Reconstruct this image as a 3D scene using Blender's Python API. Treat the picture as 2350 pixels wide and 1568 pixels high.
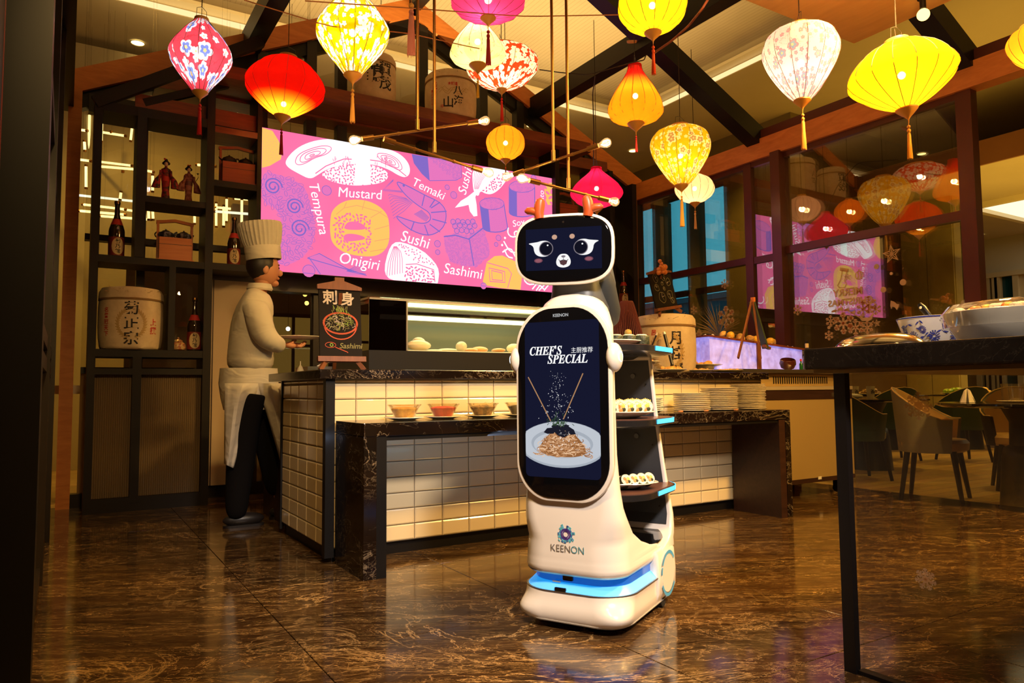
import bpy, bmesh, math, random
from math import sin, cos, pi, radians, atan2, sqrt
from mathutils import Vector, Matrix
random.seed(7)
SC = bpy.context.scene
COL = SC.collection
for o in list(bpy.data.objects):
    bpy.data.objects.remove(o)

# ------------------------------------------------------------------ camera
F_PX = 1668.0
_yaw, _pitch, _roll = radians(31.6), radians(3.84), radians(0.48)
CAM = Vector((0, 0, 0.85))
_fw = Vector((sin(_yaw) * cos(_pitch), cos(_yaw) * cos(_pitch), sin(_pitch)))
_r0 = Vector((cos(_yaw), -sin(_yaw), 0)); _u0 = _r0.cross(_fw)
_rt = _r0 * cos(_roll) - _u0 * sin(_roll)
_up = _u0 * cos(_roll) + _r0 * sin(_roll)
cam = bpy.data.objects.new('camera', bpy.data.cameras.new('camera'))
COL.objects.link(cam)
cam.data.sensor_width = 36; cam.data.lens = F_PX * 36 / 2350
cam.data.clip_start = 0.02; cam.data.clip_end = 200
cam.matrix_world = Matrix(((_rt.x, _up.x, -_fw.x, CAM.x), (_rt.y, _up.y, -_fw.y, CAM.y), (_rt.z, _up.z, -_fw.z, CAM.z), (0, 0, 0, 1)))
SC.camera = cam
SC.view_settings.view_transform = 'Standard'; SC.view_settings.look = 'None'
SC.view_settings.exposure = 0.0; SC.view_settings.gamma = 1.0
SC.cycles.transparent_max_bounces = 40; SC.cycles.max_bounces = 10; SC.cycles.sample_clamp_indirect = 6
try: SC.view_settings.use_curve_mapping = False
except Exception: pass

# surveying helpers: the point of a wall / floor plane that a photo pixel shows
def _ray(px, py): return _fw * F_PX + _rt * (px - 1175) - _up * (py - 784)
def at_y(px, py, y): d = _ray(px, py); return CAM + d * (y / d.y)
def at_x(px, py, x): d = _ray(px, py); return CAM + d * (x / d.x)
def at_z(px, py, z): d = _ray(px, py); return CAM + d * ((z - CAM.z) / d.z)
def at_d(px, py, dep): d = _ray(px, py); return CAM + d * (dep / F_PX)

# ------------------------------------------------------------------ world: dusk sky outside the hall
w = bpy.data.worlds.new('dusk'); SC.world = w; w.use_nodes = True
bg = w.node_tree.nodes['Background']; bg.inputs[0].default_value = (0.06, 0.40, 0.68, 1); bg.inputs[1].default_value = 2.3

# ------------------------------------------------------------------ room lights
AMBER = (1.0, 0.56, 0.10); WARM = (1.0, 0.70, 0.34); SOFTW = (1.0, 0.80, 0.56)
def lamp(name, kind, loc, power, color, size=0.1, target=None, sy=None, spot=60, blend=0.6):
    l = bpy.data.lights.new(name, kind); l.energy = power; l.color = color
    if kind == 'AREA':
        l.size = size
        if sy: l.shape = 'RECTANGLE'; l.size_y = sy
    elif kind == 'SPOT':
        l.shadow_soft_size = size; l.spot_size = radians(spot); l.spot_blend = blend
    else: l.shadow_soft_size = size
    o = bpy.data.objects.new(name, l); COL.objects.link(o); o.location = loc
    if target is not None: o.rotation_euler = (Vector(target) - Vector(loc)).to_track_quat('-Z', 'Y').to_euler()
    return o
# spots added without fittings to light the robot, tiles and floor
lamp('added_spot', 'SPOT', (0.9, -0.7, 2.9), 800, (1.0, 0.84, 0.72), 0.20, (1.75, 2.2, 0.75), spot=44)
lamp('added_spot', 'SPOT', (0.3, 0.9, 3.1), 240, (1.0, 0.62, 0.22), 0.15, (1.6, 3.7, 0.4), spot=75)
lamp('added_spot', 'SPOT', (3.6, 1.9, 3.15), 460, (1.0, 0.60, 0.17), 0.15, (3.0, 3.3, 0.3), spot=115)
lamp('added_spot', 'SPOT', (4.2, 0.6, 3.15), 1000, (1.0, 0.56, 0.14), 0.15, (3.6, 1.6, 0.0), spot=110)
lamp('canopy_glow', 'POINT', (3.55, 1.7, 2.95), 26, (1.0, .62, .2), 0.05)
lamp('counter_spot', 'SPOT', (3.3, 2.6, 3.6), 300, (1.0, 0.64, 0.25), 0.08, (3.7, 3.9, 0.95), spot=70)
# downlights of the hall ceiling
for x, y, p in ((7.2, 3.4, 260), (8.2, 7.0, 500), (11.5, 4.5, 480), (0.8, 8.2, 200), (-1.5, 8.0, 130), (4.2, 9.0, 500), (7.5, 0.5, 160), (14, 3, 500), (12, 1, 350)):
    lamp('hall_downlight', 'SPOT', (x, y, 4.93 if x < 10.6 else 3.86), p, (1.0, 0.60, 0.09), 0.12, (x, y, 0), spot=115, blend=0.8)
# light cove around the raised part of the hall ceiling
lamp('cove_light', 'AREA', (3.4, 6.8, 4.4), 130, (1.0, 0.66, 0.24), 6.0, (3.4, 6.8, 9), sy=3.0)
lamp('cove_light', 'AREA', (3.0, 2.0, 4.8), 80, (1.0, 0.66, 0.24), 6.0, (3.0, 2.0, 9), sy=3.0)
lamp('hall_bounce', 'AREA', (10.5, 3.5, 2.9), 90, (1.0, 0.60, 0.08), 5.0, (10.5, 3.5, 9))

ORD = ['first', 'second', 'third', 'fourth', 'fifth', 'sixth', 'seventh', 'eighth', 'ninth', 'tenth', 'eleventh', 'twelfth', 'thirteenth', 'fourteenth', 'fifteenth', 'sixteenth', 'seventeenth', 'eighteenth', 'nineteenth', 'twentieth']
# ------------------------------------------------------------------ object helpers
def tag(o, label=None, cat=None, group=None, kind=None):
    if label: o['label'] = label
    if cat: o['category'] = cat
    if group: o['group'] = group
    if kind: o['kind'] = kind
    return o
def thing(name, label, cat, loc=(0, 0, 0), rz=0, group=None):
    o = bpy.data.objects.new(name, None); COL.objects.link(o); o.location = loc; o.rotation_euler = (0, 0, rz)
    o.empty_display_size = 0.05
    return tag(o, label, cat, group)
class MB:
    def __init__(s): s.v = []; s.f = []; s.m = []
    def add(s, vs, fs, mi=0):
        b = len(s.v); s.v += [tuple(p) for p in vs]; s.f += [tuple(i + b for i in q) for q in fs]; s.m += [mi] * len(fs); return s
    def box(s, x0, x1, y0, y1, z0, z1, mi=0):
        if x0 > x1: x0, x1 = x1, x0
        if y0 > y1: y0, y1 = y1, y0
        if z0 > z1: z0, z1 = z1, z0
        return s.add([(x0, y0, z0), (x1, y0, z0), (x1, y1, z0), (x0, y1, z0), (x0, y0, z1), (x1, y0, z1), (x1, y1, z1), (x0, y1, z1)],
                     [(0, 3, 2, 1), (4, 5, 6, 7), (0, 1, 5, 4), (1, 2, 6, 5), (2, 3, 7, 6), (3, 0, 4, 7)], mi)
    def cbox(s, c, sz, rot=None, mi=0, bev=0):
        bm = bmesh.new(); bmesh.ops.create_cube(bm, size=1)
        for v in bm.verts: v.co = Vector((v.co.x * sz[0], v.co.y * sz[1], v.co.z * sz[2]))
        if bev: bmesh.ops.bevel(bm, geom=bm.edges[:], offset=bev, segments=2, affect='EDGES', profile=0.6)
        M = rot.to_4x4() if rot is not None else Matrix()
        vs = [M @ v.co + Vector(c) for v in bm.verts]; bm.verts.index_update()
        fs = [[v.index for v in f.verts] for f in bm.faces]; bm.free(); return s.add(vs, fs, mi)
    def beam(s, a, b, w, h, mi=0):
        a = Vector(a); b = Vector(b); d = (b - a); L = d.length; d.normalize()
        side = d.cross(Vector((0, 0, 1)))
        if side.length < 1e-3: side = Vector((1, 0, 0))
        side.normalize(); up = side.cross(d)
        R = Matrix((side, d, up)).transposed()
        return s.cbox((a + b) / 2, (w, L, h), R, mi)
    def tube(s, pts, r, n=8, mi=0, cap=True):
        pts = [Vector(p) for p in pts]; rs = r if isinstance(r, (list, tuple)) else [r] * len(pts)
        rings = []; ref = None
        for i, p in enumerate(pts):
            t = (pts[min(i + 1, len(pts) - 1)] - pts[max(i - 1, 0)]).normalized()
            if ref is None: ref = Vector((0, 0, 1)) if abs(t.z) < .9 else Vector((1, 0, 0))
            a = t.cross(ref)
            if a.length < 1e-4: a = t.cross(Vector((0.3, 1, 0.2)))
            a.normalize(); b = t.cross(a); ref = b.cross(t) * -1 if False else ref
            rings.append([p + (a * cos(2 * pi * k / n) + b * sin(2 * pi * k / n)) * rs[i] for k in range(n)])
        vs = [v for q in rings for v in q]
        fs = [(i * n + k, i * n + (k + 1) % n, (i + 1) * n + (k + 1) % n, (i + 1) * n + k) for i in range(len(pts) - 1) for k in range(n)]
        if cap: fs += [tuple(range(n))[::-1], tuple((len(pts) - 1) * n + k for k in range(n))]
        return s.add(vs, fs, mi)
    def lathe(s, prof, n=24, c=(0, 0, 0), mi=0, sx=1, sy=1, cap=True, wob=None, rot=None):
        vs = []
        for j, (r, z) in enumerate(prof):
            for k in range(n):
                a = 2 * pi * k / n; rr = r * (wob(a, j / max(1, len(prof) - 1)) if wob else 1)
                p = Vector((rr * cos(a) * sx, rr * sin(a) * sy, z))
                if rot is not None: p = rot @ p
                vs.append(p + Vector(c))
        fs = [(j * n + k, j * n + (k + 1) % n, (j + 1) * n + (k + 1) % n, (j + 1) * n + k) for j in range(len(prof) - 1) for k in range(n)]
        if cap:
            if prof[0][0] > 1e-5: fs.append(tuple(range(n))[::-1])
            if prof[-1][0] > 1e-5: fs.append(tuple((len(prof) - 1) * n + k for k in range(n)))
        return s.add(vs, fs, mi)
    def ball(s, c, r, n=12, m=8, mi=0, sc=(1, 1, 1), rot=None):
        prof = [(max(1e-6, sin(pi * j / m)), -cos(pi * j / m)) for j in range(m + 1)]
        vs = []
        for (q, z) in prof:
            for k in range(n):
                a = 2 * pi * k / n; p = Vector((q * cos(a) * sc[0], q * sin(a) * sc[1], z * sc[2])) * r
                if rot is not None: p = rot @ p
                vs.append(p + Vector(c))
        fs = [(j * n + k, j * n + (k + 1) % n, (j + 1) * n + (k + 1) % n, (j + 1) * n + k) for j in range(m) for k in range(n)]
        return s.add(vs, fs, mi)
    def loft(s, secs, mi=0, caps=True):
        n = len(secs[0]); vs = [p for q in secs for p in q]
        fs = [(j * n + k, j * n + (k + 1) % n, (j + 1) * n + (k + 1) % n, (j + 1) * n + k) for j in range(len(secs) - 1) for k in range(n)]
        if caps: fs += [tuple(range(n))[::-1], tuple((len(secs) - 1) * n + k for k in range(n))]
        return s.add(vs, fs, mi)
    def prism(s, poly, M, depth, mi=0):
        """poly: 2D outline; M maps (u, v, w) to space; extruded along w from 0 to depth"""
        n = len(poly); vs = [M @ Vector((u, v, 0)) for u, v in poly] + [M @ Vector((u, v, depth)) for u, v in poly]
        fs = [tuple(range(n))[::-1], tuple(range(n, 2 * n))] + [(k, (k + 1) % n, n + (k + 1) % n, n + k) for k in range(n)]
        return s.add(vs, fs, mi)
    def flat(s, poly, M, mi=0): return s.add([M @ Vector((u, v, 0)) for u, v in poly], [tuple(range(len(poly)))], mi)
    def ribbon(s, pts, wd, M, mi=0, closed=False):
        """flat printed line in the u,v plane of M"""
        P = [Vector((a, b)) for a, b in pts]
        if closed: P.append(P[0])
        if len(P) < 2: return s
        L = []; R = []
        for i, p in enumerate(P):
            t = (P[min(i + 1, len(P) - 1)] - P[max(i - 1, 0)])
            if closed and i in (0, len(P) - 1): t = P[1] - P[-2]
            if t.length < 1e-9: t = Vector((1, 0))
            t.normalize(); q = Vector((-t.y, t.x)) * wd * 0.5
            L.append(p + q); R.append(p - q)
        vs = [M @ Vector((q.x, q.y, 0)) for q in L + R]; n = len(P)
        return s.add(vs, [(i, n + i, n + i + 1, i + 1) for i in range(n - 1)], mi)
    def mesh(s, name, mats, smooth=None, sharp=40):
        me = bpy.data.meshes.new(name); me.from_pydata([tuple(v) for v in s.v], [], s.f)
        if not isinstance(mats, (list, tuple)): mats = [mats]
        for m in mats: me.materials.append(m)
        if len(mats) > 1: me.polygons.foreach_set('material_index', s.m)
        if smooth:
            me.polygons.foreach_set('use_smooth', [True] * len(me.polygons)); me.set_sharp_from_angle(angle=radians(sharp))
        me.update(); return me
    def obj(s, name, mats, parent=None, smooth=None, loc=None, sharp=40):
        o = bpy.data.objects.new(name, s.mesh(name, mats, smooth, sharp)); COL.objects.link(o)
        if parent is not None: o.parent = parent
        if loc is not None: o.location = loc
        return o
def struct(name, mb, mats, parent=None, **k):
    o = mb.obj(name, mats, parent, **k)
    if parent is None: o['kind'] = 'structure'
    return o
def inst(name, me, parent, loc=(0, 0, 0), rot=None, sc=None):
    o = bpy.data.objects.new(name, me); COL.objects.link(o); o.parent = parent; o.location = loc
    if rot: o.rotation_euler = rot
    if sc: o.scale = sc
    return o
def copy_tree(o, parent=None, loc=None, rz=None, label=None, group=None):
    c = o.copy(); COL.objects.link(c)
    if parent is not None: c.parent = parent
    for ch in o.children: copy_tree(ch, c)
    if loc is not None: c.location = loc
    if rz is not None: c.rotation_euler = (0, 0, rz)
    if label: c['label'] = label
    if group: c['group'] = group
    return c
def frame_mat(o, u, v, w=None):
    """matrix whose columns are the axes u, v, w and origin o"""
    u = Vector(u); v = Vector(v); w = Vector(w) if w is not None else u.cross(v)
    return Matrix(((u.x, v.x, w.x, o[0]), (u.y, v.y, w.y, o[1]), (u.z, v.z, w.z, o[2]), (0, 0, 0, 1)))
def text_into(mb, s, M, size, mi=0, bold=0.0, shear=0.0, align='CENTER', xs=1.0, space=1.0):
    """writes s in the u,v plane of M"""
    c = bpy.data.curves.new('lettering', 'FONT'); c.body = s; c.size = size; c.offset = bold; c.shear = shear
    c.align_x = align; c.align_y = 'CENTER'; c.resolution_u = 3; c.space_character = space
    o = bpy.data.objects.new('lettering', c); COL.objects.link(o)
    bpy.context.view_layer.update()
    me = bpy.data.meshes.new_from_object(o.evaluated_get(bpy.context.evaluated_depsgraph_get()))
    mb.add([M @ Vector((v.co.x * xs, v.co.y, 0)) for v in me.vertices], [tuple(p.vertices) for p in me.polygons], mi)
    bpy.data.objects.remove(o); bpy.data.curves.remove(c); bpy.data.meshes.remove(me)
    return mb
def circ(cx, cy, r, n=24, ry=None, a0=0, a1=2 * pi):
    full = abs(a1 - a0 - 2 * pi) < 1e-6; k = n if full else n + 1
    return [(cx + r * cos(a0 + (a1 - a0) * i / n), cy + (ry or r) * sin(a0 + (a1 - a0) * i / n)) for i in range(k)]
def rrect(hw, hh, r, n=6, cx=0, cy=0):
    r = min(r, hw, hh); out = []
    for (sx, sy, a) in ((1, 1, 0), (-1, 1, pi / 2), (-1, -1, pi), (1, -1, 3 * pi / 2)):
        for i in range(n + 1):
            t = a + pi / 2 * i / n
            out.append((cx + sx * (hw - r) + r * cos(t), cy + sy * (hh - r) + r * sin(t)))
    return out
def sup(hw, hh, e=4.0, n=48, cx=0, cy=0):
    out = []
    for i in range(n):
        a = 2 * pi * i / n; c = cos(a); q = sin(a)
        out.append((cx + hw * math.copysign(abs(c) ** (2 / e), c), cy + hh * math.copysign(abs(q) ** (2 / e), q)))
    return out

# ------------------------------------------------------------------ materials
MATS = {}
def _n(nt, t, **k):
    n = nt.nodes.new(t)
    for a, b in k.items(): setattr(n, a, b)
    return n
def mat(name, col=(.5, .5, .5), rough=.5, metal=0, emit=None, es=1.0, spec=.5, coat=0, alpha=1.0, trans=0):
    if name in MATS: return MATS[name]
    m = bpy.data.materials.new(name); m.use_nodes = True; b = m.node_tree.nodes['Principled BSDF']
    b.inputs['Base Color'].default_value = (*col, 1); b.inputs['Roughness'].default_value = rough; b.inputs['Metallic'].default_value = metal
    b.inputs['Specular IOR Level'].default_value = spec; b.inputs['Coat Weight'].default_value = coat; b.inputs['Coat Roughness'].default_value = 0.05
    if emit: b.inputs['Emission Color'].default_value = (*emit, 1); b.inputs['Emission Strength'].default_value = es
    if trans: b.inputs['Transmission Weight'].default_value = trans
    MATS[name] = m; return m
def emis(name, col, s=1.0):
    if name in MATS: return MATS[name]
    m = bpy.data.materials.new(name); m.use_nodes = True; nt = m.node_tree; nt.nodes.clear()
    e = _n(nt, 'ShaderNodeEmission'); e.inputs[0].default_value = (*col, 1); e.inputs[1].default_value = s
    o = _n(nt, 'ShaderNodeOutputMaterial'); nt.links.new(e.outputs[0], o.inputs[0]); MATS[name] = m; return m
def ramp(nt, fac, stops, interp='LINEAR'):
    r = _n(nt, 'ShaderNodeValToRGB'); r.color_ramp.interpolation = interp; el = r.color_ramp.elements
    while len(el) < len(stops): el.new(0.5)
    for e, (p, c) in zip(el, stops): e.position = p; e.color = (*c, 1) if len(c) == 3 else c
    nt.links.new(fac, r.inputs[0]); return r.outputs[0]
def mixc(nt, fac, a, b, mode='MIX'):
    m = _n(nt, 'ShaderNodeMix', data_type='RGBA', blend_type=mode)
    for sock, v in ((m.inputs[0], fac), (m.inputs[6], a), (m.inputs[7], b)):
        if hasattr(v, 'is_linked') or hasattr(v, 'links'): nt.links.new(v, sock)
        elif isinstance(v, (int, float)): sock.default_value = v
        else: sock.default_value = (*v, 1)
    return m.outputs[2]
def coords(nt, kind='Object', scale=(1, 1, 1), rot=(0, 0, 0)):
    t = _n(nt, 'ShaderNodeTexCoord'); mp = _n(nt, 'ShaderNodeMapping'); mp.inputs['Scale'].default_value = scale; mp.inputs['Rotation'].default_value = rot
    nt.links.new(t.outputs[kind], mp.inputs[0]); return mp.outputs[0]
def geo_pos(nt, scale=(1, 1, 1), rot=(0, 0, 0)):
    t = _n(nt, 'ShaderNodeNewGeometry'); mp = _n(nt, 'ShaderNodeMapping'); mp.inputs['Scale'].default_value = scale; mp.inputs['Rotation'].default_value = rot
    nt.links.new(t.outputs['Position'], mp.inputs[0]); return mp.outputs[0]
def noise(nt, vec, scale, detail=4, rough=.55, dist=0, out='Fac'):
    n = _n(nt, 'ShaderNodeTexNoise'); n.inputs['Scale'].default_value = scale; n.inputs['Detail'].default_value = detail
    n.inputs['Roughness'].default_value = rough; n.inputs['Distortion'].default_value = dist; nt.links.new(vec, n.inputs['Vector']); return n.outputs[out]
def math_(nt, op, a, b=None, c=None):
    m = _n(nt, 'ShaderNodeMath', operation=op)
    for i, v in enumerate((a, b, c)):
        if v is None: continue
        if isinstance(v, (int, float)): m.inputs[i].default_value = v
        else: nt.links.new(v, m.inputs[i])
    return m.outputs[0]
def base(name, rough=.5, **k):
    m = mat(name, rough=rough, **k); return m, m.node_tree, m.node_tree.nodes['Principled BSDF']
def bump(nt, b, h, st=.2, d=.01):
    n = _n(nt, 'ShaderNodeBump'); n.inputs['Strength'].default_value = st; n.inputs['Distance'].default_value = d
    nt.links.new(h, n.inputs['Height']); nt.links.new(n.outputs[0], b.inputs['Normal'])

def marble(name, dark, mid, vein, vscale, rough, width=.02, world=True, amount=1.0, stretch=(1, 1, 1)):
    m, nt, b = base(name, rough); v = geo_pos(nt, stretch, (0, 0, .5)) if world else coords(nt, 'Object', stretch)
    n1 = noise(nt, v, vscale * .8, 6, .6, 1.2)
    c = ramp(nt, n1, [(0.3, dark), (0.62, mid), (0.8, dark)])
    out = c
    for k, (sc, wd) in enumerate(((vscale, width), (vscale * 2.7, width * .8), (vscale * .45, width * .6))):
        nn = noise(nt, v, sc, 7, .62, 1.5 + k)
        d = math_(nt, 'ABSOLUTE', math_(nt, 'SUBTRACT', nn, .5))
        f = ramp(nt, d, [(0, (1, 1, 1)), (wd, (0, 0, 0))])
        msk = ramp(nt, noise(nt, v, sc * .6, 3, .5, .3), [(.42, (0, 0, 0)), (.66, (1, 1, 1))])
        f = math_(nt, 'MULTIPLY', math_(nt, 'MULTIPLY', f, msk), amount)
        out = mixc(nt, f, out, vein)
    nt.links.new(out, b.inputs['Base Color']); return m
def floor_marble():
    m, nt, b = base('floor_marble', .10); g = _n(nt, 'ShaderNodeNewGeometry')
    r = _n(nt, 'ShaderNodeMapping'); r.inputs['Rotation'].default_value = (0, 0, radians(28)); nt.links.new(g.outputs['Position'], r.inputs[0])
    s = _n(nt, 'ShaderNodeMapping'); s.inputs['Scale'].default_value = (.8, 4.6, 1); nt.links.new(r.outputs[0], s.inputs[0])
    s2 = _n(nt, 'ShaderNodeMapping'); s2.inputs['Scale'].default_value = (1, 1.5, 1); nt.links.new(r.outputs[0], s2.inputs[0])
    v, v2 = s.outputs[0], s2.outputs[0]
    out = ramp(nt, noise(nt, v, 1.1, 6, .6, .8), [(.28, (.009, .004, .0015)), (.55, (.042, .019, .006)), (.78, (.015, .006, .002))])
    for (vec, sc, wd, amt, c, d) in ((v, 5.5, .016, .75, (.50, .30, .11), 1.0), (v, 14, .022, .6, (.42, .25, .09), 1.4), (v, 30, .03, .45, (.36, .21, .08), 1.0), (v2, 1.1, .010, 1.0, (.55, .34, .14), 2.0), (v2, 3.0, .010, .8, (.50, .30, .12), 2.2)):
        a = math_(nt, 'ABSOLUTE', math_(nt, 'SUBTRACT', noise(nt, vec, sc, 7, .62, d), .5))
        f = ramp(nt, a, [(0, (1, 1, 1)), (wd, (0, 0, 0))]); k = ramp(nt, noise(nt, vec, sc * .35, 3, .5, .3), [(.44, (0, 0, 0)), (.62, (1, 1, 1))])
        out = mixc(nt, math_(nt, 'MULTIPLY', math_(nt, 'MULTIPLY', f, k), amt), out, c)
    nt.links.new(out, b.inputs['Base Color']); b.inputs['Specular IOR Level'].default_value = .6; return m
M_FLOOR = floor_marble()
M_BLACKMARBLE = marble('black_marble', (.004, .0025, .002), (.010, .005, .003), (.55, .42, .28), 2.4, .16, .006, amount=.6, stretch=(1, 1, 1.6))
def wood(name, c1, c2, scale=6, rough=.45, axis=(1, 8, 8), world=True):
    m, nt, b = base(name, rough); v = geo_pos(nt, axis) if world else coords(nt, 'Object', axis)
    f = noise(nt, v, scale, 5, .6, .6); nt.links.new(ramp(nt, f, [(.3, c1), (.7, c2)]), b.inputs['Base Color']); return m
M_BEAM = wood('stained_beam_wood', (.58, .175, .036), (.74, .26, .06), 3, .4, (2, 2, 9))
M_DARKWOOD = wood('dark_wood', (.022, .008, .005), (.04, .015, .009), 4, .4)
M_RAIL = wood('reddish_rail_wood', (.14, .028, .010), (.24, .055, .018), 4, .4)
M_CANOPY = wood('oak_canopy_veneer', (.70, .36, .09), (.82, .46, .13), 2.2, .4, (6, 1, 1))
M_BLACK = mat('black_metal', (.005, .004, .004), .4, spec=.35)
M_FRAME = mat('bronze_frame_metal', (.085, .022, .014), .3)
M_FRAMEL = mat('black_frame_metal', (.012, .007, .005), .42)
M_WHITEGLOSS = mat('glazed_tile', (.74, .60, .36), .17, coat=.3)
M_GROUT = mat('grout', (.28, .22, .16), .9)
M_CERAMIC = mat('white_ceramic', (.72, .68, .60), .14, coat=.4)
M_CERAMIC2 = mat('cream_ceramic', (.62, .55, .43), .2, coat=.3)
M_STEEL = mat('brushed_steel', (.48, .44, .38), .34, 1.0)
M_CHROME = mat('polished_steel', (.75, .70, .62), .12, 1.0)
M_BRASS = mat('aged_brass', (.42, .20, .055), .36, 1.0)
M_WICKER = mat('dark_red_cane', (.13, .022, .02), .5)
M_REDWOOD = wood('red_lacquered_wood', (.30, .045, .012), (.42, .075, .02), 5, .4, (1, 1, 10), False)
M_BOXWOOD = wood('orange_box_wood', (.55, .14, .022), (.66, .21, .04), 5, .4, (1, 1, 9), False)
M_SHELFWOOD = mat('shelf_wood', (.008, .004, .003), .55, spec=.3)

def glass_sheet(name, tint=(.93, .92, .88), refl=1.0, rough=0.0, dirt=0, body=None, cover=0.0):
    """thin architectural glass: a see-through sheet with a real fresnel reflection"""
    if name in MATS: return MATS[name]
    m = bpy.data.materials.new(name); m.use_nodes = True; nt = m.node_tree; nt.nodes.clear()
    t = _n(nt, 'ShaderNodeBsdfTransparent'); t.inputs[0].default_value = (*tint, 1)
    g = _n(nt, 'ShaderNodeBsdfGlossy'); g.inputs['Roughness'].default_value = rough; g.inputs[0].default_value = (1, 1, 1, 1)
    ge = _n(nt, 'ShaderNodeNewGeometry'); dt = _n(nt, 'ShaderNodeVectorMath', operation='DOT_PRODUCT'); nt.links.new(ge.outputs['Normal'], dt.inputs[0]); nt.links.new(ge.outputs['Incoming'], dt.inputs[1])
    c5 = math_(nt, 'POWER', math_(nt, 'SUBTRACT', 1.0, math_(nt, 'ABSOLUTE', dt.outputs['Value'])), 5)
    f = math_(nt, 'MINIMUM', math_(nt, 'MULTIPLY', math_(nt, 'MULTIPLY_ADD', c5, .96, .04), refl), 1.0)
    mx = _n(nt, 'ShaderNodeMixShader'); nt.links.new(f, mx.inputs[0]); nt.links.new(t.outputs[0], mx.inputs[1]); nt.links.new(g.outputs[0], mx.inputs[2])
    last = mx.outputs[0]
    if body:
        d = _n(nt, 'ShaderNodeBsdfDiffuse'); d.inputs[0].default_value = (*body, 1)
        tl = _n(nt, 'ShaderNodeBsdfTranslucent'); tl.inputs[0].default_value = (*body, 1)
        a = _n(nt, 'ShaderNodeMixShader'); a.inputs[0].default_value = .5; nt.links.new(d.outputs[0], a.inputs[1]); nt.links.new(tl.outputs[0], a.inputs[2])
        m2 = _n(nt, 'ShaderNodeMixShader'); m2.inputs[0].default_value = cover; nt.links.new(last, m2.inputs[1]); nt.links.new(a.outputs[0], m2.inputs[2]); last = m2.outputs[0]
    o = _n(nt, 'ShaderNodeOutputMaterial'); nt.links.new(last, o.inputs[0]); MATS[name] = m; return m
M_GLASS = glass_sheet('window_glass', refl=1.25)
M_GLASSR = glass_sheet('double_glazing', refl=4.6, tint=(.93, .92, .88))
M_GLASST = glass_sheet('counter_glass', refl=.55, tint=(.93, .92, .88), body=(.5, .48, .42), cover=.012)
M_DARKGLASS = glass_sheet('smoked_glass', refl=1.8, tint=(.62, .58, .52))
M_FLUTED = glass_sheet('fluted_glass', refl=.8, rough=.25, tint=(.55, .45, .30), body=(.42, .30, .18), cover=.62)
M_CLEAR = glass_sheet('bowl_glass', refl=1.6, tint=(.94, .91, .82), body=(.7, .6, .45), cover=.03)
M_STICKER = glass_sheet('frosted_sticker', tint=(.8, .6, .4), refl=.3, rough=.3, body=(1.0, .74, .46), cover=.85)
# ================================================================== SETTING
def wallmat(name, c1, c2, sc=1.5, rough=.7):
    m, nt, b = base(name, rough); v = geo_pos(nt)
    nt.links.new(ramp(nt, noise(nt, v, sc, 5, .6, .4), [(.3, c1), (.7, c2)]), b.inputs['Base Color']); return m
M_WALL = wallmat('ochre_wall_plaster', (.42, .34, .20), (.50, .41, .26), 1.2)
M_STONEWALL = wallmat('mottled_stone_wall', (.34, .27, .10), (.55, .46, .20), 1.6)
M_BROWNWALL = wallmat('brown_timber_wall', (.16, .06, .02), (.22, .085, .03), 1.0)
M_GREYWALL = wallmat('grey_panel_wall', (.16, .11, .085), (.20, .14, .11), .8)
M_PALE = wallmat('pale_door_panel', (.50, .36, .22), (.56, .42, .27), 1.0)
M_CEIL = wallmat('ceiling_plaster', (.46, .38, .24), (.54, .45, .30), .6)
m, nt, b = base('coffer_boarding', .8); v = geo_pos(nt, (1, 1, 1))
wv = _n(nt, 'ShaderNodeTexWave', wave_type='BANDS', bands_direction='X'); wv.inputs['Scale'].default_value = 5.5; wv.inputs['Distortion'].default_value = .3
nt.links.new(v, wv.inputs['Vector'])
cc = mixc(nt, math_(nt, 'MULTIPLY', ramp(nt, wv.outputs['Fac'], [(.0, (1, 1, 1)), (.12, (0, 0, 0))]), .35), ramp(nt, noise(nt, v, 1.1, 4), [(.3, (.50, .42, .30)), (.7, (.60, .51, .37))]), (.25, .18, .11))
nt.links.new(cc, b.inputs['Base Color']); M_COFFER = m
m, nt, b = base('oak_floor_planks', .32); v = geo_pos(nt, (1, 1, 1))
br = _n(nt, 'ShaderNodeTexBrick'); br.inputs['Scale'].default_value = 1.0; br.inputs['Brick Width'].default_value = 1.6; br.inputs['Row Height'].default_value = .14
br.inputs['Mortar Size'].default_value = .004; br.inputs['Color1'].default_value = (.40, .26, .10, 1); br.inputs['Color2'].default_value = (.28, .17, .06, 1); br.inputs['Mortar'].default_value = (.08, .045, .02, 1)
nt.links.new(v, br.inputs['Vector']); nt.links.new(mixc(nt, .35, br.outputs['Color'], noise(nt, geo_pos(nt, (1, 8, 1)), 2, 4, out='Color'), 'SOFT_LIGHT'), b.inputs['Base Color']); M_OAK = m

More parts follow.
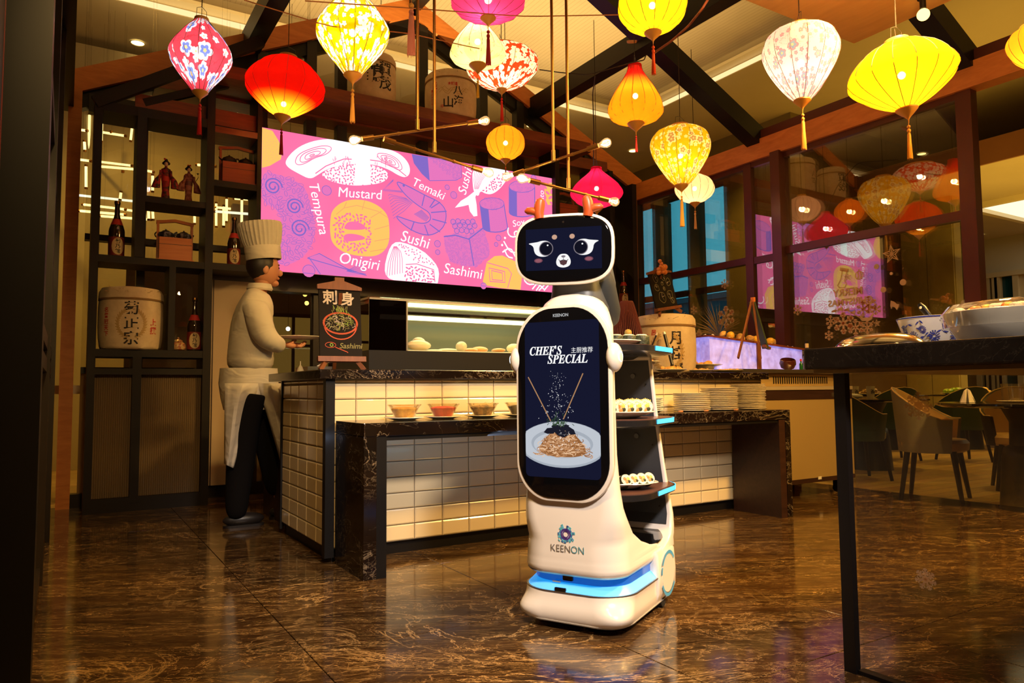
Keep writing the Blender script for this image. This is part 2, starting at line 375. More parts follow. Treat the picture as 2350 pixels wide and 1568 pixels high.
# floor: marble slabs inside the pavilion, oak beyond
fl = struct('floor', MB().box(-7, 9.4, -6, 12.5, -.30, -.012).box(9.4, 12.4, -6, 7.1, -.30, -.012).box(12.4, 17, -6, 9.6, -.30, -.012), mat('screed', (.03, .02, .012), .8))
slab_me = {}
def slab(x0, x1, y0, y1):
    key = (round(x1 - x0, 3), round(y1 - y0, 3))
    if key not in slab_me:
        g = .0015; b_ = .0015; X, Y = key; mb = MB()
        mb.add([(g, g, -.012), (X - g, g, -.012), (X - g, Y - g, -.012), (g, Y - g, -.012), (g, g, -b_), (X - g, g, -b_), (X - g, Y - g, -b_), (g, Y - g, -b_),
                (g + b_, g + b_, 0), (X - g - b_, g + b_, 0), (X - g - b_, Y - g - b_, 0), (g + b_, Y - g - b_, 0)],
               [(0, 3, 2, 1), (0, 1, 5, 4), (1, 2, 6, 5), (2, 3, 7, 6), (3, 0, 4, 7), (4, 5, 9, 8), (5, 6, 10, 9), (6, 7, 11, 10), (7, 4, 8, 11), (8, 9, 10, 11)])
        slab_me[key] = mb.mesh('stone_slab', M_FLOOR)
    inst('stone_slab', slab_me[key], fl, (x0, y0, 0))
ys = [-3.0 + .9 * i for i in range(11)] + [6.5]; xs = [-.2 + .9 * i for i in range(7)] + [5.75]
for i in range(len(xs) - 1):
    for j in range(len(ys) - 1): slab(xs[i], xs[i + 1], ys[j], ys[j + 1])
struct('trim_1', MB().box(5.75, 9.2, -5.9, 12.2, -.012, -.001).box(9.2, 12.3, -5.9, 6.9, -.012, -.001).box(12.3, 16.6, -5.9, 9.4, -.012, -.001), M_OAK)          # oak boards of the dining hall
struct('trim_2', MB().box(-6.9, 5.75, 6.5, 12.4, -.012, -.001).box(-6.9, -.2, -5.9, 6.5, -.012, -.001).box(-.2, 5.75, -5.9, -3.0, -.012, -.001), M_OAK)

# hall ceiling with a raised, boarded part and a stepped edge
ZC = 5.0; CX, CY = 7.41, 8.50
cl = struct('ceiling', MB().box(CX, 9.5, -6, 12.5, ZC, ZC + .5).box(9.5, 12.4, -6, 7.1, ZC, ZC + .5).box(12.4, 17, -6, 9.6, ZC, ZC + .5).box(-7, CX, CY, 12.5, ZC, ZC + .5).box(-7, -4, -6, CY, ZC, ZC + .5).box(-4, CX, -6, -3, ZC, ZC + .5), M_CEIL)
struct('raised_boarding', MB().box(-4, CX, -3, CY, ZC + .30, ZC + .34), M_COFFER, cl)
st = MB(); st.box(-4, CX - .16, CY - .16, CY, ZC + .09, ZC + .13).box(CX - .16, CX, -3, CY, ZC + .09, ZC + .13)
struct('stepped_edge', st, mat('edge_paint', (.75, .66, .46), .6), cl)
led = MB(); led.box(-4, CX - .02, CY - .006, CY - .001, ZC + .010, ZC + .075).box(CX - .006, CX - .001, -3, CY - .02, ZC + .010, ZC + .075)
struct('light_strip', led, emis('cove_led', (1.0, .70, .32), 1.3), cl)
# second recess in the dining hall: flat panel, its cove light put into emission
ZL = 3.9; c0 = at_z(2236, 470, ZL)
struct('lowered_soffit', MB().box(10.6, 12.2, -5.7, 6.9, ZL, ZL + .12).box(12.2, 16.6, -5.7, 9.4, ZL, ZL + .12), M_CEIL, cl)
ZC_, ZC = ZC, ZL
rc = MB().box(c0.x, c0.x + 4, c0.y - 4, c0.y, ZC - .012, ZC - .004)
struct('glowing_recess', MB().box(c0.x, min(16.9, c0.x + 6), c0.y - 5, c0.y, ZC - .02, ZC - .001), emis('recess_glow', (1.0, .84, .52), 1.5), cl)
struct('recess_border', MB().box(c0.x - .1, c0.x + 0.0, c0.y - 5, c0.y + .1, ZC - .09, ZC - .001).box(c0.x, 16.9, c0.y, c0.y + .1, ZC - .09, ZC - .001), mat('edge_paint'), cl)
ZC = ZC_
for k, (px, py) in enumerate(((2103, 30),)):
    pass

# hall walls
wb = struct('wall_far', MB().box(-7, 9.2, 12.2, 12.5, 0, ZC), M_WALL)
wl = struct('wall_hall_left', MB().box(-7, -6.7, -6, 12.5, 0, ZC), M_BROWNWALL)
wf = struct('wall_behind', MB().box(-7, 17, -6, -5.7, 0, ZC), M_BROWNWALL)
wr = MB().box(16.6, 17, -6, 9.6, 0, ZC)
struct('wall_return', MB().box(9.5, 12.4, 6.9, 7.1, 0, ZC).box(12.3, 12.4, 7.1, 9.4, 0, ZC).box(12.3, 17, 9.4, 9.6, 0, ZC), wallmat('return_brown', (.10, .055, .02), (.14, .08, .03)))
wr = struct('wall_hall_right', wr, M_WALL)
struct('wainscot', MB().box(16.54, 16.6, -6, 6.9, 0, 1.9), M_BROWNWALL, wr)
# glazed street facade of the hall, at the right rear
XF = 9.2
def fy(px, X=XF): return at_x(px, 560, X).y
fz0 = at_x(1560, 447, XF).z
ff = MB()
ff.box(XF, XF + .25, 6.9, 12.2, fz0, ZC); ff.box(XF, XF + .25, 6.9, 12.2, 0, .35)
fac = struct('wall_street', ff, wallmat('facade_olive', (.17, .125, .05), (.22, .16, .065)))
def pier(a, b, n):
    struct(n, MB().box(XF - .12, XF + .3, min(a, b), max(a, b), .35, fz0), MATS['facade_olive'], fac)
    struct('pier_lining', MB().box(XF - .14, XF - .12, min(a, b), min(a, b) + .55 * abs(b - a), .35, fz0), M_DARKWOOD, fac)
XN, XB = XF - .12, XF + .3
for a_, b_ in ((1537, 1503), (1617, 1580)): pier(fy(a_, XB), fy(b_, XN), 'pier')
pier(6.9, fy(1664, XN), 'pier'); pier(fy(1468, XB), 12.15, 'pier')
for zz in (at_x(1600, 668, XF).z,):
    struct('transom', MB().box(XF + .02, XF + .12, 6.9, 12.1, zz - .05, zz + .05), M_DARKWOOD, fac)
struct('window_1', MB().box(XF + .14, XF + .15, 6.9, 12.1, .35, fz0), M_GLASS)
# stone-clad wall piece and door surrounds in the dining hall
stw = struct('wall_dining', MB().box(12.0, 12.2, 6.05, 6.9, 0, 4.2), M_STONEWALL)
for k in range(2):
    struct('stone_panel', MB().box(11.96, 12.0, 6.06 + .42 * k, 6.06 + .42 * k + .41, .05, ZC - .6), M_STONEWALL, stw)
struct('wall_dining_low', MB().box(12.9, 13.0, 3.2, 5.3, 0, 1.25), M_WALL)
wd2 = struct('wall_doors', MB().box(16.3, 16.55, -5.7, 9.4, 3.15, 3.9), mat('pale_header', (.50, .46, .38), .6))
ydd = [at_x(q, 650, 16.3).y for q in (2240, 2262, 2268, 2286, 2292, 2334)]
for k in (0, 2, 4):
    struct('door_leaf', MB().box(16.34, 16.38, ydd[k + 1], ydd[k], 0, 3.15), mat('teal_door_glass', (.006, .05, .075), .15), wd2)
for y in ydd: struct('door_post', MB().box(16.22, 16.42, y - .05, y + .05, 0, 3.15), M_WALL, wd2)
struct('door_head', MB().box(16.2, 16.3, -5.7, 9.4, 3.08, 3.18), M_CEIL, wd2)
struct('solid_wall', MB().box(16.3, 16.5, -5.7, ydd[5] - .05, 0, 3.15), M_WALL, wd2)
struct('soffit_edge', MB().box(10.56, 10.6, -5.7, 6.9, ZL - .04, ZL + .3), M_BROWNWALL, cl)

# outdoors at dusk, seen through the facade
M_DUSK = mat('dusk_concrete', (.05, .09, .11), .9)
bd = thing('office_building', 'grey-blue flat-roofed building far outside the rear windows', 'building', (30, 24, -1))
MB().box(0, 6, -12, 12, 0, 6.7).obj('wall', M_DUSK, bd); MB().box(-.2, 6, -12.2, 12.2, 6.7, 7.0).obj('roof', M_DUSK, bd)
wm = MB().box(-.05, 0, 0, 1.3, 0, 1.1).mesh('window', mat('unlit_window', (.02, .03, .035), .1))
for k in range(10):
    for z in (1.0, 3.1, 5.2): inst('window', wm, bd, (0, -11.4 + 2.3 * k, z))
struct('trim_3', MB().box(9.5, 60, 7.1, 60, -1.2, -1.0), mat('street_asphalt', (.03, .035, .035), .9))
tr = thing('street_tree', 'dark street tree outside behind the rear glazing', 'tree', (16, 13.2, -1))
MB().tube([(0, 0, 0), (.05, 0, 1.2), (0, .1, 2.2)], [.12, .09, .05], 8).obj('trunk', M_DARKWOOD, tr)
lf = MB()
for k in range(420):
    a = random.uniform(0, 6.28); r = random.uniform(.1, 1.0) ** .5 * .9; z = random.uniform(1.4, 3.2); p = Vector((r * cos(a), r * sin(a), z))
    q = Vector((random.uniform(-1, 1), random.uniform(-1, 1), random.uniform(-1, 1))).normalized() * .11; s_ = q.orthogonal().normalized() * .06
    lf.add([p - q, p + s_, p + q, p - s_], [(0, 1, 2, 3)])
lf.obj('foliage', mat('dusk_leaf', (.012, .03, .012), .8), tr)['kind'] = 'stuff'

# ------------------------------------------------------------------ the timber-framed pavilion
XR = 5.66; YB = 6.44; ZP = 3.25; ZA = 4.62; XM = 2.83
n_trim = [3]
def trim(mb, m, **k):
    n_trim[0] += 1; return struct('trim_%d' % n_trim[0], mb, m, **k)
def gable(y, wd, dp, m, x0=0.0, x1=XR, lift=0):
    mb = MB()
    mb.beam((x0 - .04, y, ZP - .02 + lift), (XM, y, ZA + lift), wd, dp); mb.beam((x1 + .04, y, ZP - .02 + lift), (XM, y, ZA + lift), wd, dp); return mb
trim(gable(YB, .14, .17, M_BEAM), M_BEAM)                                        # rear gable rafters
trim(gable(YB + .02, .10, .12, M_BLACK, lift=-.15), M_BLACK)
trim(gable(4.62, .15, .17, M_BLACK), M_BLACK)                                    # second pair of rafters
trim(gable(2.7, .15, .17, M_BLACK), M_BLACK)
for x in (1.30, 4.24):
    trim(MB().box(x - .07, x + .07, -1.5, YB, 3.80, 3.98), M_BLACK)              # purlins
trim(MB().box(XM - .06, XM + .06, -1.5, YB, ZA - .02, ZA + .15), M_BLACK)
for x, n in ((0, 'l'), (XR, 'r')):
    trim(MB().box(x - .07, x + (.07 if x else .0), -1.5, YB + .05, ZP - .21, ZP - .02), M_BEAM if x else M_BLACK) # eaves plates
    trim(MB().box(x - .05 + (.0 if x else 0), x + .06, 1.2 if x else -1.5, 4.7, ZP - .02, ZP + .07), M_FRAME)
trim(MB().box(-.035, .055, YB - .08, YB + .08, 0, ZP - .05), M_BEAM)
trim(MB().box(XR - .18, XR - .07, YB - .14, YB - .02, 0, ZP - .2), M_BEAM)
trim(MB().box(XR - .07, XR + .04, YB - .12, YB + .02, 0, ZP - .2), M_FRAMEL)
# canopy panel over the entrance
cp = at_z(1960, 100, 3.2)
trim(MB().box(2.3, cp.x, .2, cp.y, 3.2, 3.30), M_CANOPY)

# rear wall: posts, rails, glass
WB = struct('wall_back', MB().box(.0, XR, YB - .05, YB + .05, 0, .10), M_FRAMEL)
def bk(name, x0, x1, z0, z1, m=None, y0=-.05, y1=.05):
    if name == 'rail': y0, y1 = y0 + .006, y1 - .006
    return struct(name, MB().box(x0, x1, YB + y0, YB + y1, z0, z1), m or M_FRAMEL, WB)
def X_(px, py): return at_y(px, py, YB).x
def Z_(px, py): return at_y(px, py, YB).z
z_a, z_b = Z_(200, 552), Z_(200, 538)
bk('rail', .1, 1.45, z_a, z_b); bk('rail', .1, 1.45, Z_(175, 858), Z_(175, 843)); bk('rail', .1, 1.45, Z_(200, 258), Z_(200, 246) + .1)
for px in (215, 322, 470, 585):
    x = X_(px, 600); bk('post', x - .03, x + .03, .1, ZP - .1)
bk('glass_pane', .1, 1.45, Z_(175, 843), z_a, M_GLASS, -.004, .004); bk('glass_pane', .1, 1.45, z_b, Z_(200, 258), M_GLASS, -.004, .004)
bk('fluted_pane', .1, 1.45, .1, Z_(175, 858), M_FLUTED, -.004, .004)
# gable infill
zl = Z_(746, 262) ; zl2 = Z_(900, 352)
bk('ledge', .55, XR - .5, zl - .10, zl + .02, M_RAIL, -.14, .10)
bk('rail', 1.3, 4.7, 3.30, 3.42, M_RAIL, -.08, .06)
for px in (475, 600, 712, 782, 968, 1105, 1188, 1290, 1340):
    x = X_(px, 200); zt = ZP + (ZA - ZP) * (1 - abs(x - XM) / XM) - .1
    if zt > 3.0: bk('post', x - .045, x + .045, 3.0, zt)
bk('glass_pane', .3, XR - .3, 3.0, ZP, M_GLASS, -.004, .004)
gp = MB().add([(.1, YB, ZP - .02), (XR - .1, YB, ZP - .02), (XM, YB, ZA - .1)], [(0, 1, 2)]); struct('gable_glass', gp, M_GLASS, WB)
# wall band behind and below the light box, and the kitchen glazing under it
bk('lintel', 1.45, 4.35, 1.72, 1.95, M_DARKWOOD, -.10, .05)
bk('kitchen_glass', 1.45, 4.35, .95, 1.72, M_DARKGLASS, -.004, .004)
bk('lower_panel', 1.45, XR - .2, .1, .95, M_DARKWOOD)
for x in (1.9, 2.6, 3.4, 4.3): bk('post', x - .035, x + .035, .95, 1.72)
bk('pale_panel', .96, 1.34, .1, 1.78, M_PALE, -.09, -.06)
bk('panel_joint', 1.02, 1.028, .1, 1.78, M_DARKWOOD, -.094, -.09)
bk('panel_head', .96, 1.45, 1.78, 1.9, M_DARKWOOD, -.10, .0)
for px in (1345, 1400):
    x = X_(px, 600); bk('post', x - .04, x + .04, .1, 3.0)
bk('rail', 4.3, XR - .1, 1.70, 1.77); bk('rail', 4.3, XR - .1, 2.95, 3.05); bk('rail', 4.3, XR - .1, 2.30, 2.36)
bk('glass_pane', 4.35, XR - .1, 1.0, 2.95, M_GLASS, -.004, .004)

# kitchen / corridor behind the rear glazing
kb = struct('wall_kitchen', MB().box(-3.5, 3.2, 9.55, 9.7, 0, 4.9), M_WALL)
struct('kitchen_panel', MB().box(.45, 1.5, 7.4, 7.45, 0, 2.0), M_GREYWALL, kb)
struct('kitchen_shelf', MB().box(-.3, 2.2, 7.0, 7.3, .85, .92), M_STEEL, kb)
wk2 = struct('wall_kitchen_rear', MB().box(1.5, 5.4, 8.2, 8.3, 0, 2.9), M_GREYWALL)
M_LITWIN = emis('lit_kitchen_window', (1.0, .62, .12), .28)
for x0, x1, z0, z1 in ((1.75, 2.55, 1.05, 1.68), (2.9, 3.9, 1.1, 1.75), (4.3, 4.9, 1.1, 1.9)):
    a = struct('lit_window', MB().box(x0, x1, 8.15, 8.19, z0, z1), M_LITWIN, wk2)
    struct('window_frame', MB().box(x0 - .04, x0, 8.12, 8.2, z0, z1).box(x1, x1 + .04, 8.12, 8.2, z0, z1).box(x0 - .04, x1 + .04, 8.12, 8.2, z1, z1 + .04).box(x0, x1, 8.12, 8.2, (z0 + z1) / 2 - .015, (z0 + z1) / 2 + .015).box((x0 + x1) / 2 - .015, (x0 + x1) / 2 + .015, 8.12, 8.2, z0, z1), M_DARKWOOD, wk2)

# right wall: steel mullions, transoms, double glazing
WR = struct('wall_right', MB().box(XR - .05, XR + .05, 4.30, YB, 0, .10), M_FRAME)
def rt(name, y0, y1, z0, z1, m=None, x0=-.045, x1=.045):
    if name in ('transom', 'sill', 'head'): x0, x1 = -.038, .038
    return struct(name, MB().box(XR + x0, XR + x1, y0, y1, z0, z1), m or M_FRAME, WR)
def RY(px, py): return at_x(px, py, XR).y
def RZ(px, py): return at_x(px, py, XR).z
yA, yB_, yC = RY(1724, 500), RY(1797, 500), RY(2230, 500)
rt('post', yA - .045, yA + .045, 0, ZP - .2); rt('post', yB_ - .05, yB_ + .05, 0, ZP - .2, None, -.10, .04)
rt('post', yC - .055, yC + .055, 1.06, ZP - .2)
zr = RZ(1960, 545); rt('transom', yC, yB_, zr - .035, zr + .035); zr2 = RZ(1765, 593); rt('transom', yB_, yA, zr2 - .035, zr2 + .03)
zr3 = RZ(1600, 622); rt('transom', yA, YB - .1, zr3 - .035, zr3 + .03)
rt('sill', yC, yB_, 1.06, 1.12); rt('head', yC, YB, ZP - .26, ZP - .20)
for dx in (-.018, .018):
    for y0, y1, z0, z1 in ((yC, yB_, 1.12, zr - .03), (yC, yB_, zr + .03, ZP - .24), (yB_, yA, .1, zr2), (yB_, yA, zr2, ZP - .24), (yA, YB - .1, .1, zr3), (yA, YB - .1, zr3, ZP - .24)):
        rt('glass_pane', y0, y1, z0, z1, M_GLASSR, dx - .002, dx + .002)
# left wall: near post and glazed partition
WLf = struct('wall_left', MB().box(-.20, -.06, 2.55, 2.72, 0, 3.4), M_BLACK)
struct('near_frame', MB().box(-.35, -.17, 1.5, 2.4, 0, 3.6), M_BLACK, WLf)
struct('frame_edge', MB().box(-.175, -.168, 2.395, 2.405, 0, 3.6), mat('red_edge', (.2, .03, .03), .3), WLf)
struct('post', MB().box(-.13, -.06, 3.9, 4.0, 0, 3.1), M_FRAMEL, WLf); struct('post', MB().box(-.13, -.05, 5.0, 5.12, 0, 3.1), M_FRAMEL, WLf)
for z in (.02, .95, 1.05, 2.0, 3.0): struct('rail', MB().box(-.13, -.07, 2.7, 6.36, z, z + .06), M_FRAMEL, WLf)
struct('glass_pane', MB().box(-.102, -.098, 2.7, 6.36, 1.1, 3.0), M_GLASS, WLf)
struct('fluted_pane', MB().box(-.102, -.098, 2.7, 6.36, .08, .95), M_FLUTED, WLf)

# stars, baubles and flakes stuck on the glass
def sticker(pts_list, M, mb):
    for kind, a in pts_list:
        if kind == 'f': mb.flat(a, M)
        else: mb.ribbon(a[0], a[1], M)
def flake(cx, cy, r, mb, M, wd=.16, arms=6, hub=.0):
    if hub: mb.flat(circ(cx, cy, r * hub, 12), M)
    for k in range(arms):
        a = 2 * pi * k / arms + pi / 2; d = Vector((cos(a), sin(a)))
        mb.ribbon([(cx, cy), (cx + d.x * r, cy + d.y * r)], r * wd, M)
        for t, l in ((.55, .34), (.8, .22)):
            for s in (-1, 1):
                b_ = a + s * pi / 3.2; p = (cx + d.x * r * t, cy + d.y * r * t)
                mb.ribbon([p, (p[0] + cos(b_) * r * l, p[1] + sin(b_) * r * l)], r * wd * .8, M)
# ================================================================== LIGHT BOX SIGN
YS = 6.05
sL = at_y(600, 291, YS); sx0 = sL.x; sx1 = at_y(1270, 410, YS).x; sz0 = (at_y(637, 626, YS).z + at_y(1259, 670, YS).z) / 2; sz1 = (sL.z + at_y(1270, 410, YS).z) / 2
SW, SH = sx1 - sx0, sz1 - sz0
E_S = 1.0
m = bpy.data.materials.new('backlit_pink'); m.use_nodes = True; nt = m.node_tree; nt.nodes.clear()
e = _n(nt, 'ShaderNodeEmission'); v = coords(nt, 'Object')
nt.links.new(ramp(nt, noise(nt, v, 1.2, 2), [(.35, (1.0, .155, .36)), (.65, (1.0, .20, .42))]), e.inputs[0]); e.inputs[1].default_value = 1.05
o_ = _n(nt, 'ShaderNodeOutputMaterial'); nt.links.new(e.outputs[0], o_.inputs[0]); M_PINK = m
E_W = emis('print_white', (1.0, .93, .95), 1.25); E_Y = emis('print_yellow', (1.0, .56, .13), 1.05); E_B = emis('print_blue', (.24, .15, .58), 1.0); E_L = emis('print_lilac', (.82, .19, .52), 1.0)
E_YD = emis('print_amber', (.95, .40, .16), 1.0)
sign = thing('lightbox_sign', 'large backlit pink sushi sign with white, blue and yellow drawings above the kitchen glass', 'sign', (sx0, YS, sz0))
MB().box(0, SW, 0, .12, 0, SH).obj('case', M_FRAMEL, sign)
MB().box(.004, SW - .004, -.006, .0, .004, SH - .004).obj('lit_face', M_PINK, sign)
SM = frame_mat((0, -.0075, 0), (1, 0, 0), (0, 0, 1), (0, -1, 0)); SM2 = frame_mat((0, -.0090, 0), (1, 0, 0), (0, 0, 1), (0, -1, 0)); SM3 = frame_mat((0, -.0105, 0), (1, 0, 0), (0, 0, 1), (0, -1, 0))
art = MB()          # 0 white 1 yellow 2 blue 3 pink 4 lilac
def S(px, py):
    p = at_y(px, py, YS); return (p.x - sx0, p.z - sz0)
def z7(x, y): return S(580 + x * .29787, 280 + y * .29787)      # reading positions off the enlarged view
def clipp(P): return [(min(max(a, .004), SW - .004), min(max(b, .004), SH - .004)) for a, b in P]
def fillp(P, mi, M=SM): art.flat(clipp(P), M, mi)
def line(P, wd, mi, M=SM2, closed=False):
    P = [p for p in P if .004 < p[0] < SW - .004 and .004 < p[1] < SH - .004]
    art.ribbon(P, wd, M, mi, closed)
def smooth(P, it=2, closed=True):
    for _ in range(it):
        Q = []
        n = len(P)
        for i in range(n if closed else n - 1):
            a = P[i]; b_ = P[(i + 1) % n]
            Q += [(a[0] * .75 + b_[0] * .25, a[1] * .75 + b_[1] * .25), (a[0] * .25 + b_[0] * .75, a[1] * .25 + b_[1] * .75)]
        P = Q if closed else [P[0]] + Q + [P[-1]]
    return P
def inside(p, P):
    c = False; n = len(P)
    for i in range(n):
        (x1, y1), (x2, y2) = P[i], P[i - 1]
        if (y1 > p[1]) != (y2 > p[1]) and p[0] < (x2 - x1) * (p[1] - y1) / (y2 - y1) + x1: c = not c
    return c
def grains(P, n, mi, s=.016, M=SM2, kind='grain', ang=None, holes=()):
    xs_ = [p[0] for p in P]; ys_ = [p[1] for p in P]; k = 0; got = []
    while k < n * 14 and len(got) < n:
        k += 1; p = (random.uniform(min(xs_), max(xs_)), random.uniform(min(ys_), max(ys_)))
        if not inside(p, P) or any(inside(p, h) for h in holes): continue
        if any((p[0] - q[0]) ** 2 + (p[1] - q[1]) ** 2 < (s * 1.5) ** 2 for q in got): continue
        got.append(p); a = random.uniform(0, pi) if ang is None else ang + random.uniform(-.4, .4)
        E_ = [(p[0] + cos(a) * cos(t) * s - sin(a) * sin(t) * s * .5, p[1] + sin(a) * cos(t) * s + cos(a) * sin(t) * s * .5) for t in [2 * pi * i / 8 for i in range(8)]]
        if kind == 'grain': art.flat(clipp(E_), M, mi)
        elif kind == 'ring': art.ribbon(clipp(E_), s * .13, M, mi, True)
        else: art.flat(clipp(circ(p[0], p[1], s * .17, 5)), M, mi)
def lines_in(P, n, mi, wd=.006, wav=.02):
    """contour lines following the outline inward"""
    cx = sum(p[0] for p in P) / len(P); cy = sum(p[1] for p in P) / len(P)
    for k in range(1, n + 1):
        t = 1 - k / (n + 1); line([(cx + (p[0] - cx) * t, cy + (p[1] - cy) * t) for p in P], wd, mi, SM2, True)
# salmon nigiri with wrap (top left)
Lb = smooth([z7(*p) for p in ((245, 300), (330, 205), (450, 150), (590, 130), (740, 140), (900, 175), (1060, 215), (1150, 260), (1205, 330), (1210, 400), (1175, 432), (1120, 415), (1050, 370), (940, 330), (800, 325), (650, 340), (560, 370), (500, 410), (440, 445), (350, 400), (262, 350))])
rice = smooth([z7(*p) for p in ((520, 400), (620, 345), (800, 325), (940, 335), (1040, 385), (1040, 440), (980, 475), (860, 490), (760, 492), (650, 475), (560, 440))])
fillp(rice, 0); grains(rice, 120, 3, .013); fillp(Lb, 0, SM2)
for t in (.93, .84, .74, .64):
    for seg in (((300, 320), (330, 250), (440, 200), (560, 170), (640, 190), (590, 250), (480, 280), (400, 330), (330, 350)), ((930, 230), (1040, 240), (1130, 290), (1170, 370), (1130, 390), (1040, 330), (960, 290))):
        Q = smooth([z7(*p) for p in seg]); cx = sum(p[0] for p in Q) / len(Q); cy = sum(p[1] for p in Q) / len(Q)
        k_ = 1.05 - (1 - t) * 2.6; line([(cx + (p[0] - cx) * k_, cy + (p[1] - cy) * k_) for p in Q], .007, 3, SM3, True)
for a, b_ in (((480, 400), (640, 310)), ((640, 310), (760, 290)), ((900, 295), (1050, 340)), ((1050, 340), (1180, 420))):
    line([z7(*a), z7((a[0] + b_[0]) / 2, (a[1] + b_[1]) / 2 - 12), z7(*b_)], .009, 3, SM3)
for k in range(26):
    x = random.uniform(560, 770) if k % 2 else random.uniform(930, 1040); y = random.uniform(255, 320); line([z7(x, y), z7(x + random.uniform(-8, 8), y + random.uniform(18, 40))], .005, 3, SM3)
fillp([z7(*p) for p in ((610, 140), (745, 170), (820, 215), (900, 270), (905, 480), (775, 492), (790, 320), (735, 230))], 5, SM3)  # glare on the sign face, painted as a bright patch
# tempura roll (blue on lilac, left)
TP = smooth([z7(*p) for p in ((70, 380), (170, 400), (300, 440), (400, 500), (440, 620), (475, 740), (480, 860), (440, 990), (340, 1080), (200, 1120), (190, 1000), (215, 880), (225, 760), (170, 660), (68, 630))])
fillp(TP, 4); grains(TP, 190, 2, .024, SM2, 'ring')
for (x, y, r) in ((155, 500, 70), (320, 655, 65), (360, 825, 72)):
    c_ = z7(x, y); rr = abs(z7(x + r, y)[0] - c_[0]); fillp(circ(*c_, rr * 1.1), 4, SM2)
    line([(c_[0] + rr * cos(a) * (1 - a / 16), c_[1] + rr * sin(a) * (1 - a / 16)) for a in [i * .3 for i in range(44)]], .012, 2, SM3)
# yellow roll
YP = smooth([z7(*p) for p in ((610, 680), (680, 620), (770, 596), (880, 606), (975, 650), (1040, 720), (1052, 820), (1050, 930), (1010, 1000), (940, 1038), (820, 1036), (700, 1010), (610, 940), (592, 850), (595, 750))])
hole1 = smooth([z7(*p) for p in ((705, 800), (740, 765), (830, 775), (880, 825), (810, 835), (700, 830))]); hole2 = smooth([z7(*p) for p in ((695, 870), (760, 860), (850, 880), (870, 905), (780, 920), (700, 925))])
fillp(YP, 1); fillp(hole1, 3, SM2); fillp(hole2, 3, SM2)
ringp = smooth([z7(*p) for p in ((640, 715), (760, 705), (890, 725), (920, 830), (905, 960), (850, 1015), (720, 990), (625, 920), (620, 800))])
inner = smooth([z7(*p) for p in ((700, 770), (760, 755), (860, 790), (885, 870), (870, 930), (760, 945), (690, 905))])
grains(ringp, 75, 3, .016, SM2, 'grain', None, (inner,))
for P_ in (((640, 715), (700, 665), (800, 645), (960, 690), (1040, 740)), ((720, 620), (700, 665)), ((860, 606), (840, 680)), ((990, 690), (905, 740)), ((1045, 800), (935, 830)), ((1050, 900), (935, 920)), ((1020, 980), (900, 1000))):
    line([z7(*p) for p in P_], .006, 6, SM3)
fillp([z7(*p) for p in ((68, 45), (150, 70), (200, 150), (228, 220), (215, 290), (130, 340), (68, 355))], 1); grains([z7(*p) for p in ((68, 45), (150, 70), (200, 150), (228, 220), (215, 290), (130, 340), (68, 355))], 90, 3, .012, SM2, 'dot')
# blue drawings: roll, prawn, caviar rolls
B1 = [z7(*p) for p in ((1222, 252), (1350, 275), (1500, 300), (1600, 325), (1605, 430), (1560, 452), (1360, 455), (1300, 400), (1240, 320))]
fillp(B1, 4); fillp([z7(*p) for p in ((1222, 252), (1345, 272), (1360, 455), (1300, 400), (1240, 320))], 2, SM2); grains(B1[1:6], 60, 2, .014, SM3, 'ring'); line(B1, .006, 2, SM3, True)
PR = smooth([z7(*p) for p in ((1090, 450), (1200, 500), (1330, 570), (1440, 620), (1490, 690), (1480, 790), (1430, 850), (1350, 880), (1240, 850), (1140, 780), (1090, 720), (1200, 760), (1310, 790), (1370, 760), (1360, 700), (1290, 660), (1210, 600), (1150, 540))])
fillp(PR, 4); line(PR, .009, 2, SM3, True)
for a, b_ in (((1370, 665), (1440, 620)), ((1370, 700), (1490, 690)), ((1380, 750), (1490, 780)), ((1360, 790), (1440, 850)), ((1320, 795), (1350, 878)), ((1240, 770), (1215, 840)), ((1320, 565), (1300, 650)), ((1400, 600), (1360, 660))): line([z7(*a), z7(*b_)], .010, 2, SM3)
for k in range(9): line([z7(1180 + k * 6, 590 + k * 4), z7(1050 + k * 14, 560 + k * 16), z7(1040 + k * 5, 570 + k * 22)], .004, 2, SM3)
for k in range(12): line([z7(1300 + k * 5, 680 + k * 5), z7(1240 + k * 8, 715 + k * 5)], .005, 2, SM3)
for k in range(3): line([z7(1080, 445 + k * 5), z7(1000, 520 + k * 6), z7(1150, 535 + k * 5)], .004, 2, SM3)
art.flat(circ(*z7(1160, 492), .012, 10), SM3, 2)
for (cx, cy, w2, h2, tilt) in ((1848, 725, 95, 130, -20), (2070, 600, 98, 140, 0)):
    top = [(cx + tilt * .5 + w2 * cos(t), cy - h2 * .72 + 45 * sin(t)) for t in [i * pi / 10 for i in range(20)]]
    bod = [(cx - w2 + tilt * .3, cy - h2 * .7)] + [(cx + w2 * cos(t) - tilt * .8, cy + h2 * .7 - 35 * sin(t)) for t in [pi + i * pi / 8 for i in range(9)]] + [(cx + w2 + tilt * .6, cy - h2 * .7)]
    fillp([z7(*p) for p in bod], 4); grains([z7(*p) for p in bod], 150, 2, .010, SM2, 'dot'); line([z7(*p) for p in bod], .010, 2, SM3)
    fillp([z7(*p) for p in bod[:6]][:1] + [z7(cx - w2 * .4, cy - h2 * .6)] + [z7(*bod[4])] + [z7(*bod[2])] + [z7(*bod[1])], 2, SM2)
    tp = [z7(*p) for p in top]; fillp(tp, 4, SM3); line(tp, .007, 2, SM3, True); grains(tp, 16, 2, .018, SM3, 'ring')
CB = [z7(*p) for p in ((1468, 880), (1560, 860), (1660, 870), (1770, 810), (1820, 960), (1820, 1030), (1720, 1120), (1620, 1110), (1520, 1080), (1480, 980))]
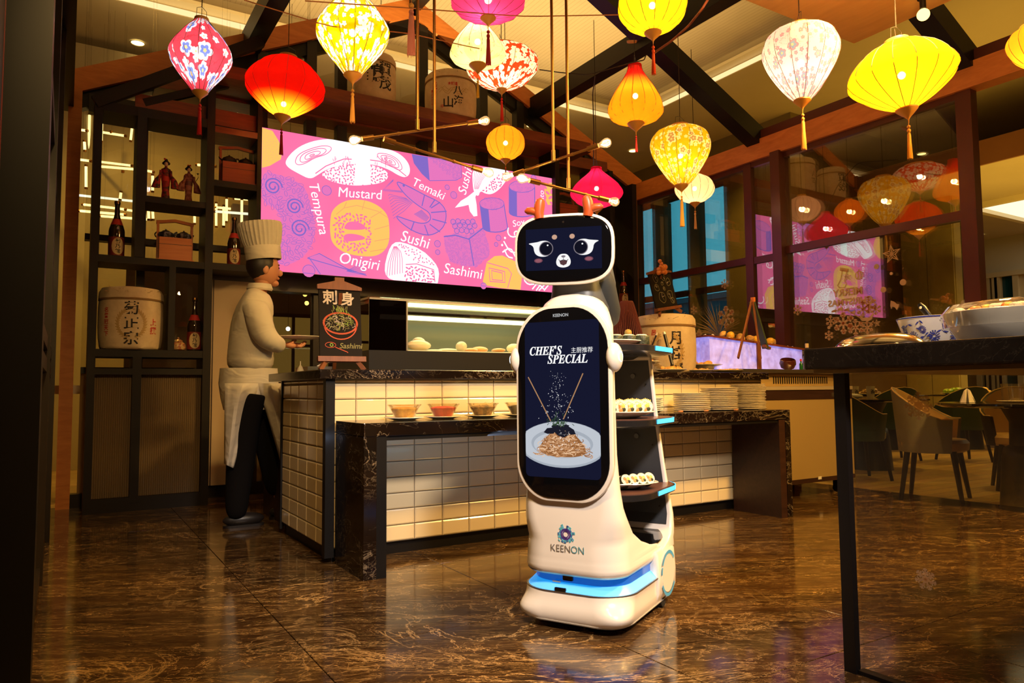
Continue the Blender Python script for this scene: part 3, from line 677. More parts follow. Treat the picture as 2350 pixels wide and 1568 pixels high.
fillp(CB, 4); grains(CB, 170, 2, .013, SM2, 'ring'); line([z7(1468, 885), z7(1560, 875), z7(1660, 905), z7(1770, 820)], .012, 2, SM3); line([z7(1665, 905), z7(1700, 1110)], .010, 2, SM3)
for k in range(14):
    c_ = z7(1540 + (k % 5) * 38 + (k // 5) * 14, 770 + (k // 5) * 34 + random.uniform(-8, 8)); art.flat(circ(*c_, .026, 14), SM2, 4); line(circ(*c_, .026, 14), .006, 2, SM3, True)
for x, y, r in ((567, 530, 32), (1545, 565, 26), (1495, 505, 18), (1420, 940, 24), (1422, 1005, 18), (1890, 895, 22), (1872, 945, 16), (2160, 435, 24), (430, 1150, 40), (1775, 1265, 24)):
    c_ = z7(x, y); rr = r * .0013; art.flat(circ(*c_, rr * 1.0, 14), SM, 4); line(circ(*c_, rr, 16), .005, 2, SM2, True)
# white mackerel nigiri (top right), white roll, sauces
MK = smooth([z7(*p) for p in ((1690, 360), (1800, 350), (1900, 360), (1985, 385), (1960, 440), (1900, 520), (1840, 560), (1790, 555), (1750, 530), (1735, 580), (1700, 545), (1690, 470))])
fillp(MK, 0); grains([z7(*p) for p in ((1900, 400), (1970, 410), (1900, 500), (1820, 545), (1770, 530), (1830, 470))], 34, 3, .014)
fillp([z7(*p) for p in ((1700, 540), (1650, 580), (1600, 610), (1555, 662), (1620, 650), (1660, 640), (1670, 690), (1700, 730), (1728, 725), (1722, 640), (1712, 580), (1725, 550))], 0)
for k in range(8): line([z7(1705 + k * 16, 380), z7(1700 + k * 9, 450), z7(1705 + k * 4, 520)], .004, 3, SM3)
fillp([z7(*p) for p in ((1800, 355), (1960, 378), (1840, 440), (1760, 500))], 5, SM2)  # second painted patch of glare
WR_ = smooth([z7(*p) for p in ((1010, 1130), (1040, 1000), (1080, 930), (1150, 925), (1300, 985), (1400, 1080), (1435, 1150), (1425, 1240), (1415, 1250), (1100, 1226), (1030, 1200))], 1)
fillp(WR_, 0)
grains([z7(*p) for p in ((1120, 940), (1300, 1000), (1400, 1110), (1250, 1080), (1160, 1000))], 34, 3, .011)
for k in range(7): line([z7(1030 + k * 20, 1190 - k * 4), z7(1040 + k * 18, 1090 - k * 6), z7(1070 + k * 11, 1000), z7(1085 + k * 3, 960)], .006, 3, SM3)
line([z7(*p) for p in ((1150, 1225), (1175, 1100), (1260, 1095), (1390, 1140), (1400, 1235))], .009, 3, SM3); grains([z7(*p) for p in ((1165, 1222), (1185, 1110), (1385, 1150), (1395, 1235))], 40, 3, .016)
Y2 = [z7(*p) for p in ((1770, 1230), (1800, 1080), (1860, 1035), (1920, 1030), (2030, 1080), (2075, 1160), (2060, 1298), (1900, 1280), (1790, 1258))]
fillp(Y2, 1); grains(Y2, 70, 6, .013, SM2, 'dot'); line([z7(*p) for p in ((1800, 1085), (1960, 1130), (1990, 1170), (1960, 1280))], .008, 3, SM3)
for k in (.8, .55): line([(z7(1880, 1190)[0] + (p[0] - z7(1880, 1190)[0]) * k, z7(1880, 1190)[1] + (p[1] - z7(1880, 1190)[1]) * k) for p in [z7(1800, 1110), z7(1950, 1145), z7(1955, 1250), z7(1810, 1240)]], .010, 3, SM3, True)
fillp([z7(*p) for p in ((2245, 470), (2310, 470), (2312, 640), (2270, 640), (2245, 580))], 1); grains([z7(*p) for p in ((2245, 470), (2310, 470), (2312, 640), (2245, 580))], 8, 3, .03)
for P_ in (((1965, 815), (1960, 860), (1990, 890), (2040, 880), (2035, 840), (2010, 850), (2015, 875)), ((1920, 1005), (1980, 965), (2020, 1040)), ((1930, 920), (1975, 1000), (2030, 1010)), ((1935, 985), (1960, 1040), (2000, 1050)), ((2095, 1180), (2085, 1220), (2120, 1255), (2165, 1250)), ((2150, 1290), (2190, 1240), (2240, 1290)), ((2180, 1300), (2230, 1230)), ((2200, 1300), (2260, 1240)), ((2240, 1300), (2280, 1250))):
    line(smooth([z7(*p) for p in P_], 1, False), .014, 0, SM2)
for x, y in ((1940, 895), (1918, 950)): art.flat(circ(*z7(x, y), .012, 10), SM2, 0)
TZ = [z7(*p) for p in ((418, 1050), (510, 1015), (720, 1130), (870, 1180), (700, 1195), (500, 1175))]
fillp(TZ, 4); line(TZ, .007, 2, SM2, True); line([z7(430, 1045), z7(520, 1175)], .006, 2)
for k in range(7): line([z7(720, 1150), z7(830 + k * 8, 1090 + k * 16)], .004, 2)
def sign_text(s, x0, y0, x1, y1, size, mi=0):
    a = Vector(z7(x0, y0)); b_ = Vector(z7(x1, y1)); c_ = (a + b_) / 2; d = (b_ - a); L = d.length; d.normalize()
    mb = MB(); text_into(mb, s, Matrix(), 1.0, bold=0, shear=.14)
    xs_ = [q[0] for q in mb.v]; ww = max(xs_) - min(xs_); k = L / ww; mx = (max(xs_) + min(xs_)) / 2
    art.add([SM3 @ Vector((c_.x + d.x * (q[0] - mx) * k - d.y * q[1] * k * size, c_.y + d.y * (q[0] - mx) * k + d.x * q[1] * k * size, .001)) for q in mb.v], mb.f, mi)
sign_text('Mustard', 655, 545, 995, 568, 1.0); sign_text('Tempura', 462, 478, 545, 868, 1.0); sign_text('Onigiri', 668, 1050, 975, 1110, 1.05)
sign_text('Temaki', 1232, 462, 1475, 580, 1.0); sign_text('Sushi', 1140, 880, 1358, 945, 1.05); sign_text('Sashimi', 1470, 1130, 1765, 1180, 1.0)
sign_text('Sushi', 1610, 555, 1660, 360, 1.0); sign_text('Soy', 1998, 790, 2090, 770, .9); sign_text('Onto', 2222, 660, 2222, 530, 1.0)
art.obj('printed_artwork', [E_W, E_Y, E_B, M_PINK, E_L, emis('painted_glare', (.88, 1.0, .95), 1.35), E_YD], sign)

# ================================================================== BLACK DISPLAY SHELF (left of the sign)
YF = 5.98; YK = 6.30
shelf = thing('display_shelf', 'tall black display shelf with fluted glass base panels beside the pink sign', 'shelf', (0, 0, 0))
def sx(px, py): return at_y(px, py, YF).x
def sz(px, py): return at_y(px, py, YF).z
def sh(name, x0, x1, z0, z1, m=M_SHELFWOOD, y0=YF, y1=YK):
    if 'rail' in name or 'board' in name: y0, y1 = y0 + .004, y1 - .004
    return MB().box(x0, x1, y0, y1, z0, z1).obj(name, m, shelf)
A0, A1 = sx(213, 400), sx(231, 400); B0, B1 = sx(313, 400), sx(335, 400); C0, C1 = sx(474, 400), sx(492, 400); D0, D1 = sx(590, 400), sx(600, 400)
zt0 = sz(330, 268); zt = zt0 + .07
sh('post', A0, A1, 0, zt + .03); sh('post', B0, B1, sz(322, 590), zt); sh('post', C0, C1, 0, 3.5); sh('post', D0, D1, sz(592, 610), 3.5)
z1_ = sz(400, 470); z1t = sz(400, 456); z2_ = sz(340, 608); z2t = sz(340, 592); z3_ = sz(340, 820); z3t = sz(340, 803); zr1 = sz(540, 432); zr1t = sz(540, 418); zr2_ = sz(520, 620); zr2t = sz(520, 605)
sh('shelf_board', B1, C0, z1_, z1t); sh('shelf_board', A1, C0, z2_, z2t); sh('shelf_board', A1, C0, z3_, z3t); sh('shelf_board', C1, D0, zr1, zr1t); sh('shelf_board', C1, D0, zr2_, zr2t)
sh('top_rail', A1, C0, zt0, zt); sh('top_rail', C1, D0, sz(540, 310), sz(540, 296), M_RAIL)
M0, M1 = sx(387, 700), sx(402, 700); N0, N1 = sx(300, 1000), sx(321, 1000)
sh('divider', M0, M1, z3t, z2_); sh('divider', N0, N1, .06, z3_)
sh('base_rail', A1, C0, .0, .10); sh('middle_rail', A1, C0, sz(340, 860), sz(340, 846))
for a, b_ in ((A1, N0), (N1, C0)):
    f_ = MB(); n_ = int((b_ - a) / .014); st_ = (b_ - a) / n_
    for k in range(n_): f_.lathe([(st_ * .48, .10), (st_ * .48, sz(340, 860))], 6, (a + st_ * (k + .5), YF + .06, 0), cap=False, sy=.6)
    fo = f_.obj('fluted_glass', M_FLUTED, shelf)
sh('inner_side', A1 + .0, A1 + .004, z2_, zt0, M_SHELFWOOD, YF + .02, YK)
ug = thing('gable_shelf_braces', 'slanting dark timber braces under the left gable rafter', 'brace', (0, 0, 0))
MB().beam((A0, YF + .02, zt - .02), at_y(600, 95, YF) , .06, .09).obj('brace', M_SHELFWOOD, ug)
MB().beam(at_y(330, 238, YF + .1), at_y(560, 185, YF + .1), .05, .06).obj('brace', M_SHELFWOOD, ug)
MB().beam(at_y(310, 235, YF + .1), at_y(600, 290, YF + .1), .05, .13).obj('rail', M_RAIL, ug)

# right-hand shelf behind the robot
rsh = thing('display_shelf', 'narrow black display shelf holding bottles right of the pink sign', 'shelf', (0, 0, 0))
YG = 5.98
def rs_(name, x0, x1, z0, z1, m=M_SHELFWOOD, y0=YG, y1=6.28): return MB().box(x0, x1, y0, y1, z0, z1).obj(name, m, rsh)
R0 = at_y(1272, 500, YG).x + .02; R1 = at_y(1402, 600, YG).x; R2 = at_y(1462, 600, YG).x - .05; zs = at_y(1430, 700, YG).z
rs_('post', R0, R0 + .05, .0, 3.4); rs_('post', R1, R1 + .05, 0, 3.2); rs_('post', R2, R2 + .06, 0, 3.1)
rs_('shelf_board', R1 + .05, R2, zs - .05, zs); rs_('shelf_board', R0 + .05, R1, zs - .05, zs); rs_('shelf_board', R0 + .05, R1, at_y(1300, 500, YG).z - .05, at_y(1300, 500, YG).z)
rs_('base', R0, R2, 0, .95)
rs_('reed_screen', R1 + .02, R2, zs - .5, zs - .06, M_WALL, 6.2, 6.22)

# ================================================================== TILED COUNTER
CX0, CX1, CY0, CY1 = 1.135, 4.38, 3.61, 4.52; CZ = .914
ctr = thing('serving_counter', 'long buffet counter faced with glossy cream tiles under a black marble worktop', 'counter', (CX0, CY0, 0))
def cw(mb, n, m, **k): return MBoff(mb, n, m, ctr, (CX0, CY0, 0), **k)
def MBoff(mb, n, m, parent, off, **k):
    mb.v = [(a - off[0], b - off[1], c - off[2]) for a, b, c in mb.v]; return mb.obj(n, m, parent, **k)
cw(MB().box(CX0 + .01, CX1, CY0 + .01, CY1, .065, CZ), 'carcass', M_GROUT)
cw(MB().box(CX0 + .03, CX1, CY0 + .03, CY1, 0, .068), 'kick_plate', M_BLACK)
cw(MB().box(CX0 - .022, CX0 + .025, CY0 - .022, CY0 + .022, .03, CZ), 'corner_trim', M_BLACK)
cw(MB().box(CX0 - .008, CX0 + .01, CY1 - .01, CY1 + .01, .03, CZ), 'corner_trim', M_BLACK)
# tile size read off the joints of the front face
tw = (at_y(1134, 1000, CY0).x - at_y(744, 1000, CY0).x) / 6; th = (CZ - .068) / 10.25
def tile_me(w_, h_, n):
    g = .0022; c = .006; d = .008; mb = MB()
    mb.add([(g, 0, g), (w_ - g, 0, g), (w_ - g, 0, h_ - g), (g, 0, h_ - g), (g, -d * .6, g), (w_ - g, -d * .6, g), (w_ - g, -d * .6, h_ - g), (g, -d * .6, h_ - g), (g + c, -d, g + c), (w_ - g - c, -d, g + c), (w_ - g - c, -d, h_ - g - c), (g + c, -d, h_ - g - c)],
           [(0, 1, 5, 4), (1, 2, 6, 5), (2, 3, 7, 6), (3, 0, 4, 7), (4, 5, 9, 8), (5, 6, 10, 9), (6, 7, 11, 10), (7, 4, 8, 11), (8, 9, 10, 11)])
    return mb.mesh(n, M_WHITEGLOSS)
tcache = {}
def tile(x, z, w_, h_, side=False):
    k = (round(w_, 4), round(h_, 4)); 
    if k not in tcache: tcache[k] = tile_me(w_, h_, 'tile')
    r = random.uniform(-.004, .004), 0, random.uniform(-.004, .004)
    if side: inst('tile', tcache[k], ctr, (.008, x, z), (r[0], 0, -pi / 2 + r[2]))
    else: inst('tile', tcache[k], ctr, (x, .008, z), r)
xj = at_y(744, 1000, CY0).x - CX0; rows = [(.068 + th * i, th) for i in range(10)] + [(.068 + th * 10, CZ - .068 - th * 10)]
for (z, h_) in rows:
    x = xj - tw + .03 if False else .025
    xx = [.025, xj + tw * .0]
    xs_ = [.025] + [xj + tw * (k + 1) for k in range(40) if xj + tw * (k + 1) < CX1 - CX0 - .02] + [CX1 - CX0]
    for a, b_ in zip(xs_[:-1], xs_[1:]): tile(a, z, b_ - a, h_)
    n = 5; sw = (CY1 - CY0 - .035) / n
    for k in range(n): tile(.025 + sw * (k + 1), z, sw, h_, True)
def slabmb(x0, x1, y0, y1, z0, z1, c=.004):
    mb = MB(); mb.cbox(((x0 + x1) / 2, (y0 + y1) / 2, (z0 + z1) / 2), (x1 - x0, y1 - y0, z1 - z0), bev=c); return mb
wt = slabmb(CX0 - .062, CX1 + .02, CY0 - .05, CY1 + .10, CZ, .962).obj('marble_worktop', M_BLACKMARBLE); tag(wt, 'black veined marble worktop lying on the tiled counter', 'worktop')
# ------------------------------------------------------------------ marble bench in front of it
BX0, BX1, BY0, BY1, BZ = 1.165, 4.135, 3.185, 3.59, .705
ben = thing('marble_bench', 'low black marble bench spanning in front of the tiled counter', 'bench', (0, 0, 0))
slabmb(BX0, BX1, BY0, BY1, .642, BZ).obj('bench_top', M_BLACKMARBLE, ben)
slabmb(BX0, BX0 + .062, BY0, BY1, 0, .6415, .002).obj('leg', M_BLACKMARBLE, ben); slabmb(BX1 - .05, BX1, BY0, BY1, 0, .6415, .002).obj('leg', M_BLACKMARBLE, ben)
MB().box(BX0 + .0625, BX0 + .112, BY0 + .004, BY1, 0, .6415).obj('steel_post', M_BLACK, ben); MB().box(BX1 - .11, BX1 - .0505, BY0 + .004, BY1, 0, .6415).obj('side_panel', M_DARKWOOD, ben)
MB().box(BX0 + .113, BX1 - .111, BY0 + .01, BY0 + .03, .622, .6415).obj('under_rail', M_BLACK, ben)
lamp('bench_strip_light', 'AREA', (1.7, BY0 + .06, .62), .7, (.55, .70, 1.0), 1.3, (1.95, 3.8, .35), sy=.02)
# steel cabinet at the counter's right end
fr = thing('chilled_cabinet', 'plain steel under-counter cabinet with a vent grille at the right end of the counter', 'cabinet', (4.41, 3.64, 0))
M_CAB = mat('satin_steel_panel', (.42, .29, .11), .5, .3)
MB().box(0, 1.10, 0, .75, .115, .86).obj('body', M_CAB, fr); MB().box(-.005, 1.10, -.012, -.0, .835, .862).obj('top_edge', mat('steel_edge', (.8, .66, .45), .3, .6), fr)
MB().box(0, 1.10, -.004, 0, .76, .83).obj('recess_band', M_DARKWOOD, fr); MB().box(0, 1.10, -.005, 0, .118, .15).obj('bottom_trim', M_DARKWOOD, fr)
MB().box(.83, .93, -.008, -.004, .775, .81).obj('control_plate', M_STEEL, fr); MB().box(.62, .66, -.008, -.005, .135, .158).obj('rating_plate', M_CERAMIC, fr)
for x, y in ((.12, .1), (1.0, .1), (.12, .65), (1.0, .65)):
    c_ = MB().lathe([(.03, 0), (.033, .012), (.03, .024)], 12, (0, 0, 0)); c_.v = [(vz - .012, vy, vx + .033) for vx, vy, vz in c_.v]; c_.box(-.018, .018, -.02, .02, .05, .114); MBl = c_.obj('caster', M_BLACK, fr, loc=(x, y, 0))
ft2 = thing('ice_counter', 'grey steel slotted top unit under the lit seafood display', 'counter', (4.42, 3.70, .863))
MB().box(0, 1.14, .0, 1.0, 0, .09).obj('plinth', M_CAB, ft2); MB().box(-.28, 1.17, -.05, 1.0, .102, .13).obj('steel_top', M_STEEL, ft2); MB().box(-.25, 1.15, .02, .98, .09, .102).obj('neck', M_CAB, ft2)
for k in range(26): inst('vent_slot', MATS.setdefault('_slot', MB().box(0, .010, -.003, 0, .02, .075).mesh('vent_slot', M_BLACK)), ft2, (.2 + k * .026, 0, 0))
# ================================================================== SERVICE ROBOT
RB = Vector((1.747, 2.252, 0)); RTH = radians(-61.6)
bot = thing('service_robot', 'tall white delivery robot with cartoon face screen, orange antlers and three glowing trays', 'robot', RB, RTH)
bmp = mat('robot_white', (.84, .77, .70), .28, coat=.5); M_RW = bmp
M_RG = mat('robot_grey', (.10, .11, .12), .42, .2); M_RP = mat('robot_panel_slate', (.050, .055, .065), .40, .2)
M_GB = mat('glass_black', (.003, .003, .004), .06, coat=.5); M_LEDC = emis('led_cyan', (.10, .62, 1.0), 2.2); M_LEDW = emis('led_white', (.85, .95, 1.0), 2.0)
M_NAVY = emis('screen_navy', (.0080, .0090, .027), 1.0)
def rsec(hw, y0, y1, z, rf=.1, rb=.1, n=8):
    """rounded plan section, front at y0, rear at y1"""
    out = []
    for (cx, cy, r, a) in ((hw - rb, y1 - rb, rb, 0), (-hw + rb, y1 - rb, rb, pi / 2), (-hw + rf, y0 + rf, rf, pi), (hw - rf, y0 + rf, rf, 1.5 * pi)):
        for i in range(n + 1):
            t = a + pi / 2 * i / n; out.append((cx + r * cos(t), cy + r * sin(t), z))
    return out
def lerp(a, b_, t): return a + (b_ - a) * t
def bulge(secs):
    out = []
    for s_ in secs:
        q = []
        for x, y, z in s_:
            for (bx, by, amp) in ((.155, -.195, .050), (-.150, -.195, .042)):
                d = ((x - bx) ** 2 + (y - by) ** 2) / .078 ** 2; hz = math.exp(-((z - .062) / .036) ** 2); k = amp * math.exp(-d) * hz
                L = sqrt(bx * bx + by * by); x += bx / L * k * 1.0; y += by / L * k
            q.append((x, y, z))
        out.append(q)
    return out
# lower shell
low = [(.182, -.215, .345, .030, .12, .12), (.200, -.236, .370, .036, .13, .13), (.205, -.242, .376, .060, .13, .13), (.206, -.242, .375, .088, .13, .13), (.208, -.240, .372, .116, .13, .13), (.212, -.238, .358, .131, .13, .13)]
LV = [(.018, .180, -.213, .340), (.024, .198, -.234, .368), (.034, .204, -.240, .374), (.045, .205, -.242, .375), (.058, .206, -.242, .376), (.070, .206, -.242, .376), (.082, .206, -.242, .375), (.094, .207, -.241, .374), (.106, .208, -.240, .373), (.118, .210, -.239, .370), (.131, .212, -.238, .358)]
mb = MB(); mb.loft(bulge([rsec(h, a, b_, z, .12, .13, 20) for z, h, a, b_ in LV])); mb.obj('base_shell', M_RW, bot, smooth=True, sharp=50)
mb = MB(); mb.loft(bulge([rsec(.201, -.237, .371, .0265, .13, .13, 12), rsec(.206, -.243, .376, .029, .13, .13, 12), rsec(.206, -.243, .376, .0325, .13, .13, 12), rsec(.201, -.237, .371, .035, .13, .13, 12)])); mb.obj('bumper_seam', mat('bumper_grey', (.42, .38, .33), .5), bot, smooth=True)
MB().loft([rsec(.16, -.18, .30, .010, .09, .09), rsec(.17, -.19, .31, .030, .09, .09)]).obj('chassis', M_BLACK, bot)
for (x, y, r) in ((-.15, -.12, .022), (.15, -.12, .022), (-.19, .20, .030), (.19, .20, .030)):
    wq = MB().lathe([(r * .5, -.016), (r, -.014), (r * 1.0, .014), (r * .5, .016)], 18); wq.v = [(vz, vy, vx) for vx, vy, vz in wq.v]; wq.obj('wheel', mat('rubber', (.012, .012, .012), .7), bot, loc=(x, y, r + .001))
# ledge and recess core: LED light put into their colours as emission
mb = MB(); mb.loft([rsec(.213, -.239, .13, .1305, .13, .02, 12), rsec(.188, -.205, .12, .158, .11, .02, 12)]); mb.obj('light_ledge', mat('ledge_led_glow', (.16, .50, .85), .3, emit=(.01, .36, .95), es=.75), bot, smooth=True)
mb = MB(); mb.loft([rsec(.186, -.202, .12, .146, .11, .02, 12), rsec(.186, -.202, .12, .215, .11, .02, 12)]); mb.obj('light_recess', mat('recess_led_glow', (.02, .10, .35), .12, emit=(.0, .075, .36), es=1.0), bot, smooth=True)
mb = MB(); mb.cbox((-.012, -.207, .177), (.040, .012, .022), bev=.004); mb.obj('lidar_window', M_GB, bot)
mb = MB(); mb.cbox((-.03, -.2335, .1395), (.045, .010, .013), bev=.004); mb.obj('depth_sensor', M_GB, bot)
mb = MB(); mb.cbox((-.055, -.213, .160), (.032, .006, .006), bev=.002); mb.obj('sensor_window', mat('sensor_grey', (.5, .55, .6), .2), bot)
def rimrow(z, hw, y0, y1, r=.13): return rsec(hw, y0, y1, z, r, .02, 12)
mb = MB(); q0 = rimrow(.130, .216, -.242, .13); q1 = rimrow(.1335, .216, -.242, .13); q2 = rimrow(.1335, .205, -.230, .13); q3 = rimrow(.130, .205, -.230, .13)
mb.loft([q0, q1, q2, q3], caps=False); mb.obj('opening_rim', M_STEEL, bot)
# rear closed part of the base with the round wheel covers
mb = MB(); mb.loft([rsec(.206, .105, .372, .04, .012, .08, 10), rsec(.219, .105, .372, .07, .012, .075, 10), rsec(.2205, .105, .368, .13, .012, .070, 10), rsec(.216, .105, .364, .21, .012, .070, 10), rsec(.210, .105, .36, .226, .012, .075, 10)]); mb.obj('rear_shell', M_RW, bot, smooth=True)
for s in (1, -1):
    M = frame_mat((s * .2185, .215, .130), (0, 1, 0) if s > 0 else (0, -1, 0), (0, 0, 1), (s, 0, 0))
    mb = MB(); mb.prism(circ(0, 0, .072, 40), M, .0025); mb.obj('wheel_cover', M_RW, bot, smooth=True)
    M2 = frame_mat((s * .2226, .215, .130), (0, 1, 0) if s > 0 else (0, -1, 0), (0, 0, 1), (s, 0, 0)); mb = MB()
    mb.ribbon(circ(0, 0, .081, 22, a0=radians(35), a1=radians(150)), .013, M2); mb.ribbon(circ(0, 0, .081, 4, a0=radians(155), a1=radians(175)), .013, M2); mb.ribbon(circ(0, 0, .081, 20, a0=radians(205), a1=radians(325)), .013, M2)
    mb.obj('cover_arcs', mat('arc_blue', (.08, .38, .72), .35), bot)
# upper shell: belly, column and the sweep down to the rear panel
def prof(z):                                       # z -> half width, front y, rear y of the column
    T = [(.197, .197, -.241, .36), (.210, .202, -.248, .362), (.220, .201, -.248, .362), (.234, .200, -.248, .30), (.247, .199, -.247, .20), (.262, .198, -.247, .11), (.285, .197, -.246, .03), (.33, .193, -.245, -.05), (.38, .193, -.243, -.095), (.43, .187, -.240, -.125), (.50, .180, -.236, -.142), (.62, .172, -.232, -.150), (1.08, .165, -.228, -.150), (1.13, .150, -.222, -.150)]
    for a, b_ in zip(T[:-1], T[1:]):
        if z <= b_[0]: t = max(0, (z - a[0]) / (b_[0] - a[0])); t2 = t; return tuple(lerp(a[i], b_[i], t2) for i in (1, 2, 3))
    return T[-1][1:]
zs_ = [.197, .202, .210, .220, .227, .234, .240, .247, .254, .262, .273, .285, .30, .315, .33, .34, .36, .38, .40, .43, .46, .50, .56, .62, .85, 1.08, 1.11, 1.13]
secs = []
for z in zs_:
    h, a, b_ = prof(z); d = b_ - a; rb = min(.12, d * .38) if z < .245 else min(.05, d * .4)
    secs.append(rsec(h, a, b_, z, min(.11, d * .5), rb, 10))
mb = MB(); mb.loft(secs)
# rear panel frame, rising from the belly
rp = []
for (z, hw, y0, y1) in ((.218, .212, .14, .362), (.232, .212, .20, .362), (.247, .211, .250, .362), (.265, .210, .285, .361), (.295, .208, .308, .360), (.34, .205, .318, .358), (.40, .196, .323, .352), (.55, .176, .318, .342), (.75, .155, .308, .330), (.98, .138, .296, .318), (1.0, .125, .295, .316)):
    rp.append(rsec(hw, y0, y1, z, min(.012, (y1 - y0) * .4), min(.05, (y1 - y0) * .45), 6))
mb.loft(rp); mb.obj('body_shell', M_RW, bot, smooth=True, sharp=55)
mb = MB(); mb.loft([rsec(.192, -.234, .10, .190, .10, .02, 10), rsec(.197, -.241, .10, .1975, .10, .02, 10)]); mb.obj('shell_lip', M_STEEL, bot, smooth=True)
# slate inner face of the rear panel, bowl
mb = MB()
fp = [(.30, .186, .3065), (.34, .187, .3165), (.40, .180, .3215), (.55, .163, .3165), (.75, .143, .3065), (.97, .128, .2955)]
mb.add([(s * h, y, z) for (z, h, y) in fp for s in (-1, 1)], [(2 * i, 2 * i + 1, 2 * i + 3, 2 * i + 2) for i in range(len(fp) - 1)]); mb.obj('inner_panel', M_RP, bot)
for z in (.45, .70, .95):
    hh = lerp(.187, .128, (z - .34) / .63); yy = lerp(.3195, .2955, (z - .40) / .57) if z > .4 else .32
    for s in (-.5, .25):
        mb = MB().lathe([(.0001, -.004), (.010, -.004), (.0105, 0)], 16); mb.v = [(a, c, b_) for a, b_, c in mb.v]; mb.obj('rubber_pad', mat('pad_grey', (.13, .14, .15), .5), bot, loc=(s * hh * 1.2 + .02, yy + .001, z - .045))
    for s in (-.9, .88):
        mb = MB().lathe([(.0001, -.002), (.0035, -.002), (.0038, 0)], 8); mb.v = [(a, c, b_) for a, b_, c in mb.v]; mb.obj('screw', M_BLACK, bot, loc=(s * hh, yy - .001, z - .08))
mb = MB(); bo = [rsec(.19, -.03, .30, .278, .06, .10, 8), rsec(.185, -.02, .285, .2765, .06, .10, 8)]
rim = [rsec(.194, .035, .312, .2795, .05, .09, 8), rsec(.188, .045, .300, .277, .05, .09, 8), rsec(.15, .08, .27, .274, .05, .07, 8)]
mb.loft([[(x, y, z + .012 + max(0, .055 - (y - .03)) * .5 + max(0, y - .26) * .6 - .034) for x, y, z in s_] for s_ in rim]); mb.obj('bottom_tray', M_GB, bot, smooth=True)
# trays with light strips
trz = (.465, .735, 1.015)
for i, z in enumerate(trz):
    t = thing('tray', None, None); del_ = None
    t.parent = bot; t.location = (0, .115, z)
    o = MB().loft([rsec(.190, -.20, .25, -.034, .12, .14, 10), rsec(.232, -.235, .300, -.0235, .14, .17, 10), rsec(.238, -.238, .308, -.0215, .14, .18, 10), rsec(.238, -.238, .308, .0, .14, .18, 10)]).obj('tray_body', mat('tray_black', (.015, .014, .015), .22, coat=.3), t, smooth=True)
    MB().loft([rsec(.230, -.230, .300, .0, .14, .17, 10), rsec(.230, -.230, .300, .0025, .14, .17, 10)]).obj('tray_mat', mat('tray_mat_brown', (.10, .045, .035), .28), t)
    full = rsec(.2395, -.238, .3095, 0, .14, .18, 14)
    for sgn in (1, -1):
        pts = [p for p in full if p[0] * sgn > .10 and p[1] > -.05]
        pts.append((sgn * .2395, -.05, 0)); pts.sort(key=lambda p: p[1])
        mb = MB(); n = len(pts)
        mb.add([(x, y, -.0175) for x, y, _ in pts] + [(x * 1.004, y * 1.004, .000) for x, y, _ in pts], [(k, k + 1, n + k + 1, n + k) for k in range(n - 1)]); mb.obj('light_strip', M_LEDC, t)
    if i == 2: MB().lathe([(.12, -.045), (.15, -.03), (.16, -.02)], 24, (0, 0, 0), sy=1.2).obj('tray_underside', mat('tray_black'), t, smooth=True)
# display plate
yP = -.252
def plate_at(z): return yP
PM = frame_mat((0, yP, .803), (1, 0, 0), (0, 0, 1), (0, -1, 0))
def ploft(name, lays, m, M=PM, sharp=50):
    mb = MB(); mb.loft([[tuple(M @ Vector((u, v_, d))) for u, v_ in P] for P, d in lays]); return mb.obj(name, m, bot, smooth=True, sharp=sharp)
def porch(hw, hh, top=.13, bot_=.12, n=10):
    out = []
    for (sx_, sy_, r, a) in ((1, 1, top, 0), (-1, 1, top, pi / 2), (-1, -1, bot_, pi), (1, -1, bot_, 1.5 * pi)):
        r = min(r, hw)
        for i in range(n + 1):
            t = a + pi / 2 * i / n; u = sx_ * (hw - r) + r * cos(t); v_ = sy_ * (hh - r) + r * sin(t)
            out.append((u, v_ + (.018 if sy_ > 0 else -.016) * (1 - (u / hw) ** 2)))
    return out
ploft('display_housing', [(porch(.165, .315), -.035), (porch(.186, .333), -.022), (porch(.190, .337), -.004), (porch(.188, .335), .006), (porch(.181, .328), .008)], M_RW)
ploft('display_glass', [(porch(.180, .327), .004), (porch(.178, .325), .0105), (porch(.172, .319), .0125)], M_GB)
DM = frame_mat((0, yP - .0130, .8175), (1, 0, 0), (0, 0, 1), (0, -1, 0)); D2 = frame_mat((0, yP - .0134, .8175), (1, 0, 0), (0, 0, 1), (0, -1, 0)); D3 = frame_mat((0, yP - .0138, .8175), (1, 0, 0), (0, 0, 1), (0, -1, 0)); D4 = frame_mat((0, yP - .0142, .8175), (1, 0, 0), (0, 0, 1), (0, -1, 0))
mb = MB(); mb.flat(rrect(.148, .280, .018, 5), DM); mb.obj('display_picture', M_NAVY, bot)
W_, Wg, Br, Nd, Nd2, Gn, Dk, Pl, Ps, Wd = [emis('px_' + n, c, s) for n, c, s in (('white', (.95, .95, .95), 1.0), ('grey', (.30, .31, .34), 1), ('brown', (.30, .12, .04), 1), ('noodle', (.55, .27, .12), 1), ('noodle_light', (.85, .55, .33), 1), ('green', (.035, .075, .03), 1), ('leaf', (.012, .012, .022), 1), ('plate', (.52, .56, .62), 1), ('shade', (.38, .42, .48), 1), ('stick', (.42, .22, .10), 1))]
ad = MB()
text_into(ad, "𝑪𝑯𝑬𝑭'𝑺", frame_mat((-.062, yP - .0134, .9905), (1, 0, 0), (0, 0, 1), (0, -1, 0)), .044, 0, bold=.0006, xs=.88)
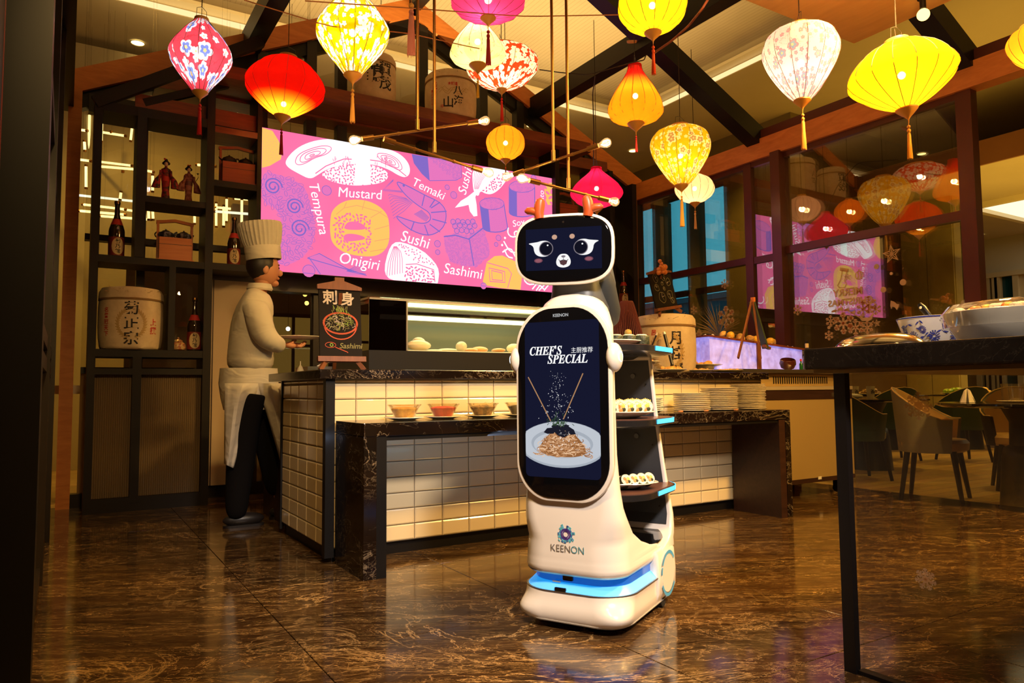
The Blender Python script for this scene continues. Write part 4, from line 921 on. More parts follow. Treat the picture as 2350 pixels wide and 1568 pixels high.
text_into(ad, '𝑺𝑷𝑬𝑪𝑰𝑨𝑳', frame_mat((.0255, yP - .0134, .9585), (1, 0, 0), (0, 0, 1), (0, -1, 0)), .044, 0, bold=.0006, xs=.88)
text_into(ad, '主厨推荐', frame_mat((.082, yP - .0134, .989), (1, 0, 0), (0, 0, 1), (0, -1, 0)), .0215, 0)
for (a, b_) in (((-.135, .08), (-.045, -.078)), ((.085, .09), (.006, -.072))): ad.ribbon([a, b_], .0042, D2, 9)
for k in range(150):
    t = random.random(); x = random.gauss(-.012, .012 + .028 * t); y = .09 - .19 * t + random.uniform(-.01, .01); a = random.uniform(0, pi); l = random.uniform(.001, .0045) * (.5 + t)
    ad.ribbon([(x, y), (x + l * cos(a), y + l * sin(a))], random.uniform(.0008, .0022), D4, 0 if random.random() < .6 else 1)
cyp = -.162
def clipd(P): return [(max(-.1479, min(.1479, a)), b_) for a, b_ in P]
ad.flat(clipd(circ(-.002, cyp, .172, 44, .082)), D2, 8); ad.flat(clipd(circ(-.002, cyp + .003, .168, 44, .077)), D3, 7); ad.flat(clipd(circ(-.002, cyp + .004, .122, 40, .052)), frame_mat((0, yP - .0140, .8175), (1, 0, 0), (0, 0, 1), (0, -1, 0)), 8); ad.flat(clipd(circ(-.002, cyp - .001, .112, 40, .046)), frame_mat((0, yP - .0141, .8175), (1, 0, 0), (0, 0, 1), (0, -1, 0)), 7)
ad.flat(smooth([(-.096, cyp - .024), (-.085, cyp + .0), (-.055, cyp + .035), (-.02, cyp + .052), (.03, cyp + .050), (.065, cyp + .025), (.092, cyp - .01), (.095, cyp - .03), (.05, cyp - .044), (-.05, cyp - .044)]), D4, 2)
DN = [frame_mat((0, yP - .0144 - .0002 * i, .8175), (1, 0, 0), (0, 0, 1), (0, -1, 0)) for i in range(6)]
for k in range(300):
    x = random.gauss(-.003, .050); hgt = .088 * max(0, 1 - (abs(x) / .105) ** 1.6); y = cyp - .040 + random.uniform(0, 1) ** .8 * (hgt + .012); x = max(-.102, min(.102, x))
    r = random.uniform(.006, .015); a0 = random.uniform(0, 6.28); P = [(x + r * cos(a0 + i * .45) * 1.3, y + r * .55 * sin(a0 + i * .45)) for i in range(random.randint(4, 8))]
    ad.ribbon(P, random.uniform(.0016, .003), DN[k % 5], (3, 4, 3, 2)[k % 4])
for k in range(90):
    x = random.gauss(-.003, .044); y = cyp - .02 + random.uniform(0, .07) * max(0, 1 - (x / .09) ** 2); a = random.uniform(0, pi); ad.ribbon([(x, y), (x + .005 * cos(a), y + .005 * sin(a))], .0012, DN[5], 0 if k % 2 else 4)
for (x, y, w2, h2, r) in ((-.045, .018, .028, .012, .2), (0, .012, .03, .016, -.1), (.032, .02, .026, .012, -.4), (.01, .03, .022, .01, .5), (-.02, .03, .022, .012, -.2)):
    ad.flat([(x + cos(r) * a - sin(r) * c, cyp + .044 + y - .014 + sin(r) * a + cos(r) * c) for a, c in ((-w2, 0), (-w2 * .4, h2), (w2 * .5, h2 * .8), (w2, -.2 * h2), (w2 * .3, -h2), (-w2 * .5, -h2 * .7))], DN[5], 6)
for k in range(60):
    x = random.gauss(-.01, .02); y = cyp + .062 + abs(random.gauss(0, .018)); a = pi / 2 + (x + .01) * 18 + random.uniform(-.4, .4); l = random.uniform(.006, .014)
    ad.ribbon([(x, y), (x + l * cos(a), y + l * sin(a))], .002, frame_mat((0, yP - .0158, .8175), (1, 0, 0), (0, 0, 1), (0, -1, 0)), 5)
ad.obj('display_artwork', [W_, Wg, Br, Nd, Nd2, Gn, Dk, Pl, Ps, Wd], bot)
mb = MB(); text_into(mb, 'KEENON', frame_mat((0, yP - .0132, 1.118), (1, 0, 0), (0, 0, 1), (0, -1, 0)), .0155, bold=.0004); mb.obj('plate_lettering', emis('soft_print', (.55, .55, .55), .8), bot)
# logo on the belly
LM = frame_mat((0, -.2466, .338), (1, 0, 0), (0, .03, 1), (0, -1, 0))
mb = MB(); text_into(mb, 'KEEN', frame_mat((-.0205, -.2488, .286), (1, 0, 0), (0, 0, 1), (0, -1, 0)), .036, 0, bold=-.0002, xs=.93); text_into(mb, 'ON', frame_mat((.0465, -.2488, .286), (1, 0, 0), (0, 0, 1), (0, -1, 0)), .036, 1, bold=-.0002, xs=.93); mb.obj('belly_lettering', [mat('logo_grey', (.13, .12, .12), .5), mat('logo_teal', (.04, .24, .32), .5)], bot)
mb = MB(); random.seed(3)
mb.ribbon(circ(0, 0, .011, 24), .0035, LM, 2, True); mb.ribbon(circ(0, 0, .0175, 30), .0060, LM, 2, True); mb.ribbon([(.003, .008), (.006, .03)], .0045, LM, 2)
for k in range(17):
    a0 = 2 * pi * k / 17; 
    if k == 4: continue
    mb.ribbon(circ(0, 0, .0235, 3, a0=a0 + .02, a1=a0 + .34), .0052, LM, (0, 1, 3)[k % 3])
    if k % 3 != 1: mb.ribbon(circ(0, 0, .0292, 3, a0=a0 + .02, a1=a0 + .34), .0048, LM, (1, 3, 0, 1)[k % 4])
    if k % 5 == 0: mb.ribbon(circ(0, 0, .0345, 3, a0=a0 + .04, a1=a0 + .30), .0042, LM, 0)
mb.obj('belly_emblem', [mat('logo_teal2', (.08, .42, .52), .5), mat('logo_blue', (.04, .17, .42), .5), mat('logo_violet', (.07, .03, .22), .5), mat('logo_sky', (.12, .50, .72), .5)], bot)
# shoulder collar, neck, head
mb = MB(); col_ = []
for (z, hw, y0, y1, r) in ((1.125, .135, -.235, -.06, .085), (1.150, .128, -.232, -.07, .08), (1.172, .112, -.225, -.08, .07), (1.190, .088, -.215, -.09, .06), (1.200, .060, -.20, -.10, .045), (1.203, .03, -.18, -.12, .025)): col_.append(rsec(hw, y0, y1, z, r, r, 10))
mb.loft(col_); mb.obj('shoulder_collar', M_RW, bot, smooth=True, sharp=60)
gr = MB()
for sx_ in (-.055, .055):
    for i in range(-5, 6):
        for j in range(-5, 6):
            x = sx_ + i * .0042; z = 1.167 + j * .0036
            if i * i + j * j > 27: continue
            t = (z - 1.150) / .04; hwz = lerp(.128, .088, t); y = lerp(-.232, -.215, t) + .085 - sqrt(max(0, .085 ** 2 - max(0, abs(x) - (hwz - .085)) ** 2)) - .0012
            gr.flat(circ(0, 0, .0010, 5), frame_mat((x, y, z), (1, 0, 0), (0, .35, 1), (0, -1, 0)))
gr.obj('speaker_holes', mat('speaker_hole', (.10, .08, .07), .8), bot)['kind'] = 'stuff'
mb = MB(); mb.loft([rsec(.085, -.20, .045, 1.10, .06, .05, 8), rsec(.10, -.20, .07, 1.16, .06, .06, 8), rsec(.095, -.19, .085, 1.22, .06, .06, 8), rsec(.088, -.185, .09, 1.27, .05, .05, 8), rsec(.080, -.185, .08, 1.33, .05, .05, 8)]); mb.obj('neck', M_RG, bot, smooth=True)
mb = MB(); R_ = Matrix.Rotation(radians(38), 3, 'X')
mb.loft([[tuple(R_ @ Vector(p) + Vector((.03, .00, 1.17))) for p in rsec(h, -a, a, z, a * .95, a * .95, 8)] for z, h, a in ((-.07, .07, .055), (-.03, .085, .06), (.10, .095, .062), (.135, .088, .058), (.145, .06, .04))]); mb.obj('rear_mount', mat('robot_dark_grey', (.045, .05, .05), .45, .1), bot, smooth=True)
HY = radians(-15)  # the head turns towards the viewer
hd = thing('head', None, None); hd.parent = bot; hd.location = (.004, -.235, 1.362); hd.rotation_euler = (radians(2), radians(.7), radians(15))
HMx = frame_mat((0, 0, 0), (1, 0, 0), (0, 0, 1), (0, -1, 0))
def hl(name, lays, m, sharp=55): 
    mb = MB(); mb.loft([[tuple(HMx @ Vector((u, v_, d))) for u, v_ in P] for P, d in lays]); return mb.obj(name, m, hd, smooth=True, sharp=sharp)
hl('head_shell', [(sup(.10, .07, 2.8), -.075), (sup(.150, .105, 3.0), -.055), (sup(.177, .124, 3.2), -.025), (sup(.185, .131, 3.3), 0), (sup(.184, .130, 3.3), .010), (sup(.177, .1235, 3.3), .0135)], M_RW)
hl('face_glass', [(sup(.176, .1225, 3.3), .010), (sup(.174, .120, 3.3), .0155), (sup(.166, .114, 3.3), .0175)], M_GB)
def HZ(d): return frame_mat((0, -d, .0), (1, 0, 0), (0, 0, 1), (0, -1, 0))
MB().flat(rrect(.140, .0765, .002, 2), HZ(.0180)).obj('face_screen', M_NAVY, hd)
MB().flat(circ(0, .098, .004, 12), HZ(.0182)).obj('camera_lens', mat('lens', (.02, .015, .012), .1), hd)
fc = MB()
for s in (-1, 1):
    ex, ey = s * .0675, .003
    fc.flat(smooth([(ex + s * a, ey + c) for a, c in ((-.027, .0), (-.024, .018), (-.008, .029), (.012, .030), (.026, .026), (.038, .0245), (.066, .0215), (.050, .0150), (.043, .006), (.042, -.006), (.036, -.020), (.020, -.029), (-.008, -.029), (-.024, -.016))]), HZ(.0184), 0)
    fc.flat(circ(ex - s * .0035, ey + .0, .0265, 32), HZ(.0187), 1); fc.flat(circ(ex - s * .0035, ey, .0235, 32), HZ(.0190), 2)
    fc.flat(circ(ex - s * .0035 + .006, ey + .012, .0032, 12), HZ(.0193), 0)
    fc.flat(circ(s * .0325, .044, .0098, 20, .0090), HZ(.0184), 3)
    fc.flat(circ(s * .093, -.040, .016, 20, .0085), HZ(.0184), 4)
    fc.flat(circ(s * .093, -.040, .012, 20, .006), HZ(.0186), 5)
fc.flat(smooth([(0, -.018), (.014, -.020), (.024, -.034), (.028, -.050), (.022, -.064), (0, -.070), (-.022, -.064), (-.028, -.050), (-.024, -.034), (-.014, -.020)]), HZ(.0184), 0)
fc.flat(smooth([(-.009, -.026), (0, -.0235), (.009, -.026), (.006, -.031), (0, -.033), (-.006, -.031)]), HZ(.0187), 1)
fc.ribbon([(0, -.033), (0, -.040)], .0016, HZ(.0189), 2); fc.ribbon([(-.018, -.039), (-.012, -.044), (0, -.040), (.012, -.044), (.018, -.039)], .002, HZ(.0189), 2)
fc.flat([(-.015, -.044), (0, -.0415), (.015, -.044), (.011, -.056), (0, -.061), (-.011, -.056)], HZ(.0187), 6)
fc.obj('face_artwork', [W_, emis('px_face_grey', (.22, .19, .22), 1), emis('px_ink', (.006, .006, .014), 1), emis('px_brow', (.60, .36, .25), 1), emis('px_blush', (.16, .055, .085), 1), emis('px_blush2', (.30, .10, .13), 1), emis('px_mouth', (.10, .045, .05), 1)], hd)
M_ANT = mat('antler_orange', (.50, .085, .018), .38)
for s in (-1, 1):
    mb = MB(); x = s * .093
    mb.tube([(x - s * .004, -.01, .115), (x - s * .0, -.01, .138), (x - s * .004, -.01, .166), (x - s * .008, -.01, .184), (x - s * .009, -.01, .192)], [.017, .019, .020, .016, .005], 14)
    mb.tube([(x, -.012, .136), (x + s * .024, -.012, .146), (x + s * .042, -.012, .147), (x + s * .052, -.012, .146)], [.012, .0145, .013, .004], 12)
    mb.obj('antler', M_ANT, hd, smooth=True)
# side pods with the light ring
for s in (-1, 1):
    mb = MB(); mb.ball((0, 0, 0), 1, 20, 14, sc=(.028, .042, .052)); o = mb.obj('side_pod', M_RW, bot, smooth=True, loc=(s * .192, -.235, .962))
    rg = MB(); M = frame_mat((s * .0265, -.004, .002), (0, 1, 0), (0, 0, 1), (s, 0, 0)); rg.ribbon(circ(0, 0, .017, 28), .004, M, 0, True); rr_ = rg.obj('light_ring', M_LEDW, o)
# ================================================================== LANTERNS
random.seed(11)
def fabric(name, c1, kind='plain', c2=(1, 1, 1), c3=None, through=.16, sc=9, thr=.5, top=None):
    """lantern silk: light of the bulb inside comes through it"""
    m = bpy.data.materials.new('silk_' + name); m.use_nodes = True; nt = m.node_tree; nt.nodes.clear(); v = coords(nt, 'Object')
    if kind == 'plain':
        col = ramp(nt, noise(nt, v, 5, 3), [(.3, tuple(x * .85 for x in c1)), (.7, c1)])
    else:
        sp0 = _n(nt, 'ShaderNodeSeparateXYZ'); nt.links.new(v, sp0.inputs[0])
        ang = math_(nt, 'ARCTAN2', sp0.outputs[1], sp0.outputs[0])
        col = ramp(nt, noise(nt, v, 5, 3), [(.3, tuple(x * .9 for x in c1)), (.7, c1)])
        def layer(col, k, off, size, ca, cb, keep):
            cv = _n(nt, 'ShaderNodeCombineXYZ'); nt.links.new(math_(nt, 'MULTIPLY_ADD', ang, .20 * k, off), cv.inputs[0]); nt.links.new(math_(nt, 'MULTIPLY', sp0.outputs[2], k), cv.inputs[1])
            vo = _n(nt, 'ShaderNodeTexVoronoi', voronoi_dimensions='2D'); vo.inputs['Scale'].default_value = 1; vo.inputs['Randomness'].default_value = .75; nt.links.new(cv.outputs[0], vo.inputs['Vector'])
            df = _n(nt, 'ShaderNodeVectorMath', operation='SUBTRACT'); nt.links.new(cv.outputs[0], df.inputs[0]); nt.links.new(vo.outputs['Position'], df.inputs[1])
            ds = _n(nt, 'ShaderNodeSeparateXYZ'); nt.links.new(df.outputs[0], ds.inputs[0]); cs_ = _n(nt, 'ShaderNodeSeparateXYZ'); nt.links.new(vo.outputs['Color'], cs_.inputs[0])
            th = math_(nt, 'ARCTAN2', ds.outputs[1], ds.outputs[0]); r_ = vo.outputs['Distance']
            pr = math_(nt, 'MULTIPLY', math_(nt, 'MULTIPLY_ADD', math_(nt, 'ABSOLUTE', math_(nt, 'COSINE', math_(nt, 'MULTIPLY_ADD', th, 2.5, math_(nt, 'MULTIPLY', cs_.outputs[1], 6)))), .38, .66), math_(nt, 'MULTIPLY_ADD', cs_.outputs[2], size * .45, size * .7))
            on = math_(nt, 'MULTIPLY', math_(nt, 'LESS_THAN', r_, pr), math_(nt, 'LESS_THAN', cs_.outputs[0], keep))
            col = mixc(nt, on, col, ca)
            e1 = math_(nt, 'MULTIPLY', on, math_(nt, 'LESS_THAN', r_, math_(nt, 'MULTIPLY', pr, .62)))
            if cb: col = mixc(nt, math_(nt, 'MULTIPLY', e1, .8), col, cb)
            return mixc(nt, math_(nt, 'MULTIPLY', on, math_(nt, 'LESS_THAN', r_, math_(nt, 'MULTIPLY', pr, .22))), col, (.95, .72, .30))
        tw = math_(nt, 'ABSOLUTE', math_(nt, 'SUBTRACT', noise(nt, v, sc * .55, 4, .55, 1.2), .5))
        col = mixc(nt, math_(nt, 'MULTIPLY', ramp(nt, tw, [(0, (1, 1, 1)), (.010, (0, 0, 0))]), .6), col, tuple(x * .22 for x in c1))
        col = layer(col, sc * 1.9, 0, .42, c2, None, thr)
        col = layer(col, sc, 7.3, .46, c2, c3, thr)
    if top:          # orange cloth dyed at the neck; red cloth carries painted bulb glow below
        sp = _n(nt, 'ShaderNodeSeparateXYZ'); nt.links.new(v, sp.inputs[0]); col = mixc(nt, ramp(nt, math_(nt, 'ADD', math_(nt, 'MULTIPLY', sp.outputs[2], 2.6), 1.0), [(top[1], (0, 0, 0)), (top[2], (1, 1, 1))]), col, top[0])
    t = _n(nt, 'ShaderNodeBsdfTranslucent'); nt.links.new(col, t.inputs[0]); d = _n(nt, 'ShaderNodeBsdfDiffuse'); nt.links.new(col, d.inputs[0])
    a = _n(nt, 'ShaderNodeMixShader'); a.inputs[0].default_value = .72; nt.links.new(d.outputs[0], a.inputs[1]); nt.links.new(t.outputs[0], a.inputs[2])
    tr = _n(nt, 'ShaderNodeBsdfTransparent'); nt.links.new(mixc(nt, .35, col, (1, 1, 1)), tr.inputs[0])
    b_ = _n(nt, 'ShaderNodeMixShader'); b_.inputs[0].default_value = through; nt.links.new(a.outputs[0], b_.inputs[1]); nt.links.new(tr.outputs[0], b_.inputs[2])
    o = _n(nt, 'ShaderNodeOutputMaterial'); nt.links.new(b_.outputs[0], o.inputs[0]); return m
M_RIB = mat('lantern_wire', (.10, .03, .012), .6); M_RIBR = mat('lantern_wire_red', (.35, .01, .01), .6)
M_KNOB = mat('turned_lantern_wood', (.78, .36, .06), .4); M_CORD = mat('hanging_cord', (.03, .018, .012), .8); M_TWINE = mat('brown_twine', (.60, .24, .09), .8)
M_BULB = emis('hot_bulb', (1.0, .80, .42), 60); M_BULB2 = emis('clear_bulb_glow', (1.0, .62, .24), 7)
# profiles: (radius fraction, height fraction from the top 0 to the bottom 1)
PROF = {
 'diamond': [(.22, 0), (.24, .03), (.42, .10), (.66, .22), (.88, .36), (.985, .46), (1, .50), (.975, .55), (.84, .66), (.60, .80), (.38, .91), (.24, 1)],
 'onion': [(.24, 0), (.25, .06), (.34, .14), (.52, .28), (.74, .45), (.92, .62), (1, .75), (.98, .84), (.86, .92), (.60, .975), (.30, 1)],
 'top': [(.30, 0), (.52, .02), (.76, .07), (.92, .16), (1, .28), (.98, .40), (.86, .56), (.66, .73), (.44, .89), (.28, .97), (.22, 1)],
 'saucer': [(.20, 0), (.22, .05), (.40, .16), (.68, .32), (.90, .47), (.99, .57), (1, .63), (.95, .72), (.78, .84), (.50, .94), (.22, 1)],
 'wide': [(.22, 0), (.42, .05), (.70, .18), (.90, .34), (1, .49), (.985, .56), (.86, .68), (.62, .82), (.40, .93), (.20, 1)],
 'bowl': [(.55, 0), (.80, .06), (.95, .20), (1, .34), (.95, .50), (.80, .68), (.55, .85), (.30, .95), (.14, 1)],
 'globe': [(.24, 0), (.48, .06), (.76, .18), (.94, .34), (1, .50), (.95, .66), (.78, .82), (.48, .95), (.24, 1)],
 'disc': [(.20, 0), (.50, .12), (.80, .30), (.96, .46), (1, .56), (.93, .70), (.72, .85), (.45, .95), (.20, 1)],
}
def interp_prof(P, n):
    out = []
    for i in range(n + 1):
        t = i / n
        for (r0, h0), (r1, h1) in zip(P[:-1], P[1:]):
            if t <= h1 + 1e-9:
                k = (t - h0) / max(1e-6, h1 - h0); out.append((r0 + (r1 - r0) * k, t)); break
    for _ in range(1):
        out = [out[0]] + [((out[i - 1][0] + 2 * out[i][0] + out[i + 1][0]) / 4, out[i][1]) for i in range(1, len(out) - 1)] + [out[-1]]
    return out
def lantern(label, kind, px, y0, y1, wpx, dep, fab, tas=None, tcol=(.55, .02, .02), watt=14, ribs=14, rib=M_RIB, cone=M_KNOB, cord=(M_CORD, 0), lamp_c=(1.0, .72, .36), tas_y=None, group='silk lanterns hanging under the pavilion roof', ztop=4.4, bulb_at=None, tilt=0):
    """px, y0, y1: middle, top and bottom of the shade in the photo; dep: distance along the view"""
    a = at_d(px, (y0 + y1) / 2, dep); k = dep / F_PX; H = (y1 - y0) * k / 1.0; R = wpx * k / 2
    L = thing('paper_lantern', label, 'lantern', (a.x, a.y, a.z + H / 2), random.uniform(0, 1), group)
    P = interp_prof(PROF[kind], 22); nr = ribs * 6
    wob = lambda an, t: 1 - .022 * abs(sin(an * ribs / 2)) ** .7
    MB().lathe([(R * r, -H * h) for r, h in P], nr, cap=False, wob=wob).obj('shade', fab, L, smooth=True, sharp=80)
    rb = MB()
    for i in range(ribs):
        an = 2 * pi * i / ribs; rb.tube([(R * r * cos(an) * 1.004, R * r * sin(an) * 1.004, -H * h) for r, h in P[::2]], .0009 + R * .003, 4, cap=False)
    rb.obj('ribs', rib, L)
    r0 = R * P[0][0]; r1 = R * P[-1][0]
    MB().lathe([(r0 * 1.02, -.006), (r0 * 1.06, .004), (r0 * 1.0, .016), (r0 * .96, .004)], 24, cap=False).obj('top_ring', fab if kind in ('onion', 'saucer') else M_KNOB, L, smooth=True)
    MB().lathe([(r1 * 1.0, -H + .004), (r1 * 1.04, -H - .005), (r1 * .95, -H - r1 * .22), (r1 * .62, -H - r1 * .55), (r1 * .28, -H - r1 * .85), (.004, -H - r1 * 1.1), (.001, -H - r1 * 1.5)], 20).obj('finial', cone, L, smooth=True)
    # hanging wires and cord
    cb = MB()
    for s in (-1, 1): cb.tube([(s * r0 * .9, 0, .0), (s * r0 * .8, 0, .07), (0, 0, .09)], .0016, 5)
    cb.tube([(0, 0, .085), (.004, 0, .4), (0, 0, max(.3, ztop - L.location.z))], .003, 5); cb.obj('cord', cord[0], L)
    # bulb
    bz = -H * (bulb_at or .50)
    MB().ball((0, 0, bz), .020, 12, 8).obj('bulb', M_BULB, L); MB().lathe([(.014, bz + .02), (.014, bz + .055), (.004, bz + .06)], 10).obj('lamp_holder', M_BLACK, L)
    MB().tube([(0, 0, bz + .055), (0, 0, .08)], .002, 5).obj('flex', M_CORD, L)
    lg = bpy.data.lights.new('lantern_bulb', 'POINT'); lg.energy = watt; lg.color = lamp_c; lg.shadow_soft_size = .028
    lo = bpy.data.objects.new('lantern_bulb', lg); COL.objects.link(lo); lo.parent = L; lo.location = (0, 0, bz)
    if tas_y:
        zb = -(tas_y - y0) * k; z = -H - r1 * 1.5; Lz = z - zb; tc = mat('tassel_%d_%d' % (tcol[0] * 100, tcol[1] * 100), tcol, .75)
        T = thing('tassel', None, None); T.parent = L; bl = min(.05, Lz * .3)
        MB().tube([(0, 0, z + .01), (0, 0, z - bl)], .0016, 5).ball((0, 0, z - bl * .35), bl * .19, 10, 6).obj('bead', cone if tcol[1] > .2 else tc, T, smooth=True)
        MB().ball((0, 0, z - bl * .8), bl * .20, 10, 6, sc=(1, 1, 1.2)).obj('knot', tc, T, smooth=True)
        sk = MB(); w_ = max(.006, Lz * .062)
        sk.lathe([(w_ * .45, z - bl), (w_ * .75, z - bl - .012), (w_ * .92, zb + Lz * .25), (w_ * 1.05, zb)], 12)
        for i in range(22):
            an = 2 * pi * i / 22; sk.tube([(w_ * .5 * cos(an), w_ * .5 * sin(an), z - bl), (w_ * .9 * cos(an), w_ * .9 * sin(an), zb + Lz * .3), (w_ * 1.12 * cos(an), w_ * 1.12 * sin(an), zb + random.uniform(-.008, .004))], .0011, 3, cap=False)
        sk.obj('skirt', tc, T)
    if tilt:
        L.rotation_mode = 'QUATERNION'; q = Matrix.Rotation(radians(tilt), 4, _fw).to_quaternion(); L.rotation_quaternion = q
        for ch in L.children:
            if ch.name.startswith(('cord', 'tassel')):
                zz = .0 if ch.name.startswith('cord') else -H - r1 * 1.1
                ch.matrix_local = Matrix.Translation((0, 0, zz)) @ q.inverted().to_matrix().to_4x4() @ Matrix.Translation((0, 0, -zz))
    return L
YEL = (1.0, .62, .02); ORT = (.80, .22, .02); REDT = (.70, .015, .02)
F_pinkfl = fabric('pink_floral', (.85, .06, .10), 'fl', (.70, .80, .95), (.01, .14, .80), sc=7.5, thr=.60)
F_red = fabric('red', (1.0, .40, .02), top=((.88, .008, .004), -.14, .16)); F_yfl = fabric('yellow_floral', (1.0, .56, .0), 'fl', (1.0, 1.0, .95), None, sc=14, thr=.66)  # yellow glow of the bulb painted into the red cloth's bottom
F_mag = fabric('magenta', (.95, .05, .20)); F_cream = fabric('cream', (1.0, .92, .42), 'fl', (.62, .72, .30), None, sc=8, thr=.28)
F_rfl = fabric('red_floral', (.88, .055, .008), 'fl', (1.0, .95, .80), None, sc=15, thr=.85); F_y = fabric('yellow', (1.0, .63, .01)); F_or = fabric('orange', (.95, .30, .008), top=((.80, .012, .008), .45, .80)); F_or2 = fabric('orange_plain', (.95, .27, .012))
F_cr = fabric('crimson', (.90, .012, .07)); F_yf2 = fabric('olive_floral', (1.0, .60, .01), 'fl', (1.0, .92, .50), (.50, .20, .05), sc=14, thr=.60)
F_wpk = fabric('white_pink', (.95, .60, .42)); F_wfl = fabric('white_floral', (.92, .82, .76), 'fl', (.72, .32, .38), (.15, .42, .58), sc=16, thr=.42)
lantern('pink diamond lantern with blue and white flowers, leftmost of the lanterns', 'diamond', 461, 45, 213, 140, 4.5, F_pinkfl, tas_y=312, tcol=(.62, .012, .015), watt=5.5, lamp_c=(1, .90, .88))
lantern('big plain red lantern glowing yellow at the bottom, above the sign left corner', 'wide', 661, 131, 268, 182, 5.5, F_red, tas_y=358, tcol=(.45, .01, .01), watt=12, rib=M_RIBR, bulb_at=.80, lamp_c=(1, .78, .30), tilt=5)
lantern('yellow diamond lantern with white blossom branches, hanging left of the brass rods', 'diamond', 810, -22, 174, 170, 4.1, F_yfl, tas_y=284, tcol=(.85, .42, .08), watt=9, lamp_c=(1, .86, .62))
lantern('magenta disc lantern cut by the top edge of the picture', 'disc', 1120, -42, 42, 175, 3.9, F_mag, tas_y=152, tcol=(.35, .015, .02), watt=5, lamp_c=(1, .8, .8))
lantern('pale cream yellow lantern with leaf drawings below the magenta disc lantern', 'onion', 1096, 42, 150, 130, 5.1, F_cream, tas_y=226, tcol=(.90, .55, .05), watt=10, lamp_c=(1, .86, .55))
lantern('red bowl lantern with cloudy white flowers, behind the pale cream lantern', 'bowl', 1151, 116, 206, 173, 5.56, F_rfl, tas_y=280, tcol=(.75, .02, .01), watt=12, lamp_c=(1, .82, .55), bulb_at=.42)
lantern('plain bright yellow lantern at the top edge right of centre', 'globe', 1497, -50, 76, 160, 4.3, F_y, tas_y=174, tcol=(.80, .09, .01), watt=11)
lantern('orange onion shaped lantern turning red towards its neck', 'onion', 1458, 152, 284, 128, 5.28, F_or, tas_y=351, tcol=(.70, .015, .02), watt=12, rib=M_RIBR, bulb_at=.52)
lantern('smallest lantern, an orange globe in front of the sign top edge', 'globe', 1160, 290, 367, 91, 6.3, F_or2, tas_y=416, tcol=(.65, .10, .02), watt=8)
lantern('crimson saucer lantern hanging right above the robot antlers', 'saucer', 1369, 388, 478, 122, 6.5, F_cr, watt=9, lamp_c=(1, .75, .85), rib=M_RIBR, ztop=4.2)
lantern('yellow top shaped lantern with brown flower specks above the chalkboard', 'top', 1562, 290, 426, 139, 5.92, F_yf2, tas_y=522, tcol=(.80, .42, .06), watt=9)
lantern('small pale peach globe lantern half behind the speckled yellow lantern', 'globe', 1594, 400, 466, 91, 6.67, F_wpk, tas_y=526, tcol=(.85, .50, .22), watt=8, ztop=4.0)
lantern('white top shaped lantern printed with small flowers under the oak canopy', 'top', 1838, 60, 232, 171, 4.2, F_wfl, tas_y=346, tcol=(.85, .36, .06), watt=4.2, lamp_c=(1, .90, .84))
lantern('largest lantern, plain yellow and wide, at the right under the canopy edge', 'wide', 2061, 96, 252, 235, 3.9, F_y, tas_y=369, tcol=(.85, .44, .06), watt=14, ribs=16, tilt=-6)
lantern('orange lantern cut by the right edge of the picture', 'bowl', 2385, 62, 160, 130, 3.6, F_or2, watt=7)
# pink tassel of a lantern above the picture, hung on a twine
tp = thing('hanging_tassel', 'long pink tassel with a wooden bead hanging beside the brass rods', 'tassel', at_d(944, 0, 3.6))
tk = 3.6 / F_PX; M_PT = mat('tassel_pink', (.62, .22, .20), .8)
MB().tube([(0, 0, -.02), (0, 0, .9)], .0018, 5).obj('cord', M_TWINE, tp); MB().ball((0, 0, -.030), .014, 12, 8).obj('bead', M_KNOB, tp, smooth=True); MB().ball((0, 0, -.062), .013, 12, 8).obj('knot', M_PT, tp, smooth=True)
sk = MB().lathe([(.008, -.072), (.013, -.09), (.017, -.20), (.019, -.275)], 12)
for i in range(26):
    an = 2 * pi * i / 26; sk.tube([(.010 * cos(an), .010 * sin(an), -.07), (.017 * cos(an), .017 * sin(an), -.18), (.020 * cos(an), .020 * sin(an), -.28 + random.uniform(-.012, .005))], .0012, 3, cap=False)
sk.obj('skirt', M_PT, tp)

